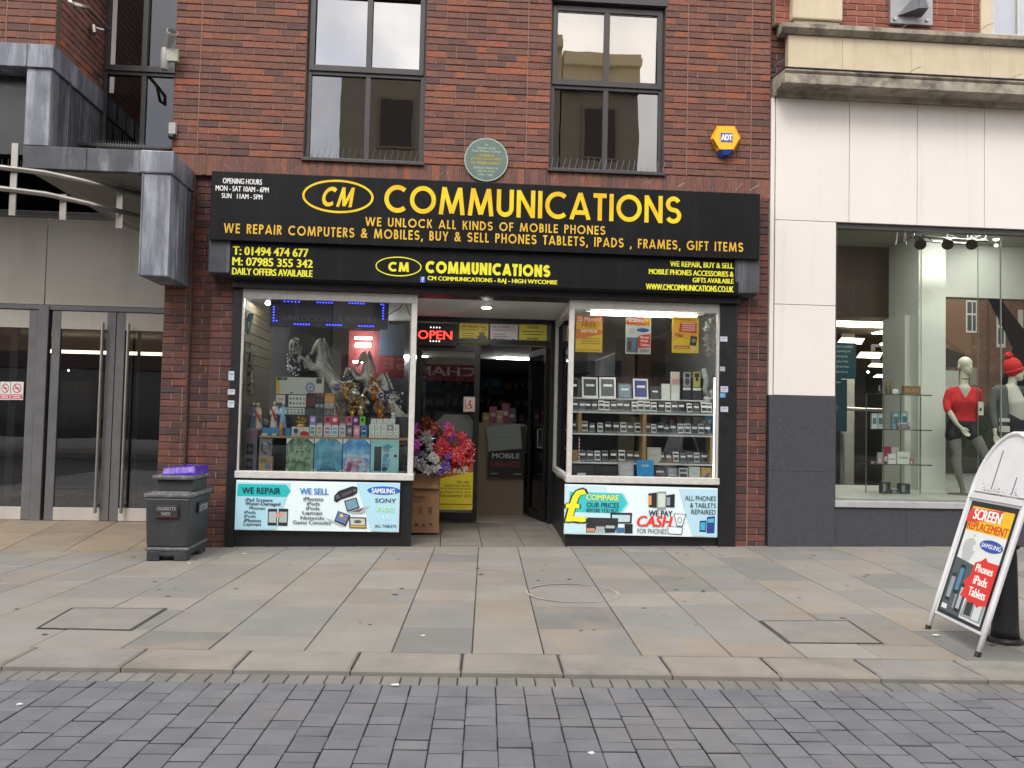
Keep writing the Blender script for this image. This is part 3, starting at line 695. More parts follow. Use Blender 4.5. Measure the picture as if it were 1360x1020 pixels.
# ------------------------------------------------------------------ banners under the windows
def banner(name, label, TL, BR, TR, BL, Y, E, cw):
    a = A(*TL, Y); b = A(*TR, Y); c_ = A(*BL, Y); d = A(*BR, Y); w_ = (b-a).length; h_ = ((a-c_).length+(b-d).length)/2
    t = thing(name, label, 'banner', c_); fr = Fr(c_, d-c_, (0, 0, 1)); fr.n = V((0, -1, 0))
    mb = B1(M('glossy vinyl banner', 'dbe9ee', .3, var=.02, stain='c9dfe8', sscale=1.5, samt=.5)); nn = 24
    for i in range(nn):                                            # slight ripple of a hung banner
        k = lambda i_: .004*math.sin(i_*.9)
        mb.hexa([fr(w_*i/nn, 0, k(i)*.3-.004), fr(w_*(i+1)/nn, 0, k(i+1)*.3-.004), fr(w_*(i+1)/nn, 0, -.02), fr(w_*i/nn, 0, -.02),
                 fr(w_*i/nn, h_, -.004), fr(w_*(i+1)/nn, h_, -.004), fr(w_*(i+1)/nn, h_, -.02), fr(w_*i/nn, h_, -.02)])
    build('vinyl_sheet', mb, t)
    for nm, EE in E:
        mb = MB(); elems(mb, fr, w_, h_, EE, c0=.0012+.005*(nm == 'lettering'), step=.00009); build(nm, mb, t)
    return t
def nl(cx, cy): return ((cx-62)/1143, 1-(cy-505-(cx-62)*.0145)/352)
def nr(cx, cy): return ((cx-97)/1065, 1-(cy-545-(cx-97)*.02)/345)
def conv(f, E):
    o = []
    for e in E:
        if e[0] in 'rt':
            i = 1 if e[0] == 'r' else 2; (x0, y0), (x1, y1) = f(e[i], e[i+3]), f(e[i+2], e[i+1]); e = e[:i]+(x0, y0, x1, y1)+e[i+4:]
        elif e[0] == 'p': e = ('p', [f(*p) for p in e[1]])+e[2:]
        else: e = ('e', *f(e[1], e[2]), e[3]/1100, e[4]/350, e[5])
        o.append(e)
    return o
artL = conv(nl, [('p', [(62, 520), (440, 525), (350, 855), (62, 853)], 'a9d3e4'), ('p', [(900, 522), (1200, 524), (1200, 868), (1010, 866)], 'a9d3e4'),
    ('p', [(75, 532), (408, 537), (442, 580), (410, 625), (70, 618)], '22b3b5'),
    ('p', [(288, 708), (352, 708), (352, 828), (288, 826)], '23262c'), ('p', [(294, 728), (346, 728), (346, 806), (294, 805)], 'a9b4b4'), ('p', [(362, 706), (428, 708), (426, 828), (360, 826)], '23262c'), ('p', [(368, 728), (421, 729), (420, 806), (367, 805)], '9fb0ae'),
    ('p', [(345, 742), (375, 738), (398, 748), (376, 772), (345, 768)], 'd9906a'),
    ('p', [(745, 615), (775, 580), (870, 545), (905, 552), (905, 592), (880, 612), (790, 642), (765, 662), (745, 650)], '23262a'), ('p', [(795, 602), (862, 572), (870, 592), (805, 622)], '4a4c50'), ('e', 770, 622, 14, 14, '5a5d62'), ('e', 886, 575, 12, 12, '5a5d62'),
    ('p', [(815, 650), (900, 625), (925, 700), (838, 728)], '30333a'), ('p', [(824, 655), (895, 634), (915, 694), (842, 718)], '6d94a8'), ('p', [(838, 730), (925, 702), (1000, 686), (945, 742), (880, 742)], 'a7abad'), ('p', [(858, 728), (925, 708), (960, 700), (925, 730)], '5b5e62'),
    ('p', [(775, 722), (862, 752), (832, 832), (750, 795)], '2b2d33'), ('p', [(780, 730), (852, 756), (828, 815), (760, 788)], '5a78a8'), ('r', 790, 745, 810, 765, 'd9c25a'), ('r', 815, 765, 832, 785, 'c65a4a'), ('p', [(690, 770), (750, 795), (832, 832), (810, 834), (720, 796)], 'a9adb0'),
    ('p', [(852, 765), (972, 768), (978, 846), (858, 844)], '3b3a36'), ('p', [(862, 774), (964, 777), (968, 822), (866, 820)], 'b9c0b8'), ('p', [(862, 824), (970, 826), (974, 840), (866, 838)], 'c0a050'), ('e', 915, 798, 26, 12, '55584f'),
    ('e', 1092, 576, 112, 30, '1e5fae'), ('e', 1092, 576, 104, 26, '2267b8')])
txtL = conv(nl, [('t', 'WE REPAIR', 106, 560, 370, 600, '16344a', .03), ('t', 'WE SELL', 506, 563, 704, 603, '2f7fc6', .03),
    ('t', 'iPad Screens', 132, 634, 318, 656, '2a2e33'), ('t', 'Water-Damaged', 130, 662, 372, 690, '2a2e33'), ('t', 'Phones', 160, 692, 268, 713, '2a2e33'), ('t', 'iPads', 126, 722, 204, 742, '2a2e33'), ('t', 'iPods', 126, 750, 204, 770, '2a2e33'), ('t', 'iPhones', 126, 778, 242, 802, '2a2e33'), ('t', 'Laptops', 124, 806, 244, 832, '2a2e33'),
    ('t', 'iPhones', 532, 624, 670, 650, '2a2e33'), ('t', 'iPads', 556, 658, 646, 682, '2a2e33'), ('t', 'iPods', 553, 691, 646, 715, '2a2e33'), ('t', 'Laptops', 528, 724, 666, 754, '2a2e33'), ('t', 'Nintendo', 516, 760, 680, 783, '2a2e33'), ('t', 'Game Consoles', 464, 792, 727, 815, '2a2e33'),
    ('t', 'SAMSUNG', 1008, 562, 1170, 594, 'e6edf2', .03), ('t', 'SONY', 1034, 633, 1180, 661, '24282c', .015), ('t', 'htc', 1050, 686, 1170, 726, 'a9dfae', .03), ('t', 'LG', 1092, 756, 1150, 782, 'e2eef0', .02), ('t', 'ALL TABLETS', 1036, 820, 1188, 838, '3b4046')])
banner('shop_banner', 'pale blue vinyl banner headed We Repair and We Sell below the left shop window', (312.5, 637.8), (529.5, 706.9), (530, 641.2), (311.5, 703.7), -.068, [('artwork', artL), ('lettering', txtL)], 0)
artR = conv(nr, [('p', [(97, 555), (380, 560), (480, 885), (97, 882)], 'bfdde6'), ('p', [(890, 572), (1162, 575), (1162, 906), (990, 902)], 'aed2e2'), ('p', [(130, 598), (490, 606), (530, 675), (475, 748), (130, 738)], '3fbcc0'), ('p', [(490, 606), (505, 606), (540, 676), (488, 750), (475, 748), (530, 675)], '8fd6da'),
    ('p', [(412, 742), (565, 742), (562, 815), (420, 818)], '22252a'), ('p', [(425, 756), (552, 757), (550, 805), (430, 806)], 'b8ccd4'), ('p', [(258, 775), (470, 780), (466, 862), (262, 864)], '2b2e33'), ('p', [(248, 818), (312, 815), (312, 880), (248, 880)], '2e2a2a'), ('p', [(252, 850), (308, 850), (308, 874), (252, 874)], 'c08a66'), ('p', [(316, 838), (376, 838), (374, 880), (316, 880)], '9aa6aa'),
    ('p', [(378, 812), (452, 815), (452, 880), (378, 882)], '25282d'), ('p', [(384, 830), (446, 832), (446, 850), (384, 850)], 'a9b3b6'), ('p', [(456, 845), (512, 845), (512, 880), (456, 882)], '3b6a94'), ('p', [(514, 820), (570, 820), (570, 885), (514, 885)], '202328'),
    ('p', [(675, 606), (735, 598), (735, 706), (680, 700)], '2a2b2e'), ('p', [(676, 622), (698, 620), (698, 686), (678, 684)], 'd9935c'), ('p', [(800, 618), (860, 608), (860, 702), (800, 700)], '202328'), ('p', [(738, 592), (800, 590), (798, 720), (738, 718)], '8f9894'), ('p', [(744, 606), (793, 606), (792, 700), (744, 700)], 'c3d2c4'), ('p', [(803, 632), (828, 630), (828, 688), (803, 688)], '8696a4'),
    ('p', [(1038, 795), (1085, 792), (1082, 874), (1036, 872)], '1e3b66'), ('p', [(1044, 806), (1078, 805), (1076, 860), (1042, 860)], '3fa5c4'), ('p', [(1088, 768), (1145, 762), (1142, 882), (1086, 882)], '1d3f86'), ('p', [(1094, 782), (1138, 778), (1136, 806), (1092, 808)], '58aacb'),
    ('p', [(855, 745), (942, 748), (918, 835), (876, 832)], '33383c'), ('p', [(860, 750), (936, 752), (914, 830), (880, 828)], 'dbe7ea'), ('e', 897, 792, 16, 22, '50565a'), ('e', 897, 792, 12, 17, 'dbe7ea'), ('p', [(812, 832), (920, 842), (914, 892), (816, 888)], '33383c'), ('p', [(816, 836), (915, 846), (910, 888), (820, 884)], 'dbe7ea')])
txtR = conv(nr, [('t', '\u00a3', 104, 575, 246, 815, '24262a', .06), ('t', '\u00a3', 112, 584, 238, 806, 'e4df2c', .03), ('t', 'COMPARE', 246, 620, 470, 654, 'e4e45a', .03), ('t', 'OUR PRICES', 249, 674, 472, 704, '1c4050', .02), ('t', 'BEFORE YOU BUY', 249, 716, 470, 738, '1c4050', .015),
    ('t', 'WE PAY', 680, 726, 844, 762, '26292d', .03), ('t', 'CASH', 602, 766, 846, 835, 'd8382c', .04, .25), ('t', 'FOR PHONES', 602, 854, 806, 884, '3a3e42', 0), ('t', 'ALL PHONES', 932, 622, 1148, 652, '30353a', .01), ('t', '& TABLETS', 968, 672, 1148, 702, '30353a', .01), ('t', 'REPAIRED', 978, 718, 1148, 748, '30353a', .01)])
banner('shop_banner', 'pale blue vinyl banner with a big yellow pound sign below the right shop window', (749, 643.5), (952, 713.8), (952, 648), (749, 709), -.068, [('artwork', artR), ('lettering', txtR)], 0)

# ------------------------------------------------------------------ building with steel doors, on the left
t = thing('panelled_building', 'building with lead clad canopy, pale panels and tall steel glass doors beside the brick shop', 'building')
LY = 1.1; HZ0, HZ1 = (A(100, 405, 1.1).z+A(0, 404, 1.1).z)/2, A(60, 290, 1.1).z; DZ = A(100, 691, 1.1).z
mb = B1(GREYP); jx_ = [-9, ax(63, 350, LY)-.006, ax(63, 350, LY)+.006, -3.1]
mb.box(jx_[0], jx_[1], LY-.03, LY+.05, HZ0, HZ1).box(jx_[2], jx_[3], LY-.03, LY+.05, HZ0, HZ1)
build('header_panel', mb, t, bevel=.004)
build('header_rail', B1(ALU).box(-9, ax(150, 296, LY), LY-.09, LY-.0, HZ1, HZ1+.07), t, bevel=.01)
mb = B1(DARK).box(-9, -3.05, LY+.02, LY+.04, HZ1+.07, 5.2)
build('high_glazing', B1(GL_LO).box(-9, -3.6, LY-.02, LY-.012, HZ1+.07, 5.1), t); build('back_panel', mb, t)
mb = B1(M('grey soffit panel', '77736d', .6, var=.1, scale=2)); p = [A(45, 231, -.62), A(189, 231, -.62), A(236, 330, LY-.04), A(150, 293, LY-.04)]
mb.prism(p, (0, 0, .03)); build('soffit', mb, t)
cx = lambda x, Y=-.68: ax(x, 230, Y)
bx0, bx1 = -3.115, -2.83
zbx = A(200, 366, -.68).z; ztx = A(205, 200, -.68).z; zc = A(205, 231, -.68).z
zb1 = A(110, 226, -.68).z; zb0 = A(110, 196, -.68).z
mb = B1(LEAD).box(bx0, bx1, -.68, -.006, zbx, zc)
for yy in (-.45, -.22): mb.box(bx1, bx1+.012, yy, yy+.02, zbx+.005, zc-.003)
mb.box(bx0+.005, bx0+.02, -.692, -.68, zbx+.005, zc-.003)
build('lead_box', mb, t, bevel=.012)
mb = B1(LEAD).box(bx0-.02, bx1+.02, -.70, -.008, zc+.003, ztx); build('lead_coping', mb, t, bevel=.015)
xp0, xp1 = A(33, 150, -.68).x, A(66, 150, -.68).x
mb = B1(LEADD).box(xp0-.004, bx0-.022, -.675, -.35, zb1, zb0)
mb.box(ax(112, 210, -.68), ax(112, 210, -.68)+.02, -.688, -.675, zb1+.002, zb0-.002); build('lead_band', mb, t, bevel=.012)
zp0 = A(50, 91, -.68).z; zp1 = A(50, 60, -.68).z
mb = B1(LEAD).box(xp0, xp1, -.68, -.5, zb0+.002, zp0)
mb.use(LEADD).box(xp1-.1, xp1-.003, -.499, .55, zb0-.0, zp0)
for yy in (-.3, -.02, .26): mb.box(xp1-.003, xp1+.01, yy, yy+.02, zb0+.01, zp0-.003)
build('lead_upright', mb, t, bevel=.01)
mb = B1(LEAD).box(-9, xp1+.025, -.71, .55, zp0+.003, zp1)
for yy in (-.33, -.05, .23): mb.box(xp1+.025, xp1+.036, yy, yy+.02, zp0+.006, zp1-.004)
mb.box(xp0-.01, xp0+.01, -.722, -.71, zp0+.006, zp1-.004)
build('lead_coping', mb, t, bevel=.012)
build('high_window', B1(M('dark grey glazing', (.03, .03, .033), .25)).box(-9, xp0-.002, -.45, -.43, 3.95, zp0), t)
mb = MB(); bxr = xp1+.005
bricks(mb, Fr((0, -.64, 0)), -7.6, bxr, zp1, zp1+2.1, jit=.003, breaks=(bxr-.48,))
bricks(mb, Fr((bxr-.001, -.53, 0), (0, 1, 0)), 0, 1.09, zp1, zp1+2.1)
build('brick_wall', mb, t)
mb = B1(M('thin steel wire', 0))
for i in range(26):
    x_ = ax(128+i*3.4, 198, -.5); mb.ring([(x_, -.5, zb0), (x_+.012, -.51, zb0+.08), (x_+.02, -.52, zb0+.13)], .0018, 4)
for i in range(8):
    x_ = -4.5+i*.06; mb.ring([(x_, -.6, zb1-.0), (x_+.02, -.64, zb1+.09)], .0016, 4)
build('bird_spikes', mb, t)
# door screen: stiles, heads, leaves
zt3 = HZ0; D0 = DZ-.02; SX = lambda px: ax(px, 550, LY)
mb = B1(ALU).box(SX(47), SX(61), LY-.04, LY+.05, D0, zt3-.002).box(SX(-90), SX(-76), LY-.04, LY+.05, D0, zt3-.002).box(-9, -3.4, LY-.03, LY+.05, zt3-.06, zt3-.004)
build('door_frame', mb, t, bevel=.006)
def steel_door(p0, p1, hx, lab=None, mid=None):
    a, b = SX(p0), SX(p1); mb = B1(ALU); s = .1; Y0 = LY-.02
    mb.box(a, a+s, Y0, Y0+.05, DZ, zt3-.07).box(b-s, b, Y0, Y0+.05, DZ, zt3-.07)
    if mid: mb.box(SX(mid), SX(mid)+.09, Y0+.06, Y0+.1, DZ, zt3-.07)
    mb.use(GREYP).box(a+s, b-s, Y0+.002, Y0+.048, DZ, DZ+.15).box(a+s, b-s, Y0+.002, Y0+.048, zt3-.28, zt3-.07)
    d = build('door', mb, t, bevel=.004)
    build('pane', B1(glass('dark door glass', (.62, .63, .64), .11)).box(a+s-.003, b-s+.003, Y0+.02, Y0+.027, DZ+.15, zt3-.28), d)
    for hp in hx:
        x_ = SX(hp); mb = B1(STEEL).ring([(x_, Y0-.075, DZ+.1), (x_, Y0-.075, zt3-.2)], .019, 10)
        for zz in (DZ+.18, 1.3, zt3-.3): mb.ring([(x_, Y0-.07, zz), (x_, Y0, zz)], .012, 8)
        build('door_handle', mb, d)
        build('door_handle', B1(STEEL).ring([(x_+.06, Y0+.13, DZ+.1), (x_+.06, Y0+.13, zt3-.2)], .019, 10), d)
    return d
steel_door(65, 150, [136]); steel_door(151, 236, [170]); steel_door(-76, 46, [], mid=7); steel_door(-196, -92, [-178])
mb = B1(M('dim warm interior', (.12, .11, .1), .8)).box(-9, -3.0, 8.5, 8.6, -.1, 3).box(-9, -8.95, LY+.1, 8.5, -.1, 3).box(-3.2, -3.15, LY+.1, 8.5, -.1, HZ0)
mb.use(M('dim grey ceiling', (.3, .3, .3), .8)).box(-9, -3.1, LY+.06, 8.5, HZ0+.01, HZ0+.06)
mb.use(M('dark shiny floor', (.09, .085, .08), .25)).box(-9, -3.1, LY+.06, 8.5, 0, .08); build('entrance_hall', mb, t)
# things seen inside that hall
p, q = A(40, 455, 5.2), A(222, 470, 5.2)
build_l = lambda nm, lab, mb_, o, g=None: tag(build(nm, mb_, org=o), lab, 'light', g)
build_l('strip_light', 'long warm strip light inside the hall behind the steel doors', B1(LAMPW).box(p.x, q.x, 5.2, 5.28, q.z-.03, q.z+.02), (p.x, 5.2, q.z))
for px_, py_, lb in ((47, 494, 'small lit spot on the hall ceiling behind the wider steel door gap'), (91, 492, 'small lit spot in the hall behind the first steel door pane')):
    p = A(px_, py_, 6.5); build_l('ceiling_spot', lb, B1(SPOT).ell(p, .018, 8, 6), p, 'ceiling spots in the dark hall')
for k, px_ in enumerate((92, 104, 112)):
    p = A(px_, 530, 6); mb = B1(M('dim cloth %d' % k, ((.11, .09, .07), (.07, .075, .08), (.10, .06, .05))[k], .9)); z0 = p.z
    mb.lathe((p.x, 6, z0), [(.02, .32), (.13, .27), (.14, .1), (.12, -.1), (.17, -.45), (.18, -.5)], 10)
    tag(build('hanging_dress', mb, org=p), ('tan dress on display in the dim hall', 'grey dress on display between two others in the dim hall', 'brown dress on display in the dim hall nearest the door handle')[k], 'dress', 'dresses in the dim hall')
# curved handrails
for pts, lab, posts in (([(-300, 224, -1.2), (-60, 219, -1.1), (0, 222, -.98), (60, 229.5, -.86), (120, 242, -.62), (187, 259, -.2)], 'upper curved stainless handrail in front of the high glazing', [(-240, 190, 290), (-110, 190, 288), (20, 190, 286), (84, 258, 292), (160, 236, 303)]),
                        ([(-300, 251, -1.2), (-60, 246, -1.1), (0, 250, -.98), (60, 257.5, -.86), (120, 270.5, -.62), (184, 287, -.2)], 'lower curved stainless handrail in front of the high glazing', [])):
    o = A(*pts[1]); t = thing('handrail', lab, 'handrail', o, 'curved handrails over the steel doors')
    P_ = [A(*q) for q in pts]; build('rail', B1(STEEL).ring(P_, .026, 10), t, smooth=True)
    for px_, y0, y1 in posts:
        Yp = -1.13 if px_ < -200 else -1.09 if px_ < 0 else -.95 if px_ < 50 else -.77 if px_ < 100 else -.37
        p, q = A(px_, y0, Yp+.03), A(px_, y1, Yp+.03); build('post', B1(STEEL).box(p.x-.03, p.x+.03, Yp+.03, Yp+.05, q.z, p.z), t)
# rail bracket high on the brick return
o = A(95, 8, -.9); t = thing('wall_rail', 'short bent steel rail bracketed to the brick corner above the lead coping', 'rail', o)
build('rail', B1(STEEL).ring([A(90, -20, -.72), A(93, 3, -.75), A(98, 5, -.78), A(116, 10, -.6), A(128, 22, -.3), A(144, 40, .1)], .022, 10), t, smooth=True)
build('bracket', B1(STEEL).ring([A(128, 38, .1), A(138, 41, .12)], .02, 8).cyl(A(124, 34, .1), A(125, 44, .1), .03), t)
# CCTV camera
Yc = -.10; o = A(228, 74, Yc); t = thing('security_camera', 'pale grey security camera pair bracketed to the brick corner beside the dark slot window', 'camera', o)
cm = M('pale grey enamel', '9c9b98', .4, var=.08)
p, q = A(219.5, 64, Yc), A(219.5, 93, Yc); build('lamp_housing', B1(cm).lathe((p.x, Yc, q.z), [(.03, 0), (.042, .01), (.042, p.z-q.z-.02), (.035, p.z-q.z)], 16), t, smooth=True)
p, q = A(222, 82, Yc), A(234, 66, Yc); build('bracket', B1(M('cream bracket', '9a988a', .5)).box(p.x, q.x+.03, Yc-.03, Yc+.02, p.z, q.z), t, bevel=.005)
p, q = A(224, 61, Yc-.02), A(228, 45, Yc-.12); mb = B1(cm).cyl(p, q, .036, .05, 14); d = (q-p).normalized(); mb.cyl(q, q+d*.03, .058, .058, 14)
build('camera_body', mb, t); build('lens', B1(DARK).cyl(q+d*.031, q+d*.034, .05, .05, 14), t)
p = A(227, 178, -.04); tag(build('junction_box', B1(cm).box(p.x-.02, p.x+.05, -.06, 0, p.z, p.z+.12).use(IRON).ell((p.x+.01, -.05, p.z-.03), .035), org=p), 'small white junction box with black gland on the brick corner', 'box')

# ------------------------------------------------------------------ tiled building on the right
t = thing('tiled_building', 'cream tiled building with stone cornice, granite base and a big lit clothes shop window', 'building')
TX0 = 3.572; WX0 = ax(1108.5, 480); WZ0, WZ1 = .545, 3.70; CZ = 5.10; FX = 9.5; gp = .003
zj = A(1060, 405, 0).z
mb = B1(TILE)
for a, b, c_, d in ((TX0+.05, WX0, 1.715, zj), (TX0+.05, WX0, zj, WZ1)): mb.box(a+gp, b-gp, -.02, .1, c_+gp, d-gp)
xs = [TX0+.05, ax(1127, 200), ax(1217, 200), ax(1306, 210)]; xs += [xs[-1]+.8*k for k in range(1, 5)]
for a, b in zip(xs, xs[1:]): mb.box(a+gp, b-gp, -.02, .1, WZ1+gp, CZ)
mb.box(TX0, TX0+.045, -.008, .1, 1.715, CZ)
mb.use(M('tile joint', (.12, .11, .1), .9)).box(TX0+.01, WX0-.004, .0, .09, 1.72, CZ-.002).box(WX0, xs[-1], .0, .09, WZ1+.005, CZ-.002)
build('tile_cladding', mb, t, bevel=.002)
mb = B1(GRAN); zg = A(1060, 626, 0).z
mb.box(TX0, WX0-gp, -.03, .1, -.05, zg-gp).box(TX0, WX0-gp, -.03, .1, zg, 1.71)
xg = [WX0, ax(1203, 700), ax(1298, 700)]; xg += [xg[-1]+.9*k for k in range(1, 5)]
for a, b in zip(xg, xg[1:]): mb.box(a+gp*.5, b-gp*.5, -.005, .1, -.05, WZ0-.075)
build('granite_base', mb, t, bevel=.003)
mb = B1(M('painted steel sill', (.34, .34, .35), .4)).box(WX0+.003, FX-1, -.035, .12, WZ0-.07, WZ0)
sill_ = mb
mb = B1(M('grey shop frame', (.05, .05, .052), .45)).box(WX0+.003, FX-1, .02, .1, WZ1-.06, WZ1-.004).box(WX0+.003, WX0+.03, .02, .1, WZ0, WZ1-.06).box(WX0+.003, FX-1, .09, .1, WZ1-.003, 4.0)
fw = build('shop_window', mb, t, bevel=.003); build('window_sill', sill_, fw, bevel=.006)
xm1 = ax(1309, 420, .06); xm2 = ax(1329, 420, .06)
GL_R = glass('clear shop glass', (.92, .95, .92), .02)
for a, b in ((WX0+.03, xm2-.004), (xm2+.004, FX-1)): build('pane', B1(GL_R).box(a, b, .055, .063, WZ0, WZ1-.06), fw)
build('glass_joint', B1(M('silicone joint', (.2, .22, .2), .4)).box(xm2-.004, xm2+.004, .05, .07, WZ0, WZ1-.1).box(xm1-.003, xm1+.003, .2, .208, WZ0, WZ1-.1), fw)
# cornice, stone band, string course, quoin
def extr(mb, prof, x0, x1): mb.prism([(x0, y, z) for y, z in prof], (x1-x0, 0, 0))
mb = B1(STONED); extr(mb, [(.1, CZ+.003), (-.08, CZ+.003), (-.10, CZ+.05), (-.30, CZ+.07), (-.30, CZ+.045), (-.35, CZ+.045), (-.35, CZ+.15), (-.33, CZ+.155), (-.36, CZ+.18), (-.36, CZ+.2), (.1, CZ+.25)], TX0+.02, FX)
extr(mb.use(LEADD), [(.08, CZ+.252), (-.37, CZ+.203), (-.375, CZ+.215), (.08, CZ+.27)], TX0+.01, FX)
build('cornice', mb, t, bevel=.004)
ZS = A(1200, 45, -.05).z
mb = B1(STONE); xs2 = [ax(1047, 70), ax(1119, 70), ax(1211, 75), ax(1315, 80)]; xs2 += [xs2[-1]+.95*k for k in (1, 2, 3)]
for a, b in zip(xs2, xs2[1:]): mb.box(a+.001, b-.001, -.0, .1, CZ+.26, ZS-.06)
build('stone_band', mb, t, bevel=.003)
mb = B1(STONED); extr(mb, [(.1, ZS-.057), (-.03, ZS-.057), (-.09, ZS-.01), (-.09, ZS+.04), (-.05, ZS+.06), (.1, ZS+.06)], xs2[0]-.1, FX); build('string_course', mb, t, bevel=.004)
zq = A(1080, 2, 0).z
build('quoin_stone', B1(STONE).prism([(xs2[0]+.02, -.07, ZS+.1), (ax(1116, 20), -.07, ZS+.1), (ax(1116, 20), -.07, zq+.05), (xs2[0]+.02, -.07, zq+.05)], (0, .15, 0)).box(xs2[0]+.05, ax(1116, 20)-.02, -.04, .1, ZS+.062, ZS+.1).box(xs2[0]-.1, ax(1100, 0), -.12, .1, zq+.1, zq+.3), t, bevel=.02)
mb = MB(); wx = ax(1303, 20); bricks(mb, Fr((0, .02, 0)), xs2[0]-.15, wx, ZS+.065, ZS+.94, m=RBRICK, course=.072, Ln=.215, mort=M('light mortar', '9c8370', .95, var=.2, scale=30), pale=M('light mortar', 0), jit=.0015, gap=.009)
bricks(mb, Fr((0, .12, 0)), XR, xs2[0]+.02, CZ+.27, ZS+.9, m=DBRICK)
build('brick_wall', mb, t)
mb = B1(STONE).box(wx, wx+.13, -.0, .12, ZS+.062, ZS+1.3); mb.box(wx+.14, FX, .1, .12, ZS+.0, ZS+.08)
up = build('window_surround', mb, t, bevel=.006)
mb = B1(WHITEP).box(wx+.13, wx+.19, .03, .08, ZS+.065, ZS+1.3).box(wx+.19, FX, .03, .08, ZS+.065, ZS+.11).box(wx+.47, wx+.5, .032, .08, ZS+.11, ZS+1.3)
uw = build('sash_window', mb, t, bevel=.003)
build('pane', B1(glass('bright reflective glass', (.92, .92, .92), .12)).box(wx+.19, FX, .05, .056, ZS+.11, ZS+1.3), uw)
build('net_curtain', B1(M('white net curtain', (.85, .85, .84), .9, var=.03)).box(wx+.19, FX, .12, .13, ZS+.1, ZS+1.3), uw)
mb = B1(M('thin steel wire', 0))
for px_, py_ in ((1028, 88), (1206, 98), (1340, 107), (1197, 38), (1302, 40)):
    p = A(px_, py_, -.2); mb.ring([p, p+V((.07, -.03, .05)), p+V((.13, -.04, .07))], .004, 5)
build('bird_wire', mb, t)
# floodlight plate at the top
p, q = A(1181, 32, 0), A(1237, -14, 0); t2 = thing('floodlight', 'grey wedge shaped floodlight on a square metal plate on the fine brick wall', 'light', p)
mb = B1(M('galvanised plate', (.3, .3, .31), .45, .4, stain=(.16, .16, .17), sscale=5)).box(p.x, q.x, -.03, .018, p.z, q.z); build('plate', mb, t2, bevel=.004)
mb = B1(M('dark floodlight shell', (.09, .09, .1), .4)); a = A(1193, 20, -.05); b = A(1226, 21, -.05); c_ = A(1219, -10, -.05)
mb.add([(a.x, -.032, a.z), (b.x, -.032, b.z), (c_.x, -.032, c_.z), (a.x+.16, -.2, a.z+.02), (b.x-.02, -.2, b.z+.02), (c_.x, -.15, c_.z)], [(0, 1, 4, 3), (1, 2, 5, 4), (2, 0, 3, 5), (3, 4, 5), (0, 2, 1)]); build('lamp_hood', mb, t2)
mb = B1(STEEL)
for px_, py_ in ((1188, 25), (1231, 27)): k = A(px_, py_, -.03); mb.cyl(k, k+V((0, -.02, 0)), .022, .02, 8)
build('bolt', mb, t2)
# interior of the clothes shop
t = None; FZ = WZ0+.02
bt = bpy.data.objects['tiled_building']
build('window_floor', B1(M('pale window floor', (.5, .5, .47), .5)).box(WX0, FX, .1, 2.3, FZ-.05, FZ), bt)
mb = B1(M('shop ceiling', (.33, .33, .3), .8)).box(WX0, FX, .101, 2.35, 3.95, 4.0); build('window_ceiling', mb, bt)
mb = B1(M('brown bulkhead', (.06, .045, .04), .8)).box(WX0-.6, 9, 2.36, 2.42, 2.95, 4.0).box(WX0-.6, 9, 2.42, 9, 3.0, 3.04); build('bulkhead', mb, bt)
wp = M('white display wall', (.62, .64, .6), .6, var=.03)
sx_, sx2_ = ax(1224, 500, 1.5), ax(1251, 500, 1.5)
mb = B1(wp).box(sx_, sx2_+.05, 1.5, 1.62, FZ, 3.948).box(sx_-.03, sx_, 1.52, 2.3, FZ, 3.948).box(sx2_-.1, FX, 2.0, 2.06, FZ, 3.948).box(sx_-.12, sx_-.031, 1.7, 2.3, FZ+.0, 2.9)
build('display_wall', mb, bt)
mb = B1(M('dark shop depth', (.12, .115, .11), .8)).box(WX0-.6, 9, 8.6, 8.7, 0, 3).box(WX0-.6, WX0-.55, .12, 8.6, 0, 3.7).box(WX0-.55, 9, 2.4, 8.6, .2, .25).box(9, 9.05, .12, 8.6, 0, 3.7)
mb.use(M('grey inner wall', (.3, .3, .31), .8)).box(ax(1118, 480, 5), 7.0, 5, 5.05, .3, A(1150, 435, 5).z)
mb.use(M('dark red brick inside', (.14, .085, .07), .9, var=.5, scale=9)).box(WX0-.4, 6.2, 4.9, 4.96, .2, A(1150, 555, 4.9).z)
mb.use(STEEL).ring([A(1125, 543, 2.3), A(1213, 547, 2.3)], .025, 8).cyl(A(1119, 575, 2.3), A(1121, 660, 2.3), .02).cyl(A(1207, 550, 2.3), A(1206, 660, 2.3), .03)
build('shop_interior', mb, bt)
mb = B1(C('1c1c1f')); p, q = A(1158, 481, 4.98), A(1205, 459, 4.98); text(mb, Fr((0, 4.98, 0)), 'EVA', p.x, p.z, q.x, q.z, .003, .05); build('lettering', mb, bt)
n_ = 0
for (x0, x1, y0, y1, Yl) in ((1180, 1212, 391, 401, 3.6), (1096, 1124, 421, 428, 4.4), (1112, 1152, 449, 456, 4.2), (1138, 1176, 468, 475, 4.6), (1153, 1194, 483, 487, 4.7), (1160, 1204, 498, 501, 4.75)):
    p, q = A(x0, y1, Yl), A(x1, y0, Yl); n_ += 1
    mb = B1(LAMPW).prism([(p.x, Yl, p.z), (q.x-.1, Yl, p.z), (q.x, Yl+.1, q.z), (p.x+.12, Yl+.1, q.z)], (0, .01, .004))
    tag(build('ceiling_light', mb, org=p), 'lit warm ceiling panel in the clothes shop, %s of six from the top' % ('first', 'second', 'third', 'fourth', 'fifth', 'sixth')[n_-1], 'light', 'warm ceiling panels in the clothes shop')
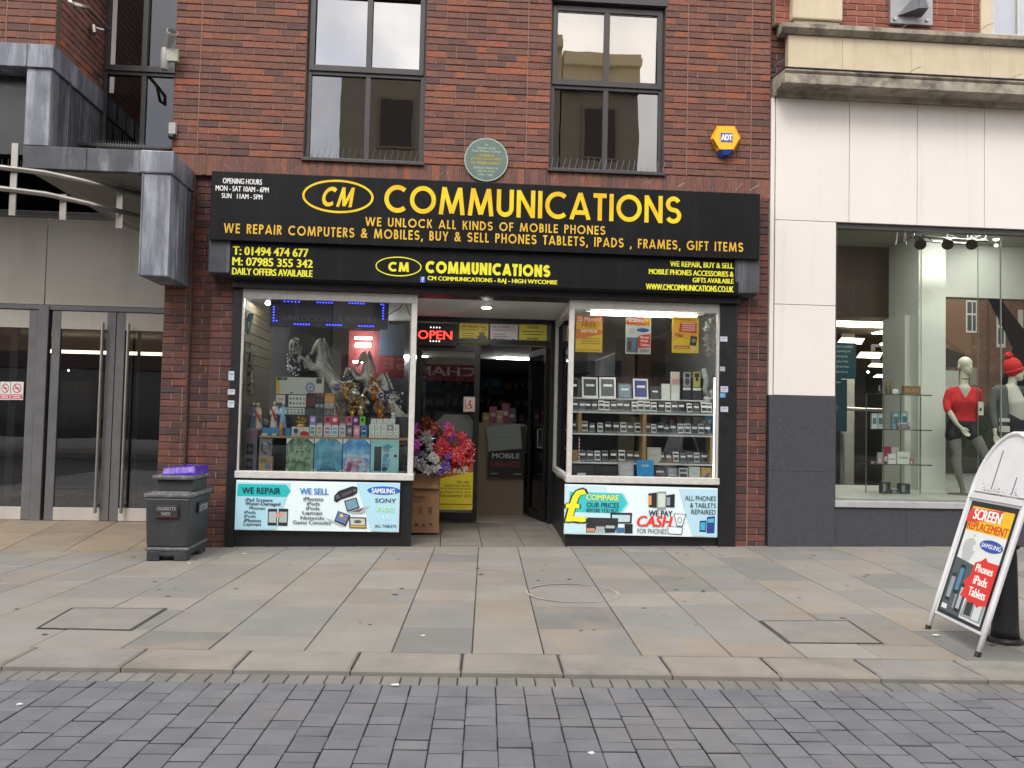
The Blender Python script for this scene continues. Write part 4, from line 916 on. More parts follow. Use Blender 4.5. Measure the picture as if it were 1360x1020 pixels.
for i, (x, y, Yl) in enumerate(((1126, 370, 3), (1172, 457, 4.4), (1153, 494, 4.5), (1188, 490, 4.5), (1323, 326, 1.4), (1109, 527, 3))):
    p = A(x, y, Yl); tag(build('spotlight', B1(SPOT).ell(p, (.045, .03, .018) if i < 2 else (.025, .02, .018), 8, 5), org=p),
        ('lit spotlight under the brown bulkhead', 'bright lit spotlight over the dark shop lettering', 'small lit spot near the teal panel', 'small lit spot over the glass shelf tower', 'small lit spot behind the glass joint beside the lighting rig', 'small lit spot at the edge of the teal panel')[i], 'light', 'spotlights in the clothes shop')
for i, (px_, Yl) in enumerate(((1150, .98), (1276, .8), (1312, .8), (1350, .8), (1323, 1.6))):  # bright discs added to light the window, most hidden behind its top frame
    p = A(px_, 330, Yl); p.z = 3.949; tag(build('downlight', B1(M('added window downlight', (1, .97, .9), .5, var=0, emit=200)).lathe(p, [(.06 if i < 4 else .03, 0), (.06 if i < 4 else .03, -.002), (.01, -.003)], 14), org=p), 'bright downlight added to the clothes window ceiling, %s along the row' % ('first', 'second', 'third', 'last', 'fourth')[i], 'light', 'added downlights in the clothes window')
for i, (x, y) in enumerate(((5.9, 3.3), (7.2, 4.2))):  # unseen panels added behind the display wall to brighten the shop depth
    mb = B1(M('added shop light panel', (1, .93, .8), .5, var=0, emit=9)).box(x, x+1.2, y, y+.6, 2.985, 2.997); tag(build('ceiling_light', mb, org=(x, y, 2.985)), ('added unseen light panel behind the white display wall', 'added unseen light panel farther behind the white display wall')[i], 'light', 'warm ceiling panels in the clothes shop')
# teal text panels
TE = lambda s: [('t', a, .06, 1-.13*(i+1)*s, .06+b, 1-.13*(i+1)*s+.08*s, '9fc0c8', .01) for i, (a, b) in enumerate((('Women is committed', .8), ('to respecting and', .7), ('embracing the', .6), ('lifestyle of the', .62), ('people who share', .66), ('products for us', .6)))]
sheet('teal_text_panel', 'tall teal panel with pale writing just inside the clothes shop window', 'panel', (1104, 455, 1137, 503), .35, '1d4654', TE(1.1))
sheet('teal_text_panel', 'darker teal panel hanging below the panel with pale writing', 'panel', (1103, 504, 1125, 573), .36, '163a48', [('r', .05, .93, .6, .96, '7fa0a8'), ('r', .1, .4, .5, .5, '2c5c6b')])
# lighting rig
t = thing('lighting_rig', 'grey truss of stage lamps hanging inside the top of the clothes shop window', 'light', A(1255, 318, .8))
mb = B1(ALU); a, b = A(1212, 314, .8), A(1311, 320, .8); mb.ring([a, b], .014, 8); mb.ring([a+V((0, .2, .0)), b+V((0, .2, 0))], .014, 8)
for e in (A(1208, 313, .8), A(1303, 315, .8)):
    for k in (-.07, .07):
        mb.ring([e+V((k, 0, -.08)), e+V((k*.6, 0, .14))], .006, 6); mb.ring([e+V((k, .2, -.08)), e+V((k*.6, .2, .14))], .006, 6)
    for z in (-.06, .0, .06): mb.ring([e+V((-.06, 0, z)), e+V((.06, .0, z+.05))], .004, 5)
build('truss', mb, t)
for i, px_ in enumerate((1222, 1258, 1290)):
    o = A(px_, 321, .85); mb = B1(M('grey lamp can', (.05, .05, .05), .4, .3)).cyl(o+V((.03, .05, .03)), o+V((-.03, -.06, -.05)), .05, .07, 14); mb.ring([o+V((.0, .03, .03)), o+V((.03, .05, .1)), o+V((.12, .05, .08)), o+V((.18, .05, .03))], .008, 6)
    build('lamp', mb, t)
# photo backdrop of a brick house
BK = '6a5248'
BKP = M('printed brick photograph', '6b5146', .5, var=.35, scale=26, stain='8a6a58', sscale=5, samt=.7)
LFP = M('printed leaves', '23281d', .5, var=.5, scale=30, stain='5f6a48', sscale=14, samt=.8)
E_ = [('r', 0, 0, 1, 1, BKP), ('p', [(0, 1), (0, .78), (.17, .66), (.17, 1)], '7c6050'), ('r', .0, .0, 1, .38, '3d3f37'), ('e', .14, .28, .13, .14, LFP), ('e', .62, .18, .3, .16, LFP), ('e', .78, .72, .12, .06, LFP), ('p', [(.0, .72), (.17, .66), (.12, .6), (0, .6)], '38383b'), ('r', .02, .34, .1, .58, 'b9bcb4'),
     ('r', .14, .8, .2, .985, 'c9c8c0'), ('r', .148, .81, .172, .9, '4c5358'), ('r', .178, .81, .195, .9, '4c5358'), ('r', .148, .91, .172, .975, '4c5358'), ('r', .178, .91, .195, .975, '4c5358'), ('r', .31, .72, .36, .96, 'c3c2ba'), ('r', .32, .74, .35, .83, '4c5358'), ('r', .32, .85, .35, .94, '4c5358'), ('r', .16, .5, .2, .6, '8d8a82'),
     ('r', .43, .8, .46, .94, 'b8b7b0'), ('r', .52, .78, .56, .9, 'b8b7b0'), ('r', .6, .74, .64, .86, 'aaa9a2'), ('r', .255, .5, .27, .97, '55463f'), ('r', .0, .99, 1, 1, '3a3532'),
     ('p', [(.26, 1), (.33, 1), (.5, .78), (.7, .7), (.62, .52), (.56, .1), (.3, .02), (.34, .3), (.33, .5), (.4, .72)], '15161b'), ('p', [(.45, .58), (.54, .74), (.62, .7), (.68, .58), (.56, .52)], 'b9bab4'), ('p', [(.66, .72), (.72, .8), (.82, .78), (.9, .6), (.74, .56)], '232325'), ('p', [(.86, .7), (1, .74), (1, .3), (.8, .3)], 'c98f2e')]
p0 = A(1249, 628, 1.96); p1 = A(1249, 394, 1.96)
sheet('photo_backdrop', 'large printed photograph of a brick house and dark figure behind the mannequins', 'backdrop', None, 0, BKP, E_, fr=Fr(p0), wh=(2.6, p1.z-p0.z), th_=.02)

# ------------------------------------------------------------------ mannequins
def limb(*pts):
    """[(px,py,dy,r)...] -> chain of tapered segments at depth Ym+dy"""
    q = [(A(x, y, Ym+dy), r) for x, y, dy, r in pts]
    return [(q[i][0], q[i][1], q[i+1][0], q[i+1][1]) for i in range(len(q)-1)]
def hand(w_, el, nm, t, thumb=V((.5, -.4, 0))):
    """palm, four unequal curled fingers and a thumb, as one skin"""
    d = (w_-el).normalized(); sd = d.cross(V((0, 1, 0))).normalized(); fw_ = V((0, -1, 0)); S = [(w_-d*.02, .019, w_+d*.03, .021)]
    for k, ln in zip((-1.5, -.5, .5, 1.5), (.058, .07, .075, .066)):
        b = w_+d*.05+sd*k*.015; S.append((w_+d*.02+sd*k*.009, .012, b, .0105)); m = b+d*ln*.55+fw_*.006; S.append((b, .0088, m, .008)); S.append((m, .008, m+d*ln*.42+fw_*.022, .0066))
    a = w_+d*.01+sd*.014; b = a+sd*.028+d*.03+fw_*.012; S += [(a, .011, b, .009), (b, .009, b+d*.03+fw_*.006, .007)]
    return blob(nm, S, .0045, SKIN, t, sm=1)
Ym = .95
o = A(1281, 662, Ym); t = thing('mannequin', 'cream faced mannequin in red V neck sweater and black shorts', 'mannequin', (o.x, o.y, FZ))
hd = A(1282, 486, Ym); k_ = hd
S = [(hd+V((0, 0, .03)), .083, hd+V((.004, .01, .035)), .085), (hd+V((.012, -.02, -.045)), .062, hd+V((.02, -.04, -.075)), .04), (hd+V((.02, -.088, -.005)), .012, hd+V((.023, -.1, -.03)), .013),
     (hd+V((.022, -.078, -.062)), .016, hd+V((.022, -.078, -.066)), .014), (hd+V((-.085, .01, -.005)), .012, hd+V((-.083, .012, -.03)), .01)]
S += limb((1281, 496, .01, .05), (1280, 512, .02, .052), (1280, 520, .02, .07)) + limb((1281, 518, .0, .08), (1279, 530, .0, .07))
S += limb((1260, 545.5, -.095, .033), (1264, 552, -.12, .034), (1271, 563, -.16, .025), (1276, 568, -.17, .02))
blob('body', S, .009, SKIN, t)
S = []
for p in ((0, 0),): 
    S += limb((1264, 519, .01, .048), (1296, 519, .01, .048)) + limb((1272, 521, -.01, .075), (1271, 534, -.045, .085), (1273, 547, -.01, .074), (1270, 560, 0, .088)) + limb((1288, 521, -.01, .075), (1288, 534, -.045, .085), (1286, 547, -.01, .074), (1286, 560, 0, .088))
    S += limb((1261, 521, .0, .05), (1257, 533, -.01, .047), (1258, 543, -.07, .043), (1260, 546, -.09, .042)) + limb((1299, 521, .0, .048), (1301, 535, .03, .044), (1301, 547, .08, .041), (1296, 556, .14, .037))
S += limb((1270, 560, -.0, .092), (1286, 561, 0, .092))
sw_ = blob('sweater', S, .011, REDK, t)
va, vb, vc = A(1273.5, 509, Ym-.09), A(1281, 527, Ym-.1), A(1289, 509, Ym-.09)
CUT[sw_.name] = lambda c_: c_.y < Ym-.01 and c_.z > vb.z and (va.x+(vb.x-va.x)*(va.z-c_.z)/(va.z-vb.z)) < c_.x < (vc.x+(vb.x-vc.x)*(vc.z-c_.z)/(vc.z-vb.z))
build('choker', B1(SHORTB).ring([hd+V((.006+.055*math.cos(a*.4), .01+.055*math.sin(a*.4), -.165)) for a in range(16)], .005, 6, closed=True), t)
S = limb((1269, 563, 0, .1), (1286, 564, 0, .1)) + limb((1268, 566, 0, .1), (1266, 578, -.02, .098)) + limb((1288, 566, 0, .10), (1293, 577, -.04, .095))
blob('shorts', S, .011, SHORTB, t)
S = limb((1266, 574, -.02, .085), (1269, 590, -.04, .068), (1271, 602, -.05, .055), (1270, 612, -.03, .056), (1273, 628, 0, .046), (1278, 648, .03, .03), (1279, 656, .03, .032), (1280, 661, .0, .028), (1285, 663, -.12, .02))
S += limb((1292, 575, -.04, .083), (1301, 590, -.08, .066), (1308, 602, -.1, .054), (1311, 612, -.07, .056), (1316, 630, 0, .044), (1321, 650, .04, .03), (1322, 656, .04, .03), (1324, 661, 0, .026), (1330, 663, -.1, .02))
blob('tights', S, .010, TIGHTS, t)
w_ = A(1277, 568.5, Ym-.17); hand(w_, A(1271, 561, Ym-.16), 'hand', t)
build('price_card', B1(C('d8d6d0')).box(A(1289, 553, Ym).x, A(1296.5, 553, Ym).x, Ym-.15, Ym-.146, A(1292, 551.5, Ym).z, A(1292, 534, Ym).z).use(C('333333')).box(A(1291, 553, Ym).x, A(1294, 553, Ym).x, Ym-.152, Ym-.1505, A(1292, 546, Ym).z, A(1292, 542, Ym).z), t, bevel=.002)
build('stand_plate', B1(STEEL).lathe((o.x, Ym, FZ), [(.2, 0), (.2, .008), (.01, .01)], 28), t)
Ym = .95
o = A(1345, 663, Ym); t = thing('mannequin', 'cream faced mannequin in red bobble hat and open grey cardigan', 'mannequin', (o.x, o.y, FZ))
hd = A(1347, 494, Ym)
S = [(hd+V((0, 0, .035)), .082, hd+V((-.01, .01, .035)), .084), (hd+V((.03, -.03, -.045)), .06, hd+V((.045, -.05, -.08)), .038), (hd+V((.075, -.08, -.01)), .012, hd+V((.085, -.088, -.03)), .012), (hd+V((.05, -.07, -.062)), .02, hd+V((.05, -.07, -.066)), .02)]
S += limb((1345, 503, .01, .05), (1344, 515, .02, .054)) + limb((1322, 566, -.06, .03), (1321, 572, -.08, .024), (1322, 577, -.09, .019))
S += limb((1343, 517, .0, .085), (1347, 535, -.02, .1), (1347, 553, 0, .1))
blob('body', S, .009, SKIN, t)
S = limb((1346, 518, -.03, .07), (1350, 535, -.05, .105), (1350, 552, -.03, .1))
blob('top', S, .011, CREAMC, t)
S = limb((1326, 517, .02, .06), (1364, 519, .02, .06)) + limb((1332, 520, .03, .075), (1332, 540, .03, .085), (1330, 560, .02, .085), (1329, 575, .02, .088)) + limb((1364, 522, .04, .08), (1368, 545, .04, .085), (1370, 575, .04, .09)) + limb((1345, 525, .1, .09), (1345, 570, .1, .1))
S += limb((1323, 519, .0, .06), (1317, 535, .0, .054), (1318, 550, -.02, .05), (1321, 566, -.06, .045))
blob('cardigan', S, .011, GREYK, t)
mb = B1(CREAMC)
for y0, y1 in ((556, 560.5), (566, 574)): p, q = A(1327, y1, Ym-.075), A(1341, y0, Ym-.075); mb.box(p.x, q.x, Ym-.085, Ym-.06, p.z, q.z)
build('pocket_bands', mb, t, bevel=.008)
blob('skirt', limb((1345, 558, .0, .12), (1347, 585, .0, .125))+limb((1360, 558, .0, .11), (1364, 585, .0, .115)), .011, SHORTB, t)
blob('tights', limb((1338, 585, 0, .08), (1338, 610, -.02, .055), (1338, 632, 0, .05), (1341, 655, .03, .03), (1342, 661, 0, .028), (1338, 663, -.1, .02))+limb((1358, 585, 0, .08), (1360, 610, -.02, .055), (1360, 632, 0, .05), (1361, 655, .03, .03), (1362, 661, 0, .028), (1366, 663, -.1, .02)), .011, TIGHTS, t)
hand(A(1322, 578, Ym-.09), A(1321, 570, Ym-.08), 'hand', t)
hc = hd+V((-.012, .008, .055)); rot = Matrix.Rotation(R(-20), 3, 'Y')
mb = B1(REDK).ell(hc, (.108, .112, .14), 20, 12, rot); hat = build('bobble_hat', mb, t, smooth=True)
mb = B1(REDK); d = rot @ V((0, 0, 1)); mb.ring([hc+rot @ V((.1*math.cos(a*.4), .104*math.sin(a*.4), -.035)) for a in range(16)], .02, 8, closed=True); build('hat_rib', mb, hat, smooth=True)
pc = hc+rot @ V((0, 0, .155)); mb = B1(REDK); rg = random.Random(4)
for i in range(60):
    v_ = V((rg.gauss(0, 1), rg.gauss(0, 1), rg.gauss(0, 1))).normalized(); mb.ell(pc+v_*.036, .018, 6, 4)
build('pompom', mb, hat, smooth=True)
build('choker', B1(SHORTB).ring([hd+V((-.012+.055*math.cos(a*.4), .01+.055*math.sin(a*.4), -.155)) for a in range(16)], .005, 6, closed=True), t)

# glass shelf tower and its stock
Yg = .9; t = thing('glass_shelf_tower', 'glass shelf tower on thin steel posts left of the red sweater mannequin', 'shelf', A(1180, 663, Yg))
mb = B1(STEEL)
for px_, dy in ((1150, 0), (1173, -.14), (1196, .12), (1222, 0)):
    p, q = A(px_, 663, Yg+dy), A(px_, 523, Yg+dy); mb.cyl((p.x, p.y, FZ), (p.x, p.y, q.z), .008, n=8)
build('post', mb, t)
zsh = []
for yy in (524, 570, 615.5):
    z = A(1185, yy, Yg).z; zsh.append(z); a, b = ax(1146, yy, Yg), ax(1226, yy, Yg)
    build('glass_shelf', B1(glass('green edged shelf glass', (.6, .68, .64), .12)).box(a, b, Yg-.2, Yg+.18, z-.012, z), t)
def cart(px0, px1, pyt, z, mcol, name, label, cat, Y=Yg, d=.06, group=None, E=None, lean=0):
    a, b = ax(px0, pyt, Y), ax(px1, pyt, Y); zt = A((px0+px1)/2, pyt, Y).z
    fr = Fr((a, Y-d/2, z+.001), (1, 0, 0), (0, math.sin(lean), math.cos(lean)))
    mb = B1(mcol if not isinstance(mcol, str) else C(mcol)); mb.fbox(fr, 0, b-a, 0, zt-z, -d, 0)
    if E: elems(mb, fr, b-a, zt-z, E)
    o = build(name, mb, org=(a, Y, z)); tag(o, label, cat, group); return o
def bottle(px, pyt, z, m, label, cap=None, Y=Yg, r=.02, g='perfume bottles on the top glass shelf'):
    x = ax(px, pyt, Y); h = A(px, pyt, Y).z-z; o = thing('bottle', label, 'bottle', (x, Y, z+.001), g)
    build('body', B1(m).lathe((x, Y, z+.001), [(r*.9, 0), (r, .01), (r, h*.6), (r*.4, h*.7), (r*.4, h*.76)], 12), o, smooth=True)
    build('cap', B1(cap or GOLD).lathe((x, Y, z+.001+h*.762), [(r*.55, 0), (r*.55, h*.22), (r*.3, h*.24)], 10), o)
cgl = M('dark cosmetic glass', (.03, .03, .035), .15)
bottle(1168, 512, zsh[0], cgl, 'squat dark bottle at the start of the top glass shelf', SILVER)
bottle(1178, 506, zsh[0], M('olive glass', (.1, .1, .05), .2), 'tall dark bottle with pale cap on the top glass shelf')
bottle(1184, 504, zsh[0], M('brown glass', (.2, .12, .05), .2), 'tallest amber topped bottle on the top glass shelf', M('amber cap', 'b5702a', .4))
bottle(1188, 514, zsh[0], M('white cosmetic pot', (.6, .6, .58), .3), 'round white jar on the top glass shelf', SILVER, r=.045)
cart(1199, 1221, 513, zsh[0], '8a6a4a', 'printed_carton', 'brown printed carton on the top glass shelf', 'box', E=[('t', 'DUST', .1, .3, .9, .7, 'b79a78')])
for i, (a, b, yt, c_, lb) in enumerate(((1157, 1164, 549, 'c9d0d0', 'pale slim carton first in the white row'), (1165, 1172, 549, 'b4bfc2', 'grey slim carton second in the white row'), (1184, 1194, 547, '7fa6b4', 'blue gift set leaning on the second glass shelf'), (1196, 1205, 546, '92b2bb', 'light blue gift set leaning beside another'), (1191, 1207, 561, '9ba7aa', 'low grey carton in front of the blue sets'), (1192, 1208, 566, '9c6a72', 'low pink carton on the second glass shelf'))):
    cart(a, b, yt, zsh[1], c_, 'cosmetics_carton', lb, 'box', Y=Yg+(.06 if i < 4 else -.08 if i == 4 else -.13), d=.04, group='cartons on the second glass shelf', E=[('r', .15, .3, .85, .7, '5d7480'), ('r', .3, .75, .7, .85, 'e0e4e2')])
for i, (a, b, yt, c_, tx, lb) in enumerate(((1165, 1173, 601, 'b8aeb0', '', 'grey pink box behind the white cards'), (1173, 1183, 593, 'a83a5e', '', 'magenta box on the third glass shelf'), (1183, 1193, 594, 'c9c4c6', '', 'white and pink box with dark print'), (1179, 1189, 603, 'dcdcdc', 'love', 'small white lettered card'), (1191, 1207, 600, 'd6d8d8', 'your favourite', 'wide white lettered card on the third shelf'), (1156, 1163, 612, '7a4a54', '', 'low dark pink tin on the third glass shelf'), (1208, 1213, 608, 'b06a78', '', 'small round pink pot on the third shelf'))):
    cart(a, b, yt, zsh[2], c_, 'gift_box', lb, 'box', Y=Yg+(.05 if i < 3 else -.08), d=.03, group='gift boxes on the third glass shelf', E=[('t', tx, .15, .4, .85, .6, '3a3a3a')] if tx else [('r', .1, .1, .5, .4, 'e6d4da')])
for i, (a, b, yt) in enumerate(((1170, 1180, 640), (1182, 1192, 650), (1194, 1206, 642))):
    o = cart(a, b, yt, FZ, ('3f474b', '6a7478', '4c555c')[i], 'gift_set', ('dark gift set on the floor of the shelf tower', 'grey low gift set between two dark ones', 'blue grey bucket of gifts on the floor of the shelf tower')[i], 'gift set', Y=Yg, d=.1, E=[('r', .1, .2, .4, .8, '8f999c'), ('r', .6, .4, .9, .9, '262b30')])

# ------------------------------------------------------------------ street furniture
# litter bin
bx, by, bz = -2.64, -.66, gz(-2.64, -.9)
def frus(mb, x0, x1, y0, y1, z0, k0, z1, k1):
    mb.hexa([(x0-k0, y0-k0, z0), (x1+k0, y0-k0, z0), (x1+k0, y1+k0, z0), (x0-k0, y1+k0, z0), (x0-k1, y0-k1, z1), (x1+k1, y0-k1, z1), (x1+k1, y1+k1, z1), (x0-k1, y1+k1, z1)])
t = thing('litter_bin', 'dark grey plastic litter bin with pale scuffed bands beside the brick pier', 'bin', (bx, by, bz))
x0, x1, y0, y1 = -2.825, -2.45, -.985, -.335
mb = B1(BINM); frus(mb, x0, x1, y0, y1, bz+.13, .004, bz+.60, .022); build('body', mb, t, bevel=.018)
mb = B1(BINM)
for a, b in ((x0, x0+.12), (x1-.12, x1)):
    mb.box(a, b, y0, y0+.14, bz-.0, bz+.1).box(a, b, y1-.2, y1, bz-.0, bz+.1)
mb.box(x0+.001, x1-.001, y0+.001, y1-.001, bz+.045, bz+.102); build('plinth', mb, t, bevel=.012)
mb = B1(BINL); frus(mb, x0, x1, y0, y1, bz+.1, .01, bz+.13, .012); build('base_band', mb, t, bevel=.008)
mb = B1(BINL); frus(mb, x0, x1, y0, y1, bz+.6, .03, bz+.64, .036); build('rim', mb, t, bevel=.012)
mb = B1(BINM); frus(mb, x0+.02, x1-.01, y0+.16, y1-.005, bz+.64, -.002, bz+.76, -.0); mb.use(BINL); frus(mb, x0+.0, x1+.0, y0+.12, y1, bz+.76, .006, bz+.80, .014); build('hood', mb, t, bevel=.012)
mb = B1(M('cigarette stub plate', (.12, .12, .12), .6, var=.4, scale=40, stain=(.5, .5, .48), sscale=40, samt=.9, srange=(.56, .62))).box(x0+.02, x1-.02, y0+.005, y0+.15, bz+.64, bz+.648); build('stub_plate', mb, t)
fr = Fr((0, y0-.024, 0), u=(0, -.038, 1)); pl = B1(M('black plaque', (.02, .02, .022), .5)); cxm = (x0+x1)/2
pl.fbox(fr, cxm-.105, cxm+.105, bz+.42, bz+.535, .0, .008); a = build('plaque', pl, t, bevel=.003)
fr = Fr((0, y0-.0335, 0), u=(0, -.038, 1)); mb = B1(C('8f8f8f')); text(mb, fr, 'CIGARETTE', cxm-.09, bz+.485, cxm+.085, bz+.518, .0, .02); text(mb, fr, 'ENDS', cxm-.045, bz+.438, cxm+.035, bz+.47, .0, .02)
mb.use(C('7a2f2c')); mb.fbox(fr, cxm-.1, cxm+.1, bz+.423, bz+.428, -.001, .001); build('lettering', mb, a)
fr = Fr((x1+.0205, 0, 0), (0, 1, 0), (.038, 0, 1)); mb = B1(BINM); mb.fbox(fr, -.78, -.48, bz+.43, bz+.535, -.01, .006); a = build('plaque', mb, t, bevel=.003)
mb = B1(C('a9a9a9')); text(mb, fr, 'LITTER', -.76, bz+.455, -.5, bz+.51, .0075, .02); build('lettering', mb, a)
# purple bag lying folded on it
mb = B1(M('purple plastic sheet', '4a2a96', .35, var=.2, scale=9, bump=.25, bscale=14)); nx, ny = 22, 22; zt_b = bz+.80; X0_, X1_, Y0_, Y1_ = x0+.06, x1+.005, y0+.17, y1-.02
def bagz(u_, v_): return zt_b+.012+.055*min(1, min(u_, 1-u_, v_*1.2, 1-v_)*22)+.012*noise.noise(V((u_*4, v_*4, 1)))+.008*noise.noise(V((u_*11, v_*6, 5)))+.02*u_
vs = []; fs = []
for i in range(nx+1):
    for j in range(ny+1):
        u_, v_ = i/nx, j/ny; vs.append((X0_+(X1_-X0_)*u_+.006*noise.noise(V((v_*6, 0, 2))), Y0_+(Y1_-Y0_)*v_+.006*noise.noise(V((u_*7, 9, 2))), bagz(u_, v_)))
k = len(vs)
for i in range(nx):
    for j in range(ny): a = i*(ny+1)+j; fs.append((a, a+ny+1, a+ny+2, a+1))
bd = [i*(ny+1) for i in range(nx+1)]+[nx*(ny+1)+j for j in range(1, ny+1)]+[i*(ny+1)+ny for i in range(nx-1, -1, -1)]+[j for j in range(ny-1, 0, -1)]
for a in bd: vs.append((vs[a][0], vs[a][1], zt_b-.002))
for i in range(len(bd)): fs.append((bd[(i+1) % len(bd)], bd[i], k+i, k+(i+1) % len(bd)))
mb.add(vs, fs); tag(build('plastic_bag', mb, org=((X0_+X1_)/2, (Y0_+Y1_)/2, zt_b)), 'crumpled purple plastic bag spread over the top of the litter bin', 'bag')

# folding advertising board
Lf, Rf = V((3.305, -3.683, 0)), V((3.23, -4.355, 0)); w_ = (Rf-Lf).length; al = R(17.5); rr_ = (Rf-Lf).normalized(); out = V((-rr_.y, rr_.x, 0))
if out.x < 0: out = -out
uu = V((0, 0, math.cos(al)))+out*math.sin(al)
t = thing('advertising_board', 'white framed folding pavement board with a yellow and red screen repair poster', 'sign', (Lf+Rf)/2)
fr = Fr(Lf, rr_, uu); H1, H2 = 1.0, 1.42
path = [fr(0, 0), fr(0, .3), fr(0, .7)]+[fr(w_/2-w_/2*math.cos(R(a)), H1+(H2-H1)*math.sin(R(a))) for a in range(0, 181, 12)]+[fr(w_, .7), fr(w_, .3), fr(w_, 0)]
build('frame', B1(WHITEM).ring(path, .016, 12), t, smooth=True)
ub = V((0, 0, math.cos(al)))-out*math.sin(al); ap = fr(0, H2); frb = Fr(ap-ub*H2+out*.05, rr_, ub)
path = [frb(0, 0), frb(0, .3), frb(0, .7)]+[frb(w_/2-w_/2*math.cos(R(a)), H1+(H2-H1)*math.sin(R(a))) for a in range(0, 181, 12)]+[frb(w_, .7), frb(w_, .3), frb(w_, 0)]
build('rear_frame', B1(WHITEM).ring(path, .016, 12), t, smooth=True)
mb = B1(WHITEM); mb.fbox(frb, .02, w_-.02, .14, H1-.02, -.006, .006); build('rear_panel', mb, t)
mb = B1(IRON)
for f_, b in ((fr, 0), (fr, w_), (frb, 0), (frb, w_)): mb.ring([f_(b, -.002), f_(b, .03)], .0185, 10)
build('foot_cap', mb, t)
mb = B1(WHITEM); mb.fbox(fr, .018, w_-.018, .125, .96, -.012, .0).fbox(fr, .016, w_-.016, .95, .99, -.014, .016); build('panel', mb, t, bevel=.003)
mb = B1(WHITEM); pts = [fr(w_/2-(w_/2-.01)*math.cos(R(a)), H1+.005+(H2-H1-.015)*math.sin(R(a)), -.008) for a in range(0, 181, 10)]; mb.prism(pts, fr.n*.008)
mb.use(C('77777c')); mb.fbox(fr, w_*.34, w_*.352, H1+.03, H1+.3, .0, .004).fbox(fr, w_*.72, w_*.732, H1+.02, H1+.13, .0, .004)
rg = random.Random(8)
for i in range(46):
    a, b = w_*rg.uniform(.14, .8), H1+.012+.05*rg.random()**2; s = rg.uniform(.003, .012); mb.fbox(fr, a, a+s, b, b+s*.7, .0, .0015)
build('header', mb, t)
E_ = [('r', 0, 0, 1, 1, '24282a'), ('r', .06, .03, .95, .93, 'd9dcdc'), ('r', .06, .745, .95, .955, 'e8b325'), ('p', [(.0, .835), (.03, .93), (.72, .955), (.74, .87), (.02, .81)], 'd23a35'),
      ('t', 'SCREEN', .14, .845, .72, .935, 'f1efe9', .05), ('t', 'REPLACEMENT', .08, .755, .93, .825, 'c23a26', .04),
      ('e', .26, .60, .14, .085, 'b4b8b8'), ('e', .26, .55, .11, .08, 'b4b8b8'), ('p', [(.27, .692), (.285, .712), (.33, .724), (.315, .7)], 'b4b8b8'), ('e', .39, .61, .05, .03, 'd9dcdc'),
      ('e', .7, .655, .24, .05, '2c4f9c'), ('t', 'SAMSUNG', .5, .636, .9, .672, 'e6e9ee', .03),
      ('p', [(.06, .03), (.5, .03), (.5, .47), (.06, .5)], '4e565c'), ('r', .09, .12, .2, .36, '2b2f33'), ('r', .1, .15, .19, .33, '8b979c'), ('r', .22, .2, .34, .45, '25282c'), ('r', .235, .23, .325, .42, '4f7f9c'), ('r', .36, .06, .47, .3, '23262b'), ('r', .375, .09, .455, .27, 'a7b0b0'), ('r', .3, .08, .34, .2, '8a9296'),
      ('p', [(.52, .05), (.94, .05), (.94, .2), (.55, .22)], '8e979a'), ('r', .58, .07, .72, .2, '33383d'), ('r', .76, .06, .9, .18, 'c9cdcc'), ('r', .08, .05, .2, .09, 'd4d6d6'),
      ('p', [(.4, .2), (.44, .28), (.39, .33), (.48, .38), (.5, .5), (.6, .52), (.68, .56), (.73, .53), (.97, .53), (.97, .2), (.85, .18), (.8, .155), (.72, .19), (.6, .17), (.55, .2)], 'd4332f'),
      ('t', 'Phones', .55, .43, .9, .495, 'f4efe9', .04), ('t', 'iPads', .58, .33, .86, .4, 'f4efe9', .04), ('t', 'Tablets', .55, .23, .9, .3, 'f4efe9', .04)]
mb = MB(); pf = Fr(fr(.045, .145, .001), rr_, uu); elems(mb, pf, w_-.09, .79, E_, c0=.001); build('poster', mb, t)

# cast iron bollard behind it
o = V((3.64, -4.01, 0)); t = thing('bollard', 'black cast iron bollard standing between the legs of the folding board', 'bollard', o)
build('base', B1(IRON).lathe(o, [(.108, 0), (.108, .02), (.1, .028), (.09, .035)], 24), t)
build('post', B1(IRON).lathe(o, [(.086, .035), (.08, .09), (.07, .55), (.066, .60)], 24), t, smooth=True)
build('collar', B1(IRON).lathe(o, [(.066, .6), (.084, .61), (.084, .63), (.066, .64), (.064, .70), (.08, .71), (.08, .735), (.06, .745), (.055, .77), (.01, .785)], 24), t)
# alarm box
o = A(963, 188, -.1); t = thing('alarm_box', 'yellow hexagonal burglar alarm box with blue base high on the brick wall', 'alarm', o)
YP = M('yellow plastic', 'f0b018', .35, var=.04); BP = M('blue plastic', '1d3f8f', .3, var=.05)
hx = lambda pts, Y: [A(900+px_/9.714, 140+py_/9.71, Y) for px_, py_ in pts]
bk = hx([(505, 268), (740, 268), (818, 425), (725, 600), (500, 600), (420, 430)], 0); ft = hx([(530, 285), (722, 285), (790, 425), (715, 562), (548, 562), (470, 430)], -.1)
mb = B1(YP); mb.add([V((p.x, -.0, p.z)) for p in bk]+[V((p.x, -.1, p.z)) for p in ft], [(6, 11, 10, 9, 8, 7)]+[(i, (i+1) % 6, 6+(i+1) % 6, 6+i) for i in range(6)]); build('case', mb, t, bevel=.004)
mb = B1(BP); p = hx([(508, 605), (722, 605), (715, 566), (548, 566), (570, 670), (655, 672)], -.05)
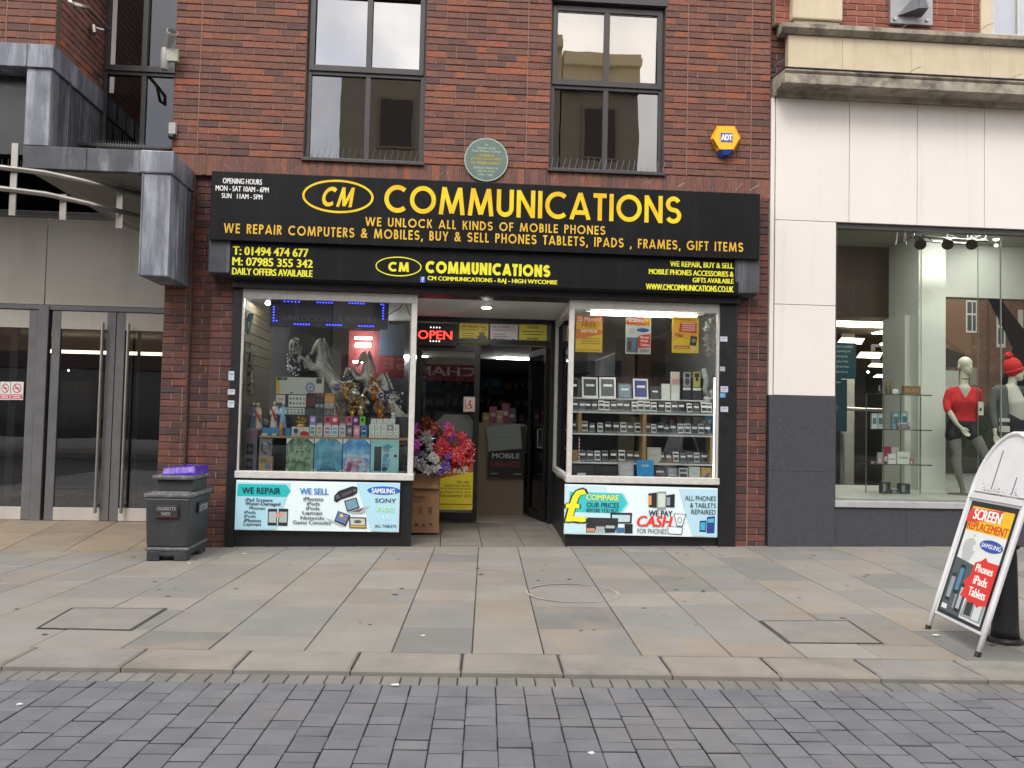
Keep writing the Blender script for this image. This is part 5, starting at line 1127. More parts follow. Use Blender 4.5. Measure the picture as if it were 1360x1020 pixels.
mb.add([(p[0].x, -.005, p[0].z), (p[1].x, -.005, p[1].z), (p[2].x, -.099, p[2].z-.001), (p[3].x, -.099, p[3].z-.001), (p[4].x, -.03, p[4].z), (p[5].x, -.03, p[5].z), (p[4].x+.012, -.085, p[4].z+.02), (p[5].x-.012, -.085, p[5].z+.02)],
       [(3, 2, 7, 6), (6, 7, 5, 4), (0, 3, 6, 4), (2, 1, 5, 7), (4, 5, 1, 0)]); build('strobe', mb, t)
mb = B1(C('3c3f96')); a = hx([(555, 470), (708, 360)], -.1); f_ = Fr((0, -.1015, 0)); mb.fbox(f_, a[0].x, a[1].x, a[0].z, a[1].z, -.002, .001); mb.use(C('f2f2f4')); text(mb, f_, 'ADT', a[0].x+.008, a[0].z+.02, a[1].x-.006, a[1].z-.018, .002, .05); build('logo', mb, t)
mb = B1(M('orange vent slots', 'b5640f', .5))
for i in range(6):
    f0 = i/6; p0 = bk[5].lerp(bk[4], .1+.72*f0); p1 = ft[5].lerp(ft[4], .08+.78*f0); mb.ring([V((p0.x, -.006, p0.z)).lerp(V((p1.x, -.1, p1.z)), .2)+V((-.004, 0, 0)), V((p0.x, -.006, p0.z)).lerp(V((p1.x, -.1, p1.z)), .85)+V((-.004, 0, 0))], .005, 4)
build('vent', mb, t)
# round plaque
o = A(645.8, 212, -.03); t = thing('wall_plaque', 'round grey green commemorative plaque with gold lettering above the black shop sign', 'plaque', o)
PG = M('grey green enamel', '5c6d66', .45, var=.1, scale=8); rad = .242
def disc(mb, c, r_, y, n=48): mb.prism([V((c.x+r_*math.cos(2*math.pi*i/n), y, c.z+r_*math.sin(2*math.pi*i/n))) for i in range(n)], (0, -y, 0))
mb = B1(PG); disc(mb, o, rad, -.03); build('disc', mb, t)
f_ = Fr((o.x, -.0305, o.z)); mb = B1(M('pale enamel rim', '93a59b', .45)); ellring(mb, f_, 0, 0, rad-.006, rad-.006, .013, .0); build('rim', mb, t)
mb = B1(C('b3bfae'))
for s, hw, z0, z1 in (('The', .02, .155, .178), ('Founder of the', .1, .115, .145), ('Royal Military College', .16, .075, .106), ('lived at a house on', .135, -.105, -.075), ('this site from', .095, -.14, -.112), ('1799 - 1802', .08, -.185, -.158)): text(mb, f_, s, -hw, z0, hw, z1, .002, .005, .15)
mb.use(M('gilt lettering', 'b5a33c', .4, .2))
for s, hw, z0, z1 in (('GENERAL', .095, .03, .058), ('JOHN GASPARD', .17, -.012, .018), ('LE MARCHANT', .165, -.055, -.025)): text(mb, f_, s, -hw, z0, hw, z1, .002, .015)
build('lettering', mb, t)
# stickers on the black pilasters
for i, (px, c_, lb) in enumerate((((303.5, 493, 311, 505), 'a9bccb', 'pale blue and white sticker, topmost on the black pilaster by the brick pier pair'), ((302.5, 517, 312, 524), 'b5b8ba', 'torn white sticker, middle one on the black pilaster near the litter bin'), ((302.5, 532, 311, 541), 'b8c2c4', 'square pale sticker, lowest on the black pilaster near the litter bin'),
        ((956.5, 447, 966, 453.5), 'b9bcc6', 'white sticker, topmost on the black pilaster beside the phone display'), ((956, 487, 963, 493), '9a9a98', 'torn grey sticker on the black pilaster beside the phone display'), ((957, 513, 967, 521), 'aeb1c4', 'lilac striped sticker above the blue one on the black pilaster'), ((956, 522, 963.5, 528), '3f8fd0', 'small bright blue sticker on the black pilaster beside the phone display'), ((957, 540, 967, 547), 'b3b5c4', 'pale sticker, lowest on the black pilaster beside the phone display'))):
    sheet('sticker', lb, 'sticker', px, -.0315, c_, [('r', .15, .55, .85, .8, '8494a4'), ('r', .15, .2, .6, .4, '9aa4ae')], 'stickers on the black pilasters', th_=.001)
# signs on the steel doors
for px, lb in (((0, 507, 13.5, 531), 'red and white no smoking sign nearest the edge of the steel doors'), ((14.2, 507, 31, 531), 'red and white no smoking sign beside the steel door stile')):
    ring_ = [('e', .5, .64, .36, .26, 'b02838'), ('e', .5, .64, .29, .21, 'd8d4d2'), ('p', [(.28, .78), (.34, .82), (.73, .5), (.67, .46)], 'b02838'), ('p', [(.3, .62), (.7, .62), (.7, .67), (.3, .67)], '3a3336'), ('r', .06, .06, .94, .3, 'c03046'), ('r', .14, .2, .86, .25, 'e6d0d2'), ('r', .2, .11, .8, .16, 'e6d0d2')]
    sheet('no_smoking_sign', lb, 'sign', px, LY-.025, 'd8d4d2', ring_, 'no smoking signs on the steel doors', th_=.002)

# ------------------------------------------------------------------ doorway things
fy = DY-.012
E1 = lambda c_, tl: [('t', tl[0], .08, .8, .9, .92, c_, .02), ('t', tl[1], .08, .65, .95, .76, c_, .02)]+[('r', .1, .5-.1*i, .55+.1*(i % 2), .53-.1*i, c_) for i in range(4)]
sheet('fanlight_notice', 'yellow notice with a safe drawing beside the lit open sign', 'notice', (610, 429.5, 648.5, 458), fy, 'dcc848', E1('4a4420', ('We Refresh Your', 'Computers   £29'))+[('r', .62, .1, .95, .42, '5f5a40'), ('r', .68, .42, .88, .6, '6f6a50')], 'notices in the fanlight', th_=.002)
sheet('fanlight_notice', 'white notice with pink heading between two yellow notices', 'notice', (651, 430.5, 687.5, 459), fy, 'cfcacd', E1('7a5a66', ('WE DO REPAIR TO', 'computers'))+[('e', .15, .2, .08, .12, '6a6a70'), ('e', .85, .2, .08, .12, '6a6a70')], 'notices in the fanlight', th_=.002)
sheet('fanlight_notice', 'yellow notice at the hinge end of the row above the open door', 'notice', (689.5, 431, 726, 460), fy, 'd6c650', [('t', 'FOR SALE', .3, .8, .7, .92, '4a4420', .02), ('r', .1, .65, .9, .69, '5a5428'), ('r', .15, .52, .85, .56, '5a5428'), ('t', 'REPAIRS', .3, .28, .7, .4, '4a4420', .02), ('r', .2, .15, .8, .19, '5a5428')], 'notices in the fanlight', th_=.002)
X0, X1, Z0, Z1 = rect(551, 430, 607, 459.5, DY-.05)
t = thing('open_sign', 'dark boxed sign with red lit OPEN letters above the shop door', 'sign', (X0, DY-.05, Z0))
build('case', B1(BLACK).box(X0, X1, DY-.07, DY-.045, Z0, Z1), t, bevel=.004)
RED = M('lit red neon', (1, .03, .02), .5, var=0, emit=2.2); f_ = Fr((X0, DY-.0715, Z0)); mb = B1(RED); W_, H_ = X1-X0, Z1-Z0
text(mb, f_, 'OPEN', W_*.08, H_*.3, W_*.88, H_*.68, .001, .01); build('lit_letters', mb, t)
mb = B1(M('white light dots', (.9, .9, .85), .5, var=0, emit=1.5))
for i in range(4):
    for b in (.8, .18): mb.fbox(f_, W_*(.36+.07*i), W_*(.385+.07*i), H_*b, H_*(b+.05), 0, .002)
build('light_dots', mb, t)
# on the closed leaf
gy = DY-.038
sheet('door_sticker', 'square white and red access sticker on the closed door leaf', 'sticker', (615.5, 527, 631, 547), gy, 'b5a09a', [('r', .06, .06, .94, .94, 'c9bdb6'), ('r', .12, .12, .2, .88, 'a03a36'), ('e', .55, .7, .1, .08, 'a03a36'), ('p', [(.45, .6), (.6, .6), (.8, .25), (.7, .2), (.5, .45)], 'a03a36'), ('e', .45, .35, .2, .17, 'a03a36'), ('e', .45, .35, .13, .11, 'c9bdb6')], th_=.002)
X0, X1, Z0, Z1 = rect(578, 548, 633, 612, DY+.06)
mb = B1(M('dark picture corner', '3c3a38', .6)).box(X0, X1, DY+.07, DY+.09, Z0, Z1).use(M('grey white canvas', 'b5b2ae', .8, var=.08)); f_ = Fr((X0, DY+.069, Z0)); W_, H_ = X1-X0, Z1-Z0
mb.poly([f_(W_*a, H_*b) for a, b in ((.2, .02), (.8, .02), (.97, .2), (.97, .8), (.8, .96), (.2, .96), (.03, .8), (.03, .2))]); mb.use(C('c9c5c0')).poly([f_(W_*a, H_*b, .001) for a, b in ((.84, .99), (.99, .99), (.99, .8))])
tag(build('wrapped_picture', mb, org=(X0, DY, Z0)), 'grey octagonal wrapped picture leaning inside the closed door leaf', 'picture')
sheet('service_poster', 'yellow poster with orange heading stuck low on the closed door leaf', 'poster', (580, 612, 628, 677), gy, 'e0cc30', [('p', [(0, 1), (1, 1), (1, .78), (0, .62)], 'b0622c'), ('t', 'Service', .05, .74, .85, .96, 'd9cbb4', .03), ('t', 'We offer', .55, .54, .92, .6, '5a4a1c', .01), ('t', 'months free service', .2, .47, .95, .53, '5a4a1c', .01), ('t', 'to all phone & products', .1, .4, .95, .46, '5a4a1c', .01), ('t', 'purchased on or after', .1, .33, .95, .39, '5a4a1c', .01), ('t', '15th December 2015', .1, .26, .95, .32, '5a4a1c', .01), ('r', .02, .1, .98, .12, '8a7a24')], th_=.002)
# cardboard box
bX0, bX1 = ax(538, 665, .9), ax(583.5, 665, .9); bY0, bY1 = .9, 1.28; bz0 = .008; bz1 = A(560, 629, .9).z
t = thing('cardboard_box', 'brown cardboard box with black print holding artificial flowers in the shop doorway', 'box', ((bX0+bX1)/2, bY0, bz0))
mb = B1(CARD); s = .006
mb.box(bX0, bX1, bY0, bY0+s, bz0, bz1).box(bX0, bX1, bY1-s, bY1, bz0, bz1).box(bX0, bX0+s, bY0+s, bY1-s, bz0, bz1).box(bX1-s, bX1, bY0+s, bY1-s, bz0, bz1).box(bX0+s, bX1-s, bY0+s, bY1-s, bz0+.001, bz0+s)
build('carton', mb, t)
mb = B1(CARD); mb.hexa([(bX0+.004, bY0, bz1-.001), (bX1-.004, bY0, bz1-.001), (bX1-.004, bY0+.005, bz1-.001), (bX0+.004, bY0+.005, bz1-.001), (bX0+.006, bY0-.05, bz1-.17), (bX1-.006, bY0-.05, bz1-.17), (bX1-.006, bY0-.045, bz1-.17), (bX0+.006, bY0-.045, bz1-.17)]); build('flap', mb, t)
f_ = Fr((bX0, bY0-.001, bz0)); W_, H_ = bX1-bX0, bz1-bz0; mb = MB()
elems(mb, f_, W_, H_, [('t', 'MODEL', .12, .63, .3, .655, '3c2c20', .01), ('t', 'TVP9000', .14, .58, .58, .62, '3c2c20', .03), ('r', .14, .55, .5, .56, '5a4434'), ('r', .12, .52, .6, .53, '5a4434')]+[('r', .12+.28*i, .33+.03*k, .24+.28*i, .342+.03*k, '4a3626') for i in range(3) for k in range(4)]
      +[('r', .1, .1, .85, .105, '6a5240'), ('e', .18, .14, .04, .025, '4a3626'), ('r', .3, .12, .4, .16, '4a3626'), ('p', [(.5, .12), (.56, .165), (.62, .12)], '4a3626'), ('p', [(.7, .165), (.76, .12), (.82, .165)], '4a3626')]); build('print', mb, t)
# artificial flowers
FC = {'red': M('red satin petal', '86081a', .3, var=.45, scale=45), 'magenta': M('magenta satin petal', '86207a', .45, var=.2, scale=20), 'silver': M('silver glitter petal', (.32, .31, .33), .3, .6, var=.5, scale=60), 'white': M('white satin petal', '8a8a84', .5, var=.15, scale=20), 'copper': M('copper glitter petal', '6a2c1c', .35, .4, var=.5, scale=60), 'purple': M('purple satin petal', '4a2478', .45, var=.2, scale=20), 'pink': M('coral pink petal', '9c2440', .45, var=.2, scale=20)}
GRN = M('dark plastic stem', (.02, .035, .018), .6)
rg = random.Random(11)
def flower(px, py, r_px, colr, shape, label, Y):
    c = A(px, py, Y); r_ = r_px/128; t = thing('artificial_flower', label, 'flower', c, 'artificial flowers in the cardboard box'); ax_ = V((rg.uniform(-.5, .5), -1, rg.uniform(-.1, .7))).normalized()
    q = ax_.to_track_quat('Z', 'Y'); mb = B1(FC[colr])
    for ly in range(3):
        n_ = {'star': 9, 'lily': 7, 'round': 10, 'leaf': 11}[shape]
        for i in range(n_):
            a = 2*math.pi*(i+.5*ly)/n_+rg.uniform(-.15, .15); L_ = r_*(1-.22*ly)*rg.uniform(.85, 1.12); wd = L_*{'star': .17, 'lily': .2, 'round': .3, 'leaf': .09}[shape]; up_ = {'star': .25, 'lily': .55, 'round': .6, 'leaf': .1}[shape]+.3*ly
            d = V((math.cos(a), math.sin(a), 0)); s_ = V((-math.sin(a), math.cos(a), 0)); pts = []
            for f_, wf, h in ((0, .15, 0), (.3, .8, up_*.18), (.6, 1, up_*.3), (.85, .55, up_*.3-.05), (1, .03, up_*.22-.12-.12*rg.random())):
                m = d*(L_*f_)+V((0, 0, L_*h+.004*ly)); pts += [c+q @ (m+s_*wd*wf), c+q @ (m-V((0, 0, L_*.06))), c+q @ (m-s_*wd*wf)]
            mb.add(pts, [(3*k, 3*k+1, 3*k+4, 3*k+3) for k in range(4)]+[(3*k+1, 3*k+2, 3*k+5, 3*k+4) for k in range(4)])
    build('petals', mb, t); e = V(((bX0+bX1)/2+rg.uniform(-.08, .08), 1.08+rg.uniform(-.08, .08), bz1-.2))
    build('stem', B1(GRN).ring([c+V((0, .012, 0)), c.lerp(e, .5)+V((0, .05, .02)), e], .004, 5), t)
    build('centre', B1(GOLD if shape != 'round' else FC[colr]).ell(c-V((0, .01, 0)), r_*.12, 8, 5), t)
for a in ((586, 596, 19, 'red', 'star', 'big red poinsettia in the middle of the bunch', .8), (608, 603, 20, 'red', 'star', 'big red poinsettia hanging over the poster', .78), (620, 590, 14, 'red', 'star', 'red poinsettia at the outer tip of the bunch', .85), (622, 610, 12, 'red', 'star', 'drooping red poinsettia below the outer tip', .82), (600, 616, 11, 'red', 'star', 'small red poinsettia under the two big ones', .84),
          (597, 574, 13, 'pink', 'lily', 'coral pink lily above the red poinsettias', .9), (547, 570, 13, 'magenta', 'lily', 'magenta lily at the top by the white frame', .8), (551, 590, 12, 'magenta', 'lily', 'magenta lily below another magenta lily', .78), (543, 560, 9, 'red', 'lily', 'dark red bloom at the top by the white frame', .9),
          (541, 594, 11, 'silver', 'round', 'silver rose nearest the white window frame', .76), (547, 612, 12, 'silver', 'round', 'silver rose just above the box flap', .78), (559, 617, 11, 'silver', 'round', 'silver rose in the middle above the box', .77), (566, 582, 15, 'silver', 'leaf', 'silver fern leaf spray in the middle of the bunch', .85), (573, 594, 12, 'white', 'leaf', 'pale leaf spray beside the silver fern', .82),
          (576, 608, 11, 'white', 'round', 'white rose above the box corner', .76), (578, 621, 10, 'white', 'round', 'greenish white rose resting on the box corner', .75), (567, 561, 12, 'copper', 'leaf', 'copper glitter spray at the very top', .95), (578, 567, 11, 'copper', 'star', 'copper glitter star flower near the top', .95), (560, 572, 10, 'copper', 'lily', 'copper lily between the sprays', .95),
          (592, 620, 10, 'purple', 'lily', 'purple bloom hanging beside the box', .76), (583, 626, 8, 'purple', 'round', 'small purple rose at the box edge', .75), (569, 624, 10, 'silver', 'lily', 'silver lily spilling over the box flap', .75),
          (613, 580, 10, 'red', 'star', 'small red poinsettia touching the poster edge', .86), (604, 590, 10, 'copper', 'leaf', 'copper spray between the two big poinsettias', .83), (626, 600, 10, 'red', 'leaf', 'thin red spray at the outermost tip', .86), (589, 582, 9, 'pink', 'lily', 'small coral lily behind the big poinsettia', .92), (555, 580, 10, 'copper', 'leaf', 'copper spray beside the magenta lilies', .92), (552, 601, 9, 'purple', 'lily', 'purple bloom among the silver roses', .82),
          (583, 610, 9, 'silver', 'leaf', 'silver spray under the middle poinsettia', .8), (563, 604, 10, 'silver', 'leaf', 'silver spray in the heart of the bunch', .84), (571, 574, 9, 'red', 'star', 'small dark red star flower near the top', .93), (541, 578, 9, 'magenta', 'lily', 'small magenta lily half behind the white frame', .86), (609, 618, 8, 'red', 'lily', 'small red bloom hanging lowest over the poster', .84),
          (594, 566, 9, 'magenta', 'lily', 'magenta lily above the coral ones', .93), (600, 583, 9, 'purple', 'leaf', 'purple spray behind the big poinsettias', .9), (616, 597, 8, 'silver', 'leaf', 'silver spray between the outer poinsettias', .84), (583, 576, 9, 'copper', 'leaf', 'copper spray behind the silver fern', .92), (597, 606, 8, 'purple', 'round', 'small purple rose between the two big poinsettias', .78), (549, 598, 8, 'pink', 'star', 'small coral star flower above the silver roses', .8)): flower(*a)
# counter, boards and stock inside the shop
mb = B1(M('beige counter laminate', '7a6a58', .5, var=.08)); p = A(636, 660, 3.0); q = A(697, 563, 3.0); mb.box(p.x-.3, q.x, 3.0, 3.6, 0, q.z); build('front', mb, thing('shop_counter', 'beige counter with wooden sides just inside the shop door', 'counter', (p.x, 3, 0)))
X0, X1, Z0, Z1 = rect(648, 570, 695, 634, 2.9)
sheet('display_board', 'black board with white and red lettering in front of the counter', 'board', (648, 566, 697, 634), 2.93, '131315', [('t', 'MOBILE', .12, .37, .86, .47, 'a5a5a5', .03), ('t', 'UNLOCK', .1, .2, .88, .31, '7a1c20', .03), ('r', .08, .06, .28, .08, '8a8a8a'), ('r', .72, .06, .92, .08, '8a8a8a'), ('t', 'FIX THE', .3, .88, .7, .95, '5a5a5a', .01)], th_=.02)
sheet('paper_sheet', 'tilted grey paper sheet taped over the black board', 'paper', (649, 567, 694, 600), 2.88, '77807c', [('r', .1, .7, .7, .73, '66706c'), ('r', .1, .5, .8, .53, '66706c')], th_=.002, tilt=6)
sheet('paper_sheet', 'narrow grey paper sheet on the shelf unit beside the open door', 'paper', (697, 565, 717, 602), 3.2, '4c524f', [('r', .1, .6, .8, .63, '404643')], th_=.002)
for i, (x, y, c_, lb) in enumerate(((655, 540, '8a3a58', 'pink soft toy on the counter'), (663, 545, 'a08a7a', 'beige packet on the counter'), (672, 536, '7a3a4a', 'tall rose packet on the counter'), (646, 548, '8a8a4a', 'olive packet on the counter'), (680, 542, '554a6a', 'violet packet on the counter'))):
    cart(x-5, x+5, y, q.z, c_, 'packet', lb, 'packet', Y=3.2+.02*i, d=.05, E=[('r', .2, .4, .8, .6, 'b5a9a0')], group='packets on the counter')
mb = B1(M('dark shelf unit', (.03, .032, .035), .6)); p = A(700, 660, 3.6)
for k in range(9): mb.box(p.x, p.x+.9, 3.4, 3.7, .25*k+.1, .25*k+.12)
mb.box(p.x, p.x+.9, 3.7, 3.73, 0, 2.5).box(p.x+.0, p.x+.02, 3.4, 3.7, 0, 2.5); tag(build('shelf_unit', mb, org=(p.x, 3.4, 0)), 'dark tall shelf unit behind the open door leaf', 'shelf')
mb = B1(M('dark wall shelving', (.04, .045, .05), .7))
for k in range(7): mb.box(-.6, 1.9, 7.6, 8.0, .35*k+.2, .35*k+.225)
mb.box(-.6, 1.9, 8.0, 8.05, 0, 2.6); tag(build('wall_shelving', mb, org=(0, 7.6, 0)), 'dark stocked shelving along the back wall of the phone shop', 'shelf')
rg = random.Random(5); nn = 0
for k in range(2, 6):
    x = -.5
    while x < 1.7:
        wd = rg.uniform(.07, .2); ht = rg.uniform(.1, .25); c_ = rg.choice(('5a6468', '2c5568', '686058', '7a746a', '33383c', '5f4048', '486870')); nn += 1
        mb = B1(C(c_)).box(x, x+wd, 7.65, 7.8, .35*k+.2265, .35*k+.2265+ht).use(C('9a9a98')).box(x+wd*.2, x+wd*.8, 7.648, 7.6495, .35*k+.24+ht*.3, .35*k+.24+ht*.5)
        tag(build('stock_box', mb, org=(x, 7.65, .35*k+.2265)), 'dim accessory packet on the back shelving of the phone shop', 'packet', 'packets on the back shelving'); x += wd+.03
for i, (px, lb) in enumerate((((557, 500, 585, 520), 'dim blue screen poster seen through the closed door leaf'), ((648, 502, 668, 524), 'dim blue poster on the back shelving seen through the open doorway'))):
    sheet('blue_poster', lb, 'poster', px, 7.55, '2a6a86', [('r', .1, .1, .9, .5, '1f4f68'), ('e', .5, .7, .2, .15, '5f9ab0')], th_=.01)
for i, (x0, x1, y) in enumerate(((661, 687, 476), (657, 680, 483.5), (650, 670, 491.5))):
    p = G(x0, y, SOF-.02); q = G(x1, y, SOF-.02); mb = B1(LAMP).box(p.x, p.x+1.0, p.y, p.y+.12, SOF-.05, SOF-.01)
    tag(build('ceiling_light', mb, org=p), ('lit tube light nearest the shop doorway', 'lit tube light, middle of three above the shop counter', 'lit tube light farthest into the phone shop')[i], 'light', 'tube lights in the phone shop')
for i, (x, y) in enumerate(((561, 474), (561, 483))):  # extra glowing tubes stand in for reflections in the closed door glass
    p = G(x, y, SOF-.02); tag(build('ceiling_light', B1(LAMP).box(p.x-.5, p.x+.1, p.y, p.y+.12, SOF-.05, SOF-.01), org=p), ('lit tube standing in for a reflection high in the closed door leaf', 'second lit tube standing in for a reflection in the closed door leaf')[i], 'light', 'tube lights in the phone shop')

# ------------------------------------------------------------------ left display window
DKL = ZL-.03+.002
t = thing('led_sign', 'navy LED message board with blue dots hanging in the left shop window', 'sign', A(437, 417, .12))
X0, X1, Z0, Z1 = rect(358, 398.5, 516, 435.5, .12); W_, H_ = X1-X0, Z1-Z0
build('case', B1(M('navy plastic case', (.012, .012, .03), .4)).box(X0, X1, .12, .17, Z0, Z1), t, bevel=.006)
f_ = Fr((X0, .1185, Z0)); LED = M('lit blue LED', (.03, .04, 1), .5, var=0, emit=6); mb = B1(LED); u_ = lambda cx: (cx-304)/826
dots = [(u_(405+25*i), .9) for i in range(5)]+[(u_(632+20*i), .9) for i in range(6)]+[(u_(855+20*i), .91) for i in range(6)]+[(u_(480+20*i), .1) for i in range(6)]+[(u_(702+20*i), .11) for i in range(6)]+[(u_(925+20*i), .1) for i in range(6)]+[(.035, .2+.1*i) for i in range(6)]+[(.06, .2)]+[(.955, .38+.1*i) for i in range(6)]+[(.935, .9)]
for a, b in dots: mb.fbox(f_, W_*a-.006, W_*a+.006, H_*b-.005, H_*b+.005, 0, .003)
build('lit_dots', mb, t)
mb = B1(M('unlit LED lettering', '4a4c5c', .5)); text(mb, f_, 'UNLOCKING & REPAIRS', W_*.12, H_*.22, W_*.9, H_*.42, .0005, -.005); build('lettering', mb, t)
mb = B1(IRON)
for a in (.12, .88): mb.ring([(X0+W_*a, .145, Z1), (X0+W_*a+.02, .14, SOF-.02)], .004, 6)
build('hanging_wire', mb, t)
mb = B1(IRON); mb.ring([A(516, 418, .13), A(530, 410, .1), A(541, 396, .05), A(538, 402, .03), A(545, 420, .04)], .005, 6); tag(build('loose_cable', mb, org=A(530, 410, .1)), 'loose black cable running from the LED board to the window frame', 'cable')
p = A(356, 402.5, .4); tag(build('spotlight', B1(M('lit display spot', (1, .97, .9), .5, var=0, emit=190)).ell(p, (.03, .02, .024), 10, 6), org=p), 'small lit spotlight beside the LED board', 'light')
# shelf and pictures
zs_ = A(440, 580, .3).z; sa, sb = ax(347, 580, .3), LX1-.07
mb = B1(PLY).box(sa, sb, .2, .9, zs_-.022, zs_); tag(build('display_shelf', mb, org=(sa, .2, zs_)), 'wooden shelf of gifts across the left shop window', 'shelf')
zst = A(420, 551, .55).z
mb = B1(M('dark display step', (.05, .048, .05), .7)).box(sa+.02, sb-.005, .5, .9, zs_+.001, zst); tag(build('display_step', mb, org=(sa, .5, zs_)), 'dark raised step behind the gifts in the left shop window', 'step')
rg = random.Random(21)
def blobsE(n, cols, x0, x1, y0, y1, s): return [('e', rg.uniform(x0, x1), rg.uniform(y0, y1), s*rg.uniform(.5, 1.4), s*rg.uniform(.5, 1.4)*.8, rg.choice(cols)) for _ in range(n)]
MOT = lambda nm, a, b, sc_, rg_=(.42, .58): M(nm, a, .5, var=.25, scale=sc_*2.3, stain=b, sscale=sc_, samt=.9, srange=rg_)
PIC = [((380, 582.5, 416, 630), MOT('mottled green print', '3f5c4c', '86a48c', 13), 'green toned wrapped picture, first in the row under the gift shelf', [('e', .5, .55, .2, .24, MOT('mottled pale green print', '5f7c66', '93aa8f', 22)), ('e', .4, .62, .05, .03, '3c5446'), ('e', .6, .62, .05, .03, '3c5446'), ('p', [(.46, .6), (.54, .6), (.57, .42), (.43, .42)], '7f9c84'), ('e', .5, .34, .08, .03, '3f5748')]),
       ((417.3, 583, 454, 630.5), MOT('mottled blue print', '3f7f9f', '6aa9c4', 9), 'blue wrapped picture with a pale seated outline in the row under the gift shelf', [('p', [(.28, .16), (.78, .16), (.62, .62), (.4, .62)], MOT('mottled teal print', '3a7490', '5896b0', 18)), ('e', .5, .74, .11, .1, '5f9dba'), ('p', [(.2, .1), (.8, .1), (.78, .17), (.24, .17)], '33667f')]),
       ((455.3, 583.5, 491.3, 631), MOT('mottled sky print', '3f86c4', '7fb4d8', 5), 'sky blue and pink wrapped picture in the row under the gift shelf', [('r', .02, .46, .98, .58, MOT('mottled haze print', '8fb4cc', 'b9c8d0', 9)), ('p', [(.1, .06), (.9, .06), (.95, .3), (.7, .48), (.4, .44), (.2, .5), (.06, .3)], MOT('mottled pink print', '8a6a94', 'd0b6c4', 16)), ('p', [(.12, .08), (.3, .08), (.36, .3), (.22, .36)], '8a4460'), ('p', [(.6, .1), (.85, .1), (.8, .34), (.66, .3)], MOT('mottled aqua print', '6fa8c4', 'a9cfe0', 20))]),
       ((492.3, 584, 529.5, 631.5), '8fc4c6', 'pale turquoise picture with a dark shape, last in the row under the gift shelf', [('r', .12, .1, .38, .8, '26303a'), ('p', [(.42, .15), (.62, .12), (.7, .4), (.62, .62), (.46, .58), (.4, .35)], MOT('mottled denim print', '3f7796', '7fb4cc', 20)), ('e', .55, .74, .14, .1, MOT('mottled grey print', '55707f', '8fa8b0', 20)), ('p', [(.4, .8), (.6, .88), (.78, .8), (.7, .76), (.45, .76)], '4a86a4'), ('e', .5, .16, .1, .07, '2f4a5c'), ('p', [(.62, .5), (.86, .56), (.88, .5), (.64, .43)], '9fc0c4'), ('e', .88, .54, .06, .04, '24343c')])]
for px, bk, lb, E in PIC:
    X0, X1, Z0, Z1 = rect(*px, .16); Z0 = DKL
    w_, h_ = X1-X0, Z1-Z0; mb = B1(C('c9cfd0')); f_ = Fr((X0, .16, Z0)); mb.fbox(f_, 0, w_, 0, h_, -.02, 0)
    k = .2 if bk != '8fc4c6' else .06
    elems(mb, f_, w_, h_, [('p', [(k, .0), (1-k, 0), (1, k*.75), (1, 1-k*.75), (1-k, 1), (k, 1), (0, 1-k*.75), (0, k*.75)], bk)]+E)
    tag(build('wrapped_picture', mb, org=f_.O), lb, 'picture', 'wrapped pictures under the gift shelf')
mb = B1(M('dark void sheet', (.015, .017, .016), .9)).box(ax(363, 600, .45), ax(381, 600, .45), .45, .46, DKL, zs_-.03); tag(build('dark_void', mb, org=(ax(363, 600, .45), .45, DKL)), 'dark sheet standing in for the shaded void beside the first wrapped picture', 'panel')  # shade of an empty gap given as a dark coloured sheet
cart(345, 363, 606, DKL, 'a58a68', 'printed_bag', 'beige printed bag standing on the window floor beside the dark panel', 'bag', Y=.2, d=.08, E=[('r', .05, .55, .95, .97, '8a7458'), ('t', 'E10', .15, .66, .5, .84, '3a322a', .03), ('e', .68, .38, .2, .14, '3a5a8a'), ('e', .68, .38, .1, .07, '6a8ab0')])
zb_ = A(354, 606, .2).z+.002
cart(346, 362, 583, zb_, '6d7076', 'printed_tin', 'grey tin with black scroll print on top of the beige bag', 'tin', Y=.2, d=.07, E=[('e', .5, .5, .4, .38, '2a2c30'), ('e', .52, .5, .27, .26, '6d7076'), ('r', .55, .2, .8, .6, '6d7076'), ('e', .45, .75, .2, .1, '8a8d92')])
cart(327, 343.5, 570, DKL, '68647a', 'gift_column', 'mauve grey tall gift box with black window panels in the window corner', 'box', Y=.3, d=.1, E=[('r', .05, .72, .95, .98, '7a5f78'), ('r', .15, .4, .7, .66, '22242c'), ('r', .15, .05, .7, .32, '22242c'), ('e', .42, .53, .2, .06, '55586a'), ('e', .42, .18, .2, .06, '55586a')])
cart(313.5, 318, 588, DKL, '6e2430', 'red_box', 'narrow dark red box at the very edge of the left window', 'box', Y=.12, d=.05, E=[('r', .1, .7, .9, .95, 'a9a0a0')])
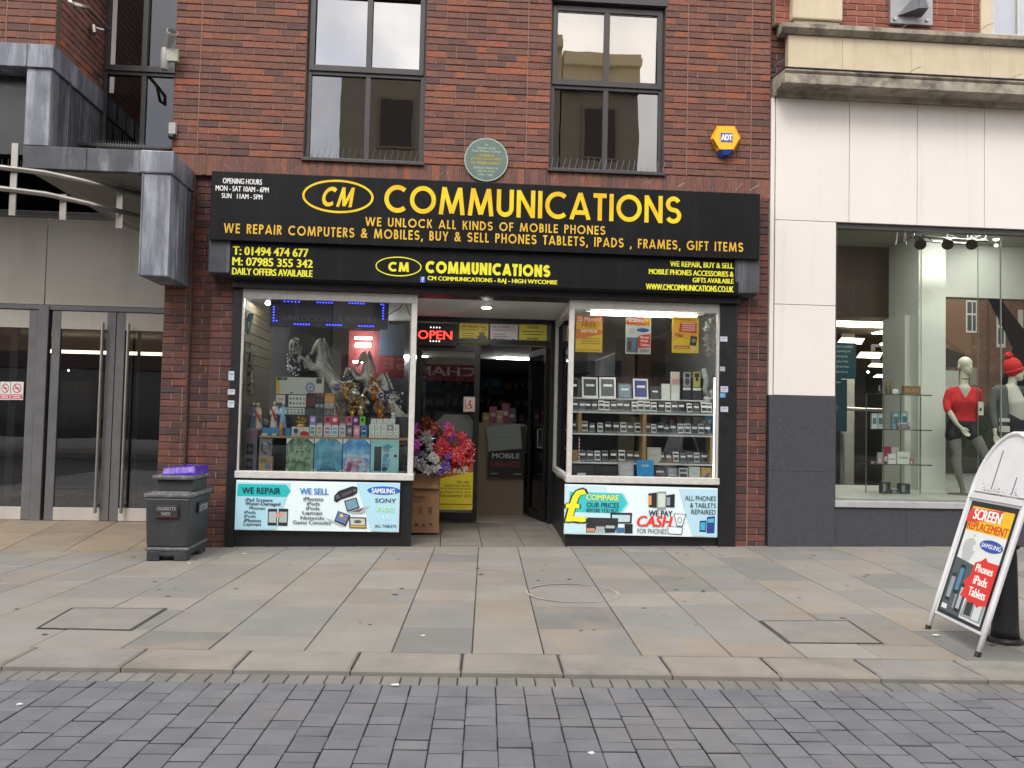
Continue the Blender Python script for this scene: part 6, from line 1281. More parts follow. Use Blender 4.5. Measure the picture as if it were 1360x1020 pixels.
# gifts on the shelf
cart(350, 387, 568.5, zs_, '3a7fb0', 'gift_box', 'long bright blue box on the gift shelf under the figurines', 'box', Y=.34, d=.1, E=[('r', .3, .1, .32, .9, '2a5f8a'), ('r', .66, .1, .68, .9, '2a5f8a')])
for i, (a, b) in enumerate(((348, 356), (362, 368))): cart(a, b, 575.5, zs_, 'b3b1a6', 'tealight_cup', ('cream tealight cup at the end of the gift shelf', 'cream tealight cup in front of the blue box')[i], 'cup', Y=.24, d=.05, E=[('r', .1, .8, .9, .95, '8a877c')])
cart(372, 376, 562, zs_, 'b5602a', 'candle_figure', 'small orange candle figure in front of the blue box', 'ornament', Y=.24, d=.03, E=[('e', .5, .8, .4, .16, 'c99a50'), ('r', .2, .05, .8, .5, '8a6a2c')])
cart(388, 411, 567, zs_, 'b9b8b4', 'phone_box', 'white boxed red phone on the gift shelf', 'box', Y=.24, d=.06, E=[('e', .25, .55, .14, .3, '38506a'), ('p', [(.5, .05), (.98, .05), (.98, .45), (.7, .6), (.5, .4)], 'b02430'), ('r', .05, .08, .45, .2, '8a8a88')])
o = A(400, 567, .3); t = thing('ornament_ship', 'gold filigree ornament standing on the white phone box', 'ornament', o)
mb = B1(GOLD); z0 = A(400, 567, .3).z; mb.lathe((o.x, .3, z0+.002), [(.05, 0), (.06, .01), (.02, .03)], 14)
mb.prism([A(391.5, 559, .3), A(396, 562.5, .3), A(404, 563, .3), A(409, 557, .3), A(405, 559, .3), A(396, 558.5, .3)], (0, .03, 0)); build('hull', mb, t)
mb = B1(GOLD)
for k in ((394, 556, 399, 551.5), (398, 557, 404, 552.5), (402, 557, 407, 554)): mb.prism([A(k[0], k[1], .31), A(k[2], k[1]+.5, .31), A(k[2]-2, k[3], .31)], (0, .006, 0))
build('sail', mb, t)
row1 = [(412, 420, '8a7fc0', 'lilac'), (421, 430, '4a4d54', 'charcoal'), (431, 440, 'b03a60', 'rose'), (440.5, 450, 'b03848', 'red'), (451.5, 460, '6a3f4c', 'maroon'), (460.5, 468.5, 'c0527c', 'pink'), (469, 477, '5f2f78', 'purple'), (478, 485.5, '6fb53f', 'lime green')]
for i, (a, b, c_, nm) in enumerate(row1):
    cart(a, b, 552.5+(.8 if i > 3 else 0), A((a+b)/2, 565.5, .36).z, c_, 'gadget_pack', nm+' gadget pack in the raised row above the white boxed gadgets', 'packet', Y=.36, d=.05, group='gadget packs in the raised row', E=[('r', .1, .05, .9, .25, 'a9a7b0'), ('e', .5, .65, .25, .2, '2c2c34')] if i % 3 else [('r', .15, .3, .85, .75, c_), ('e', .5, .6, .3, .2, 'd0c8d0')])
mb = B1(M('clear riser', (.2, .2, .21), .3)).box(ax(411, 565, .36), ax(487, 565, .36), .34, .42, zs_+.001, A(450, 565.7, .36).z-.004); tag(build('riser', mb, org=(ax(411, 565, .36), .34, zs_)), 'low grey riser under the coloured gadget packs', 'stand')
row2 = [(412, 419.5, 'c4cccc', '3f7f94', 'teal picture'), (421, 428.5, 'c9cac4', 'a08a70', 'tan picture'), (431, 440, 'c9c9cc', '8a6a94', 'violet picture'), (441, 449.5, 'c4cccc', '3fa0b0', 'turquoise picture'), (451, 459.5, 'b9b8c0', '7a7f94', 'grey picture'), (460.5, 469, '3a3d44', '8a8d94', 'dark casing'), (470, 478.5, 'c0788c', 'd0a8b0', 'pink figure'), (480, 488, '3f7fb0', '2a4f7a', 'blue casing')]
for i, (a, b, c_, d_, nm) in enumerate(row2):
    cart(a, b, 564.5+.1*i, zs_, c_, 'boxed_gadget', 'small boxed gadget with '+nm+' in the front row of the gift shelf', 'box', Y=.25, d=.05, group='boxed gadgets on the gift shelf', E=[('r', .18, .25, .82, .8, d_), ('r', .25, .5, .75, .6, 'd8d8d4'), ('r', .1, .06, .9, .14, '8a8a90')])
for r_, (yt, yb, cols) in enumerate(((571.8, 579, 5), (564, 571.3, 5), (556.3, 563.5, 4))):
    for k in range(cols):
        a = 490.5+k*8.1+(2.5 if r_ == 2 else 0); z = A(a+3.8, yb+.4, .26).z if r_ else zs_
        if r_ == 1: z = A(510, 572.3, .26).z
        if r_ == 2: z = A(510, 564.5, .26).z
        c_ = 'c9cfca' if not (r_ == 1 and k == 3) else '8a8f90'
        cart(a, a+7.3, yt+.02*k, z, c_, 'earphone_box', '%s white earphone box from the gadget packs in the %s row of the stack' % (('first', 'second', 'third', 'fourth', 'fifth')[k], ('bottom', 'middle', 'top')[r_]), 'box', Y=.26+.02*r_, d=.05, group='white earphone boxes stacked on the gift shelf', E=[('e', .5, .5, .28, .28, '8f9a98'), ('e', .5, .52, .16, .16, 'dfe4e0'), ('r', .35, .12, .65, .2, '7a8088')])
# raised back goods
cart(368, 431, 501.5, A(400, 524, .6).z, 'a3a6a0', 'large_gift_box', 'large pale grey box with blue rosette and yellow edge in left window', 'box', Y=.6, d=.1, E=[('r', 0, 0, .08, 1, 'b09a44'), ('r', .02, .82, .23, .97, '1c2420'), ('r', .1, .86, .2, .93, '5a7a3a'), ('r', .84, .66, .96, .96, '22302f'), ('e', .72, .42, .1, .3, '6c7494'), ('e', .72, .42, .06, .17, 'a3a6b0'), ('e', .72, .42, .025, .08, '4f5880'), ('r', .3, .05, .36, .12, '44484a')])
cart(367, 379, 524.5, A(380, 535, .56).z, 'b9b6b2', 'small_gift_box', 'small white box with pink lettering leaning at the back of the left window', 'box', Y=.56, d=.03, E=[('r', .2, .4, .8, .55, 'a86a70')])
for i, (x0, x1, yt, yb) in enumerate(((384, 407, 525, 540.5), (380, 405, 541.5, 551))):
    cart(x0, x1, yt, A(395, yb, .56).z, 'bdc0ba', 'print_box', ('white box with black butterfly prints, the taller of two', 'low white box with black prints under the taller one')[i], 'box', Y=.56, d=.06, E=[('e', .12+.19*(k % 5), .3+.4*(k//5), .06, .12, rg.choice(('4a4c4c', '6a6c6a', '8a8c88'))) for k in range(10)])
for i, (x0, x1, yt, yb, c_, b_, lb) in enumerate(((408, 419.5, 522, 540, '4f3034', '20222a', 'maroon gift bag with a black ribbon top'), (420, 431, 522, 536, '26272c', '8a3a50', 'black gift bag with a rose band'), (432, 444.5, 522.5, 535, 'b5824a', '8a5f30', 'orange tan gift bag with a handle'), (406, 418, 541.5, 551, '4a4c52', '2c2e34', 'low charcoal gift bag'), (419.5, 430, 536.5, 552, '3a3c42', '8f9194', 'black and white small gift bag'), (431.5, 443.5, 535.8, 542.5, '8f8d92', 'b9b6ba', 'pale grey flat gift bag'), (432, 443, 543, 552, '6a6c72', '3f4148', 'grey marbled gift bag'), (444, 457, 541, 552, 'a3a198', '77766c', 'cream flat gift bag'))):
    cart(x0, x1, yt, A((x0+x1)/2, yb, .54).z, c_, 'gift_bag', lb+' at the back of the left window', 'bag', Y=.54, d=.05, group='gift bags in the left window', E=[('r', .0, .72, 1, .95, b_), ('e', .5, .82, .18, .08, c_)])
# figurines
def figurine(px, yt, yb, Y, robe, top, lab, lean=0, sash=None, n=1):
    k = A(px, yb, Y); H_ = A(px, yt, Y).z-k.z; o = V((k.x, Y, k.z)); t = thing('figurine', lab, 'figurine', o, 'painted figurines in the left window')
    S = [(o+V((0, 0, H_*.04)), H_*.15, o+V((lean*.3, 0, H_*.45)), H_*.11), (o+V((lean*.3, 0, H_*.45)), H_*.11, o+V((lean, 0, H_*.72)), H_*.12), (o+V((lean-.09*H_, -.02*H_, H_*.7)), H_*.06, o+V((lean-.13*H_, -.09*H_, H_*.52)), H_*.05), (o+V((lean+.09*H_, -.02*H_, H_*.7)), H_*.06, o+V((lean+.12*H_, -.1*H_, H_*.55)), H_*.05)]
    blob('robe', S, H_*.028, M('glaze '+robe, robe, .35, var=.1), t, sm=3)
    mb = B1(M('glaze skin', 'b59a86', .4)); c_ = o+V((lean*1.1, -.01, H_*.91)); mb.ell(c_, (H_*.06, H_*.065, H_*.08), 10, 8); build('head', mb, t, smooth=True)
    mb = B1(M('glaze '+top, top, .4)).ell(c_+V((0, .012*H_+.004, .018*H_)), (H_*.068, H_*.068, H_*.078), 10, 8); build('hair', mb, t, smooth=True)
    if sash: mb = B1(M('glaze '+sash, sash, .4)).ring([o+V((lean-.11*H_, -.08*H_, H_*.74)), o+V((lean*.6, -.135*H_, H_*.52)), o+V((.1*H_, -.13*H_, H_*.25))], [H_*.03, H_*.04, H_*.03], 8); build('sash', mb, t, smooth=True)
    build('base', B1(M('glaze base', '8a8a86', .5)).lathe(o, [(H_*.17, -.004), (H_*.17, H_*.03)], 16), t)
zc_ = A(336, 570, .3).z
figurine(335, 533.5, 569.5, .3, '55617f', '3a2a20', 'blue robed figurine embracing a pale partner on the mauve column', .012)
figurine(343.5, 535, 569.5, .3, 'b9a99a', 'c9c0a8', 'pale figurine with red skirt embracing a blue partner on the mauve column', -.012, 'b03036')
figurine(363.5, 532.5, 568.5, .36, 'b9b4b0', '6a4430', 'white robed figurine with a red sash on the blue box', .006, 'a82430')
figurine(375.5, 533.5, 568.5, .36, '7fa3c9', '8fb0d4', 'light blue veiled figurine on the blue box', 0, 'a9c3dc')
o = A(352, 568, .42); mb = B1(M('grey glazed shell', '6f7276', .45)).ell((o.x, .42, o.z+.05), (.05, .03, .05), 12, 8).lathe((o.x, .42, o.z-.07), [(.04, 0), (.015, .02), (.015, .07)], 12); tag(build('shell_ornament', mb, smooth=True, org=o), 'grey shell ornament on a stem behind the white robed figurine', 'ornament')
# rearing horse statues
def horse(dx, dy, lab, k=1.0):
    Yh = .68; Q = lambda x, y, dY=0: A(425+dx+(x-425)*k, 490+dy+(y-490)*k, Yh+dY); t = thing('horse_statue', lab, 'statue', Q(445, 548), 'silver horse statues in the left window')
    S = []
    def lk_(*c):
        q = [(Q(a, b, d), r_*k) for a, b, d, r_ in c]; S.extend((q[i][0], q[i][1], q[i+1][0], q[i+1][1]) for i in range(len(q)-1))
    lk_((426.5, 486, 0, .084), (432, 495, 0, .09), (441, 506, 0, .078), (449, 517, 0, .095), (451, 520, 0, .088))
    lk_((427.5, 478, 0, .07), (428, 468, 0, .054), (426, 459, 0, .044), (423.5, 454.5, 0, .038)); lk_((423.5, 454.5, 0, .036), (419, 461, 0, .032), (415.5, 467.5, 0, .02), (414.2, 469.5, 0, .021)); lk_((421.5, 460, 0, .034), (421, 461, 0, .03))
    lk_((425, 452, .02, .011), (424, 446.5, .024, .003)); lk_((426, 452, -.02, .011), (426, 446.5, -.024, .003))
    lk_((423, 489, -.05, .042), (413, 489, -.06, .03), (406, 478, -.06, .02), (399, 474, -.06, .019), (396.5, 481, -.06, .022)); lk_((423, 491, .05, .042), (413, 484, .06, .028), (409, 473, .06, .019), (404, 482, .06, .016), (406, 488, .06, .02))
    lk_((449, 520, -.05, .07), (441, 532, -.06, .046), (449, 542, -.06, .026), (444, 552, -.06, .026)); lk_((452, 520, .05, .07), (448, 534, .06, .046), (457, 543, .06, .026), (452, 553, .06, .026)); lk_((455, 513, 0, .024), (463, 518, 0, .032), (466, 532, 0, .026), (462, 545, 0, .012))
    blob('body', S, .009, SILVER, t, sm=2)
    mb = B1(SILVER)
    for i in range(9):
        f0 = i/8; p = Q(427.5+7*f0, 452+28*f0, 0); mb.ell(p+V((.026+.03*f0, .008*(-1)**i, .0)), (.016, .012, .03), 8, 5)
    build('mane', mb, t, smooth=True)
    build('plinth', B1(SILVER).lathe(Q(446, 556), [(.12, -.03), (.12, 0), (.1, .02)], 20), t)
horse(0, 0, 'silver rearing horse statue nearest the large grey gift box')
horse(60, 14, 'silver rearing horse statue in front of the red inner wall panel', .93)
horse(83, 40, 'silver rearing horse statue half hidden by the white window frame', .86)
# sparkling ornaments
GLIT = M('silver glitter', (.38, .4, .4), .25, .7, var=.7, scale=90); AMB = M('amber foil', 'a5621c', .3, .6, var=.5, scale=50); PURG = M('purple glitter', '4a3a6a', .35, .4, var=.5, scale=60)
def beads(px, yt, yb, w_px, Y, m, name, lab, n, r_=.012, cat='ornament'):
    a = A(px, yb, Y); b = A(px, yt, Y); w_ = w_px/112; t = thing(name, lab, cat, (a.x, Y, a.z)); H_ = b.z-a.z
    mb = B1(m)
    for i in range(n):
        z = rg.random(); ang = rg.uniform(0, 6.28); rr = w_*.5*(.6+.4*math.sin(math.pi*min(1, z*1.05))**.5)*(1 if rg.random() < .8 else .7); mb.ell((a.x+rr*math.cos(ang), Y+rr*math.sin(ang), a.z+z*H_), (r_*rg.uniform(.7, 1.4), r_, r_*rg.uniform(.7, 1.6)), 6, 4)
    build('beads', mb, t); mb = B1(M('dark ornament core', (.05, .055, .055), .4)).lathe((a.x, Y, a.z), [(w_*.22, 0), (w_*.3, .02), (w_*.36, H_*.4), (w_*.3, H_*.9), (w_*.1, H_)], 14); build('core', mb, t, smooth=True); return t
beads(390, 450, 500, 17, .75, GLIT, 'beaded_lamp', 'tall beaded glass lamp behind the first horse statue', 150)
beads(466, 492, 530, 22, .72, GLIT, 'beaded_tree', 'cone shaped glittering tree between two horse statues', 130)
beads(331, 467, 521, 6, .3, M('polished silver leaf', (.55, .56, .57), .15, .9, var=.4, scale=40), 'silver_leaf_mobile', 'narrow silver mobile hanging at the edge of the left window', 60, .014)
def spray(px, py, w_px, h_px, Y, m, lab, n=46):
    o = A(px, py+h_px/2, Y); t = thing('foil_flower_spray', lab, 'ornament', o, 'foil flower sprays in the left window'); w_, h_ = w_px/112, h_px/112
    mb = B1(m)
    for i in range(n):
        c_ = o+V((rg.gauss(0, .28)*w_, rg.uniform(-.05, .05), h_*rg.uniform(.25, 1))); d = V((rg.uniform(-1, 1), rg.uniform(-1, .2), rg.uniform(-.3, 1))).normalized()*rg.uniform(.02, .045); s_ = d.cross(V((0, 1, .3))).normalized()*rg.uniform(.008, .018)
        mb.add([c_, c_+d*.5+s_, c_+d, c_+d*.5-s_], [(0, 1, 2), (0, 2, 3)])
    build('petals', mb, t); mb = B1(GOLD)
    for i in range(5): mb.ring([o+V((0, 0, .0)), o+V((rg.uniform(-.3, .3)*w_, rg.uniform(-.03, .03), h_*.6))], .004, 5)
    build('stems', mb, t); build('vase', B1(m).lathe(o, [(.025, -.03), (.035, 0), (.02, .05), (.03, .08)], 12), t, smooth=True)
for a in ((496, 516, 24, 26, .5, AMB, 'amber foil flower spray in front of the second horse statue'), (459, 517, 20, 16, .5, GOLD, 'gold and copper spray next to the purple glitter ball'), (468, 543, 16, 26, .42, GOLD, 'gold foil spray behind the coloured gadget packs'), (479, 538, 14, 22, .4, M('champagne foil', 'b5a27c', .3, .6, var=.5, scale=50), 'champagne foil spray beside the gold one'), (504, 542, 20, 26, .42, AMB, 'amber foil spray above the white earphone boxes'), (522, 540, 18, 34, .4, M('white frosted foil', 'b5b6ba', .35, .3, var=.4, scale=60), 'white frosted spray against the window frame'), (512, 528, 14, 16, .46, PURG, 'purple glitter spray behind the amber one'), (452, 548, 12, 14, .42, M('bronze foil', '6f5a44', .35, .5, var=.5, scale=60), 'bronze foil spray behind the cream flat bag')): spray(*a)
for i, (px, py, r_, m, lb) in enumerate(((447, 515, .045, PURG, 'round purple glitter ball behind the orange gift bag'), (472, 523, .055, GLIT, 'round silver glitter bowl under the glittering tree'), (487, 535, .04, GLIT, 'small round silver glitter pot by the amber sprays'), (485, 547, .05, M('black cut glass', (.03, .03, .032), .2), 'black cut glass pot with pale pattern'), (512, 556, .022, M('red glaze', 'a82420', .35), 'tiny red santa ornament on the gadget row'))):
    p = A(px, py, .47); mb = B1(m).ell(p, (r_, r_, r_*.85), 14, 9).lathe((p.x, p.y, p.z+r_*.6), [(r_*.5, 0), (r_*.55, r_*.4), (r_*.45, r_*.42)], 12); tag(build('glitter_pot', mb, smooth=True, org=p), lb, 'ornament')
# inner red panel, ceiling lights and hanging cards behind
p, q = A(462, 500, 2.6), A(504, 440, 2.6); mb = B1(M('red wall panel', '5c1418', .6)).box(p.x, q.x, 2.6, 2.65, p.z, q.z).use(M('blue wall panel', '2c3a50', .6)).box(q.x+.002, q.x+.35, 2.6, 2.65, p.z+.3, q.z+.1); mb.use(M('red wall panel', 0)).box(q.x+.002, q.x+.35, 2.6, 2.65, p.z, p.z+.298); tag(build('wall_panel', mb, org=p), 'dark red and blue panel behind the horse statues', 'panel')
for i, (x0, x1, y) in enumerate(((471, 494, 448.5), (472, 492, 459), (469, 491, 480))):
    p, q = A(x0, y+1.6, 2.4), A(x1, y-1, 2.4); tag(build('tube_light', B1(LAMP).box(p.x, q.x, 2.4, 2.43, p.z, p.z+(q.z-p.z)*(1.6 if i == 1 else .8)), org=p), ('lit tube, upper of three before the red panel', 'thick lit tube, middle of three before the red panel', 'lit tube, lowest of three before the red panel')[i], 'light', 'lit tubes behind the horse statues')
for i, (px, lb, c_) in enumerate((((321, 414, 331, 443), 'pale teal hanging card at the top edge of the left window', '4f7a80'), ((320.5, 453, 328, 478), 'blue hanging card at the side of the left window', '2f5a94'))):
    sheet('hanging_card', lb, 'card', px, .2+.1*i, c_, [('r', .2, .3, .8, .6, 'a9c0c4'), ('r', .2, .1, .8, .2, '1f2c30')], tilt=-12, th_=.004)
mb = B1(M('tan slat board', '6a6048', .7, var=.15))
for k in range(16): mb.box(LX0+.005, LX0+.02, .1, 1.45, .78+k*.115, .78+k*.115+.105)
tag(build('slat_board', mb, org=(LX0, .1, .78)), 'tan slatted display board on the side wall of the left window', 'board')

# ------------------------------------------------------------------ right display window
DKR = ZR-.03+.002
zr = [A(850, 530, .42).z, A(850, 548, .2).z, A(850, 576.5, .2).z, A(850, 614.5, .2).z]
ra, rb = RX0+.062, ax(946, 560, .2)
rk = thing('phone_shelving', 'white shelving with wooden uprights filled with used phones in the right shop window', 'shelf', (ra, .1, DKR))
for i in (1, 2, 3): build('shelf_board', B1(SHELFW).box(ra, rb, .12, .62, zr[i]-.018, zr[i]), rk, bevel=.002)
build('shelf_board', B1(SHELFW).box(ra, rb, .3, .62, zr[0]-.015, zr[0]), rk)
build('shelf_back', B1(M('dark shelf back', (.045, .047, .05), .7)).box(ra, rb+.1, .62, .63, DKR, zr[1]-.0), rk)
for x0, x1, z0, z1 in ((768, 772, zr[2], zr[1]-.019), (853.5, 858, zr[2], zr[1]-.019), (853.5, 858, zr[3], zr[2]-.019), (943, 945.5, zr[3], zr[2]-.019)): build('upright', B1(PLY).box(ax(x0, 570, .14), ax(x1, 570, .14), .125, .3, z0, z1), rk)
p, q = A(949.5, 638, .12), A(949.5, 498, .12); t = thing('tube_light', 'lit vertical tube light at the end of the phone shelves', 'light', (p.x, .12, DKR)); build('tube', B1(M('lit tube soft', (1, 1, .96), .5, var=0, emit=1.2)).cyl((p.x, .12, DKR+.02), (p.x, .12, q.z-.03), .026), t); build('end_cap', B1(IRON).cyl((p.x, .12, q.z-.029), (p.x, .12, q.z), .027).cyl((p.x, .12, DKR+.001), (p.x, .12, DKR+.019), .027), t)
p, q = A(785, 416, .22), A(925, 421, .22); t = thing('tube_light', 'lit horizontal tube light along the top of the right shop window', 'light', ((p.x+q.x)/2, .22, p.z)); build('tube', B1(LAMP).cyl((p.x, .22, p.z), (q.x, .22, p.z), .02), t); build('batten', B1(WHITEP).box(p.x-.05, q.x+.08, .2, .27, p.z+.022, p.z+.06), t)
SCR = M('dark phone screen', (.012, .013, .016), .12); TAGM = C('d0d2d0')
def phone(body, scr, tagc, w_=.066, h_=.132, lean=.3):
    fr = Fr((0, 0, 0.002), (1, 0, 0), (0, math.sin(lean), math.cos(lean))); t = thing('mobile_phone', 'phone', 'phone', (0, 0, 0))
    b = build('body', B1(body).fbox(fr, -w_/2, w_/2, .014, h_, -.009, 0), t, bevel=.003)
    build('screen', B1(scr).fbox(fr, -w_*.41, w_*.41, .014+h_*.14, h_*.86, .0, .0012), t)
    build('price_label', B1(TAGM).fbox(fr, -w_*.42, w_*.42, h_*.52, h_*.7, .0015, .0028), t)
    build('stand', B1(M('grey phone stand', (.16, .17, .17), .4)).fbox(fr, -w_*.55, w_*.55, 0, .04, -.02, -.0095).fbox(fr, -w_*.55, w_*.55, 0, .0135, -.0094, .02), t); return t
PB = [M('black phone case', (.02, .021, .025), .35), M('white phone case', (.6, .6, .6), .3), M('slate phone case', (.08, .09, .105), .35), M('silver phone case', (.33, .34, .35), .3, .3)]
ORD = 'first second third fourth fifth sixth seventh eighth ninth tenth eleventh twelfth thirteenth fourteenth fifteenth sixteenth seventeenth eighteenth nineteenth twentieth last'.split()
proto = {}
rows = [([150, 207, 258, 310, 365, 410, 465, 517, 572, 635, 687, 742, 800, 857, 912, 968, 1028, 1090, 1148, 1207, 1252], {365, 410, 635, 687, 742, 800, 912, 1090, 1207, 1252}, zr[1], 'top phone shelf'),
        ([135, 230, 292, 360, 422, 488, 550, 608, 668, 748, 798, 853, 908, 960, 1022, 1078, 1133, 1190, 1240], {230, 360, 550, 668, 798, 1022, 1078}, zr[2], 'middle phone shelf'),
        ([218, 278, 340, 404, 472, 540, 606, 664, 868, 925, 985, 1040, 1098, 1158, 1215], {340, 540, 985, 1158}, zr[3], 'lowest phone shelf')]
rg = random.Random(31)
for xs_, wh, z, nm in rows:
    for i, cxp in enumerate(xs_):
        k = 1 if cxp in wh else rg.choice((0, 0, 0, 2, 2, 3 if cxp > 1100 else 2)); x = A(740+cxp/6.18, 540, .2).x
        lb = '%s phone, %s from the shop doorway end of the %s' % (('black', 'white', 'slate grey', 'silver')[k], ORD[min(i, 20)], nm)
        if k not in proto: o = proto[k] = phone(PB[k], SCR, None); o.location = (x, .2, z); o['label'] = lb
        else: o = copy_tree(proto[k], (x, .2+rg.uniform(-.015, .015), z), lb)
        o['group'] = 'used phones on the window shelves'; s_ = rg.uniform(.92, 1.1); o.scale = (s_*1.02, 1, s_); o.rotation_euler = (0, 0, rg.uniform(-.12, .12))
# tablets and boxes on the upper step
def tablet(x0, x1, yt, frame, scr, lab, lean=.18, lbl=(.25, .55, .78, .66)):
    z = zr[0]+.002; a, b = ax(x0, 515, .42), ax(x1, 515, .42); H_ = A((x0+x1)/2, yt, .42).z-z; fr = Fr((a, .4, z), (1, 0, 0), (0, math.sin(lean), math.cos(lean))); t = thing('tablet', lab, 'tablet', (a, .4, z), 'tablets on the upper step'); w_ = b-a
    build('body', B1(frame).fbox(fr, 0, w_, 0, H_, -.01, 0), t, bevel=.003); build('screen', B1(scr).fbox(fr, w_*.1, w_*.9, H_*.09, H_*.91, 0, .0012), t); build('price_label', B1(TAGM).fbox(fr, w_*lbl[0], w_*lbl[2], H_*lbl[1], H_*lbl[3], .0014, .003), t)
G2 = M('grey tablet screen', (.10, .115, .125), .2); NV = M('navy tablet screen', (.04, .05, .2), .2)
for a in ((757.5, 768, 501, PB[0], SCR, 'black tablet cut off by the white window frame'), (773, 794, 500.5, PB[1], M('dark tablet screen', (.05, .055, .06), .2), 'white tablet with a dark screen, first of the white tablets'), (796, 818, 500.5, PB[1], G2, 'white tablet with a grey screen between the dark screened one and the blue grey cover'), (820.5, 839, 509, PB[2], M('blue grey cover', (.14, .2, .25), .4), 'blue grey tablet without a pale frame'), (841, 861, 502.5, PB[1], NV, 'white tablet with a navy screen'), (863, 876.5, 513, PB[0], SCR, 'small black tablet beside the navy screened one')): tablet(*a)
WB = 'c4c8c4'
for x0, x1, yt, zb_, c_, nm, lb, E in ((878.5, 889.5, 510, None, WB, 'phone_box', 'plain white phone box beside the small black tablet', [('r', .3, .6, .7, .64, 'a9aca8')]), (891, 902, 511.5, None, WB, 'phone_box', 'white phone box under a pink tinted one', [('r', .3, .5, .7, .54, 'a9aca8')]), (891, 902, 494, 511.3, 'c2b4b0', 'phone_box', 'pink tinted phone box stacked on a white one', [('r', .1, .05, .9, .45, 'b98f88')]),
      (906, 917, 514, None, '22252a', 'phone_box', 'black phone box under the silver phone', [('r', .05, .75, .95, .95, 'c9cbc8')]), (919, 931, 514.5, None, '23252a', 'phone_box', 'black phone box under the yellow phone', [('r', .05, .75, .95, .95, 'c9cbc8')]), (908, 916.5, 494.5, 513.7, '9aa0a2', 'handset', 'silver handset standing on a black box', [('r', .15, .65, .85, .9, '2c3034'), ('e', .5, .35, .35, .25, '3a4a58')]), (920.5, 929.5, 494, 514.2, 'a9a45c', 'handset', 'yellow green handset standing on a black box', [('r', .15, .62, .85, .9, '2c3034'), ('e', .5, .5, .2, .12, '22252a')])):
    cart(x0, x1, yt, zr[0] if zb_ is None else A((x0+x1)/2, zb_, .42).z+.001, c_, nm, lb, 'box' if nm == 'phone_box' else 'phone', Y=.42, d=.05, E=E, group='boxes on the upper step' if nm == 'phone_box' else None)
o = A(942, 527, .4); mb = B1(PB[1]).ell((o.x, .4, zr[0]+.03), (.07, .06, .03), 14, 8).ell((o.x+.02, .4, zr[0]+.09), (.03, .03, .04), 10, 8); tag(build('white_charger', mb, smooth=True, org=o), 'white moulded charger dock at the end of the upper step', 'charger')
# between the shelves and the window floor
cart(858.5, 877, 594.5, zr[3], 'b9b9ac', 'phone_box', 'square cream phone box on the lowest phone shelf', 'box', Y=.24, d=.08, E=[('r', .3, .48, .7, .52, '8a887c')])
cart(757, 766.5, 597.5, zr[3], 'a08248', 'phone_box', 'small gold brown phone box at the doorway end of the lowest shelf', 'box', Y=.24, d=.06, E=[('r', .2, .55, .8, .7, '7a6230')])
tc_ = B1(C('b04a5a'))
for k in range(14): tc_.use(C('b04a5a') if k % 2 else C('d8d4d8')).fbox(Fr((ax(768.5, 600, .13), .13, zr[3]+.001)), 0, .012, k*.0195, k*.0195+.0195, -.012, 0)
tag(build('light_strip', tc_, org=(ax(768.5, 600, .13), .13, zr[3])), 'red and white striped light strip beside the gold brown box', 'strip')
NB = [('t', 'NOOK', .28, .64, .72, .76, 'c9d2d6', .03)]
for x0, x1, yt, c_, nm, lb, E, d in ((757, 789, 618, '23262d', 'laptop', 'closed black laptop with a price label on the window floor', [('r', .3, .15, .65, .38, 'c4c8c8')], .03), (790, 820.5, 619.5, '15171b', 'laptop', 'plain closed black laptop beside the labelled one', [('r', .03, .9, .97, .95, '22252a')], .03), (821.5, 841.5, 613.5, '9ea3a8', 'reader_box', 'silver grey reader box with pale lettering beside the blue one', [('r', .12, .06, .88, .9, 'b0b4b8'), ('t', 'NOOK', .3, .62, .7, .7, 'd8dcde', .03)], .05),
      (846, 868, 611, '1f8fd0', 'reader_box', 'bright blue reader box with white lettering on the window floor', NB+[('r', .1, .05, .4, .08, 'a9d4ee')], .05), (869.5, 885.5, 620.5, '22252d', 'tablet', 'small black tablet beside the bright blue box', [('r', .12, .55, .75, .7, 'b9bdbd')], .012), (887, 900, 621.5, '6f777d', 'handset', 'slate grey handset on the window floor', [('r', .1, .3, .9, .48, 'a9b0b2'), ('r', .1, .55, .9, .9, '8a9298')], .012),
      (901.5, 914, 621.5, 'b4b8b8', 'handset', 'white edged handset on the window floor', [('r', .14, .16, .86, .88, '4c5358'), ('r', .14, .5, .86, .64, 'c0c4c4')], .012), (914.8, 929.5, 620, 'b9c4b8', 'phone_box', 'pale green white phone box on the window floor', [('r', .3, .5, .7, .53, '9aa49a')], .05), (931, 945, 621, 'b8985c', 'phone_box', 'tan phone box with a blue logo on the window floor', [('p', [(.35, .12), (.7, .2), (.65, .42), (.3, .32)], '2f5a94'), ('p', [(.5, .4), (.85, .46), (.82, .56), (.48, .5)], '2f5a94')], .05)):
    cart(x0, x1, yt, DKR, c_, nm, lb, {'laptop': 'laptop', 'reader_box': 'box', 'tablet': 'tablet', 'handset': 'phone', 'phone_box': 'box'}[nm], Y=.09, d=d, E=E, lean=.12)
for i, (x, c_, lb) in enumerate(((843, 'a9aca0', 'cream card'), (882, '8f9094', 'grey card'), (892, '9a2f30', 'red card'), (903, '8a8588', 'mauve grey card'), (913, 'a09a98', 'beige card'), (924, '9aa39a', 'green grey card'), (934, '7f8a88', 'sage card'), (943.5, '1f7aa8', 'blue card'))):
    cart(x-5, x+4.5 if i < 7 else x+2, 553.5 if i < 7 else 552, zr[2], c_, 'boxed_handset', lb+' box at the back of the middle phone shelf', 'box', Y=.5, d=.04, E=[('r', .2, .6, .8, .8, 'b9b9b4')], group='boxed handsets at the back of the middle shelf')
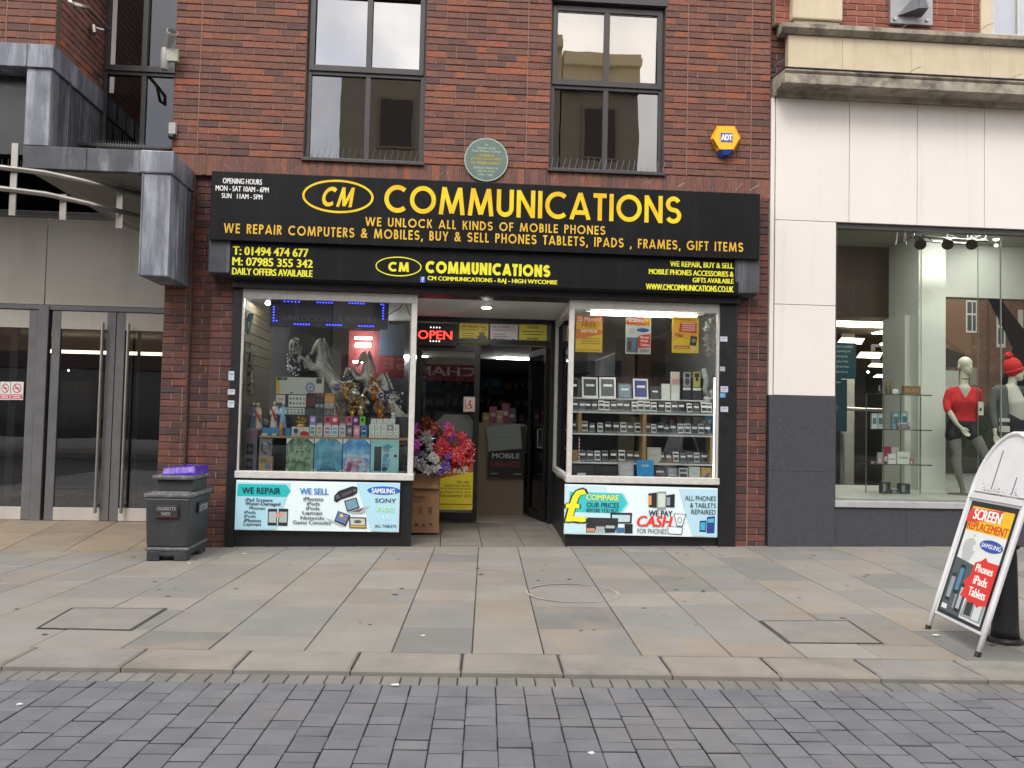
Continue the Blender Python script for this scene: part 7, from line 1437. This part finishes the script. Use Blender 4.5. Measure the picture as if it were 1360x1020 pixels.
# posters hung inside this window
pY = .05
sheet('window_poster', 'orange and yellow poster reading 25 Months Free Service in the right window', 'poster', (764.5, 419, 800, 467.5), pY, 'd9b52c', [('p', [(0, .62), (1, .48), (1, 1), (0, 1)], 'c8642c'), ('p', [(0, .45), (.0, .62), (1, .72), (1, .5), (.3, .38)], 'c8752c'), ('r', .02, .6, .98, .82, 'c9a52c'), ('p', [(0, .34), (1, .52), (1, .62), (0, .62)], 'c8702c'), ('t', '25 Months', .06, .84, .94, .96, 'd9d0c0', .03), ('t', 'FREE', .22, .68, .78, .8, 'b8441c', .03), ('t', 'service', .2, .53, .8, .64, 'e0d6c4', .03)]+[('r', .2, .36-.07*i, .92, .38-.07*i, '8a6a1c') for i in range(3)]+[('r', .03, .04, .97, .07, 'a9901c')], 'posters in the right window')
sheet('window_poster', 'white yellow and red screen replacement poster, middle one in the right window', 'poster', (831, 422, 864.5, 470), pY, 'c9cdcb', [('r', .02, .78, .98, .98, 'e0a828'), ('p', [(0, .86), (.1, .98), (.7, 1), (.72, .88), (.02, .82)], 'c83a2c'), ('t', 'SCREEN', .1, .88, .7, .97, 'ece8de', .04), ('t', 'REPLACEMENT', .08, .79, .94, .86, 'b8401c', .04), ('e', .24, .62, .14, .1, 'b4bab8'), ('e', .68, .66, .25, .055, '2c4f94'), ('r', .03, .03, .5, .45, '5a646a'), ('r', .1, .1, .22, .35, '2c3034'), ('r', .27, .15, .42, .42, '4f7a94'), ('p', [(.5, .16), (.48, .45), (.55, .52), (.98, .56), (.98, .18)], 'cc3830'), ('t', 'Phones', .58, .43, .92, .5, 'ece4de', .03), ('t', 'iPads', .6, .33, .88, .4, 'ece4de', .03), ('t', 'Tablets', .58, .22, .94, .29, 'ece4de', .03), ('r', .55, .04, .95, .14, '8f9698')], 'posters in the right window')
sheet('window_poster', 'yellow poster with red text blocks and a phone in the right window', 'poster', (892.5, 420.5, 928, 469), pY, 'd8a528', [('p', [(0, 0), (1, 0), (1, .3), (.3, .42), (0, .3)], 'd9bc2c'), ('p', [(.25, .58), (.92, .55), (.92, .85), (.3, .82)], 'c23a2c')]+[('r', .36, .62+.06*i, .86, .645+.06*i, 'e0c8bc') for i in range(4)]+[('e', .2, .5, .1, .05, 'b06a3c'), ('e', .32, .47, .1, .05, 'a05a30'), ('p', [(.66, .22), (.9, .2), (.94, .46), (.7, .48)], '26282c'), ('r', .74, .3, .88, .4, '7a8488'), ('p', [(.72, .05), (.84, .05), (.88, .2), (.74, .2)], 'd8b894'), ('r', .08, .12, .65, .2, 'c23a2c'), ('r', .12, .145, .6, .165, 'e0c8bc'), ('r', .1, .9, .9, .93, 'a86a1c')], 'posters in the right window')
mb = B1(M('pale fluffy garland', '8c9490', .9, var=.3, scale=30)); o = A(945, 447, .3); t = thing('garland_ring', 'pale fluffy oval garland hanging at the end of the right window', 'garland', o)
for i in range(150):
    a = rg.uniform(0, 6.28); c_ = o+V((.075*math.cos(a)+rg.gauss(0, .012), rg.gauss(0, .015), .19*math.sin(a)+rg.gauss(0, .014))); d = V((rg.gauss(0, 1), rg.gauss(0, 1), rg.gauss(0, 1))).normalized()*.035; s_ = d.cross(V((.3, 1, .2))).normalized()*.007; mb.add([c_-d, c_+s_, c_+d, c_-s_], [(0, 1, 2, 3)])
build('tinsel', mb, t); mb = B1(M('pale fluffy garland', 0)).ring([A(934, 490, .35), A(939, 505, .36), A(936, 517, .35), A(943, 528, .36)], [.03, .035, .03, .02], 8); build('tail', mb, t, smooth=True)
mb = B1(M('dim red inner wall', '2c1416', .8)).box(RX0+.35, 3.3, 1.28, 1.29, .7, 1.95); p = A(870, 470, 3.2); mb.use(M('dim red inner wall', 0)).box(ax(818, 470, 3.2), ax(905, 470, 3.2), 3.2, 3.25, A(860, 520, 3.2).z, A(860, 450, 3.2).z); tag(build('wall_panel', mb, org=p), 'dim red panel deep behind the phone shelves', 'panel')

# ------------------------------------------------------------------ the other side of the street, seen in the glass
OY = -19.0
def opposite(x0, x1, ztop, m, label, fascia, ftxt, tc_):
    t = thing('opposite_building', label, 'building', (x0, OY, 0)); mb = B1(m).box(x0, x1, OY-6, OY, 3.4, ztop).box(x0, x0+.5, OY-6, OY, 0, 3.4).box(x1-.5, x1, OY-6, OY, 0, 3.4); mb.box(x0-.0, x1, OY, OY+.25, ztop-.5, ztop-.25); build('wall', mb, t)
    n_ = int((x1-x0)/2.6)
    for i in range(n_):
        for z in (4.6, 7.6, 10.4):
            if z+1.6 > ztop-.6: continue
            xc = x0+(x1-x0)*(i+.5)/n_; f = build('window', B1(M('cream window trim', '8a7d6a', .6)).box(xc-.62, xc+.62, OY+.001, OY+.06, z-.08, z+1.7), t); build('pane', B1(M('brown curtained pane', '4a4038', .6)).box(xc-.52, xc+.52, OY+.061, OY+.07, z, z+1.6), f)
    build('shop_glass', B1(M('dark shop glazing', (.03, .032, .035), .1)).box(x0+.5, x1-.5, OY-.3, OY-.25, .4, 2.8), t); mb = B1(M(fascia+' fascia', fascia, .5)).box(x0+.5, x1-.5, OY-.3, OY+.12, 2.8, 3.4); build('fascia', mb, t)
    if ftxt: mb = B1(C(tc_)); f_ = Fr(((x0+x1)/2, OY+.123, 2.9), (-1, 0, 0)); text(mb, f_, ftxt, -2, .08, 2, .42, .002, .03); build('lettering', mb, t)
CRM = M('cream render', '9c907c', .85, var=.06, scale=2); BRO = M('buff brick', '7c6452', .85, var=.15, scale=6); GRY = M('grey render', '6f6c68', .85, var=.06, scale=2)
opposite(-34, -7.5, 8.2, BRO, 'buff brick building across the street seen in the glass', '3a1c20', '', '')
opposite(-7.4, -3.9, 7.2, GRY, 'low grey rendered building across the street seen in the glass', '1f2a2c', '', '')
opposite(-3.85, 3.5, 13.6, CRM, 'cream rendered building across the street with a red shop fascia', '7a1c20', 'EXCHANGE', 'b9b4ae')
opposite(3.55, 6.2, 13.1, CRM, 'narrow cream rendered building across the street seen in the glass', '2c3038', '', '')
opposite(6.3, 34, 9.0, BRO, 'low buff brick building at the far end across the street', '2a3a30', '', '')
mb = B1(M('slab pavement opposite', '6a6660', .8)).box(-30, 30, -19.3, -16, -.1, .06); tag(build('opposite_pavement', mb), kind='structure')

# ------------------------------------------------------------------ freeze the grown skins into plain meshes
bpy.context.view_layer.update(); dg = bpy.context.evaluated_depsgraph_get()
new = [(o, bpy.data.meshes.new_from_object(o.evaluated_get(dg), depsgraph=dg)) for o in BLOBS]
for o, me in new:
    o.modifiers.clear(); o.data = me
    if o.name in CUT:                                              # an open neckline
        bm = bmesh.new(); bm.from_mesh(me); of = wl(o); bmesh.ops.delete(bm, geom=[f for f in bm.faces if CUT[o.name](f.calc_center_median()+of)], context='FACES'); bm.to_mesh(me); bm.free()
    me.polygons.foreach_set('use_smooth', [True]*len(me.polygons))
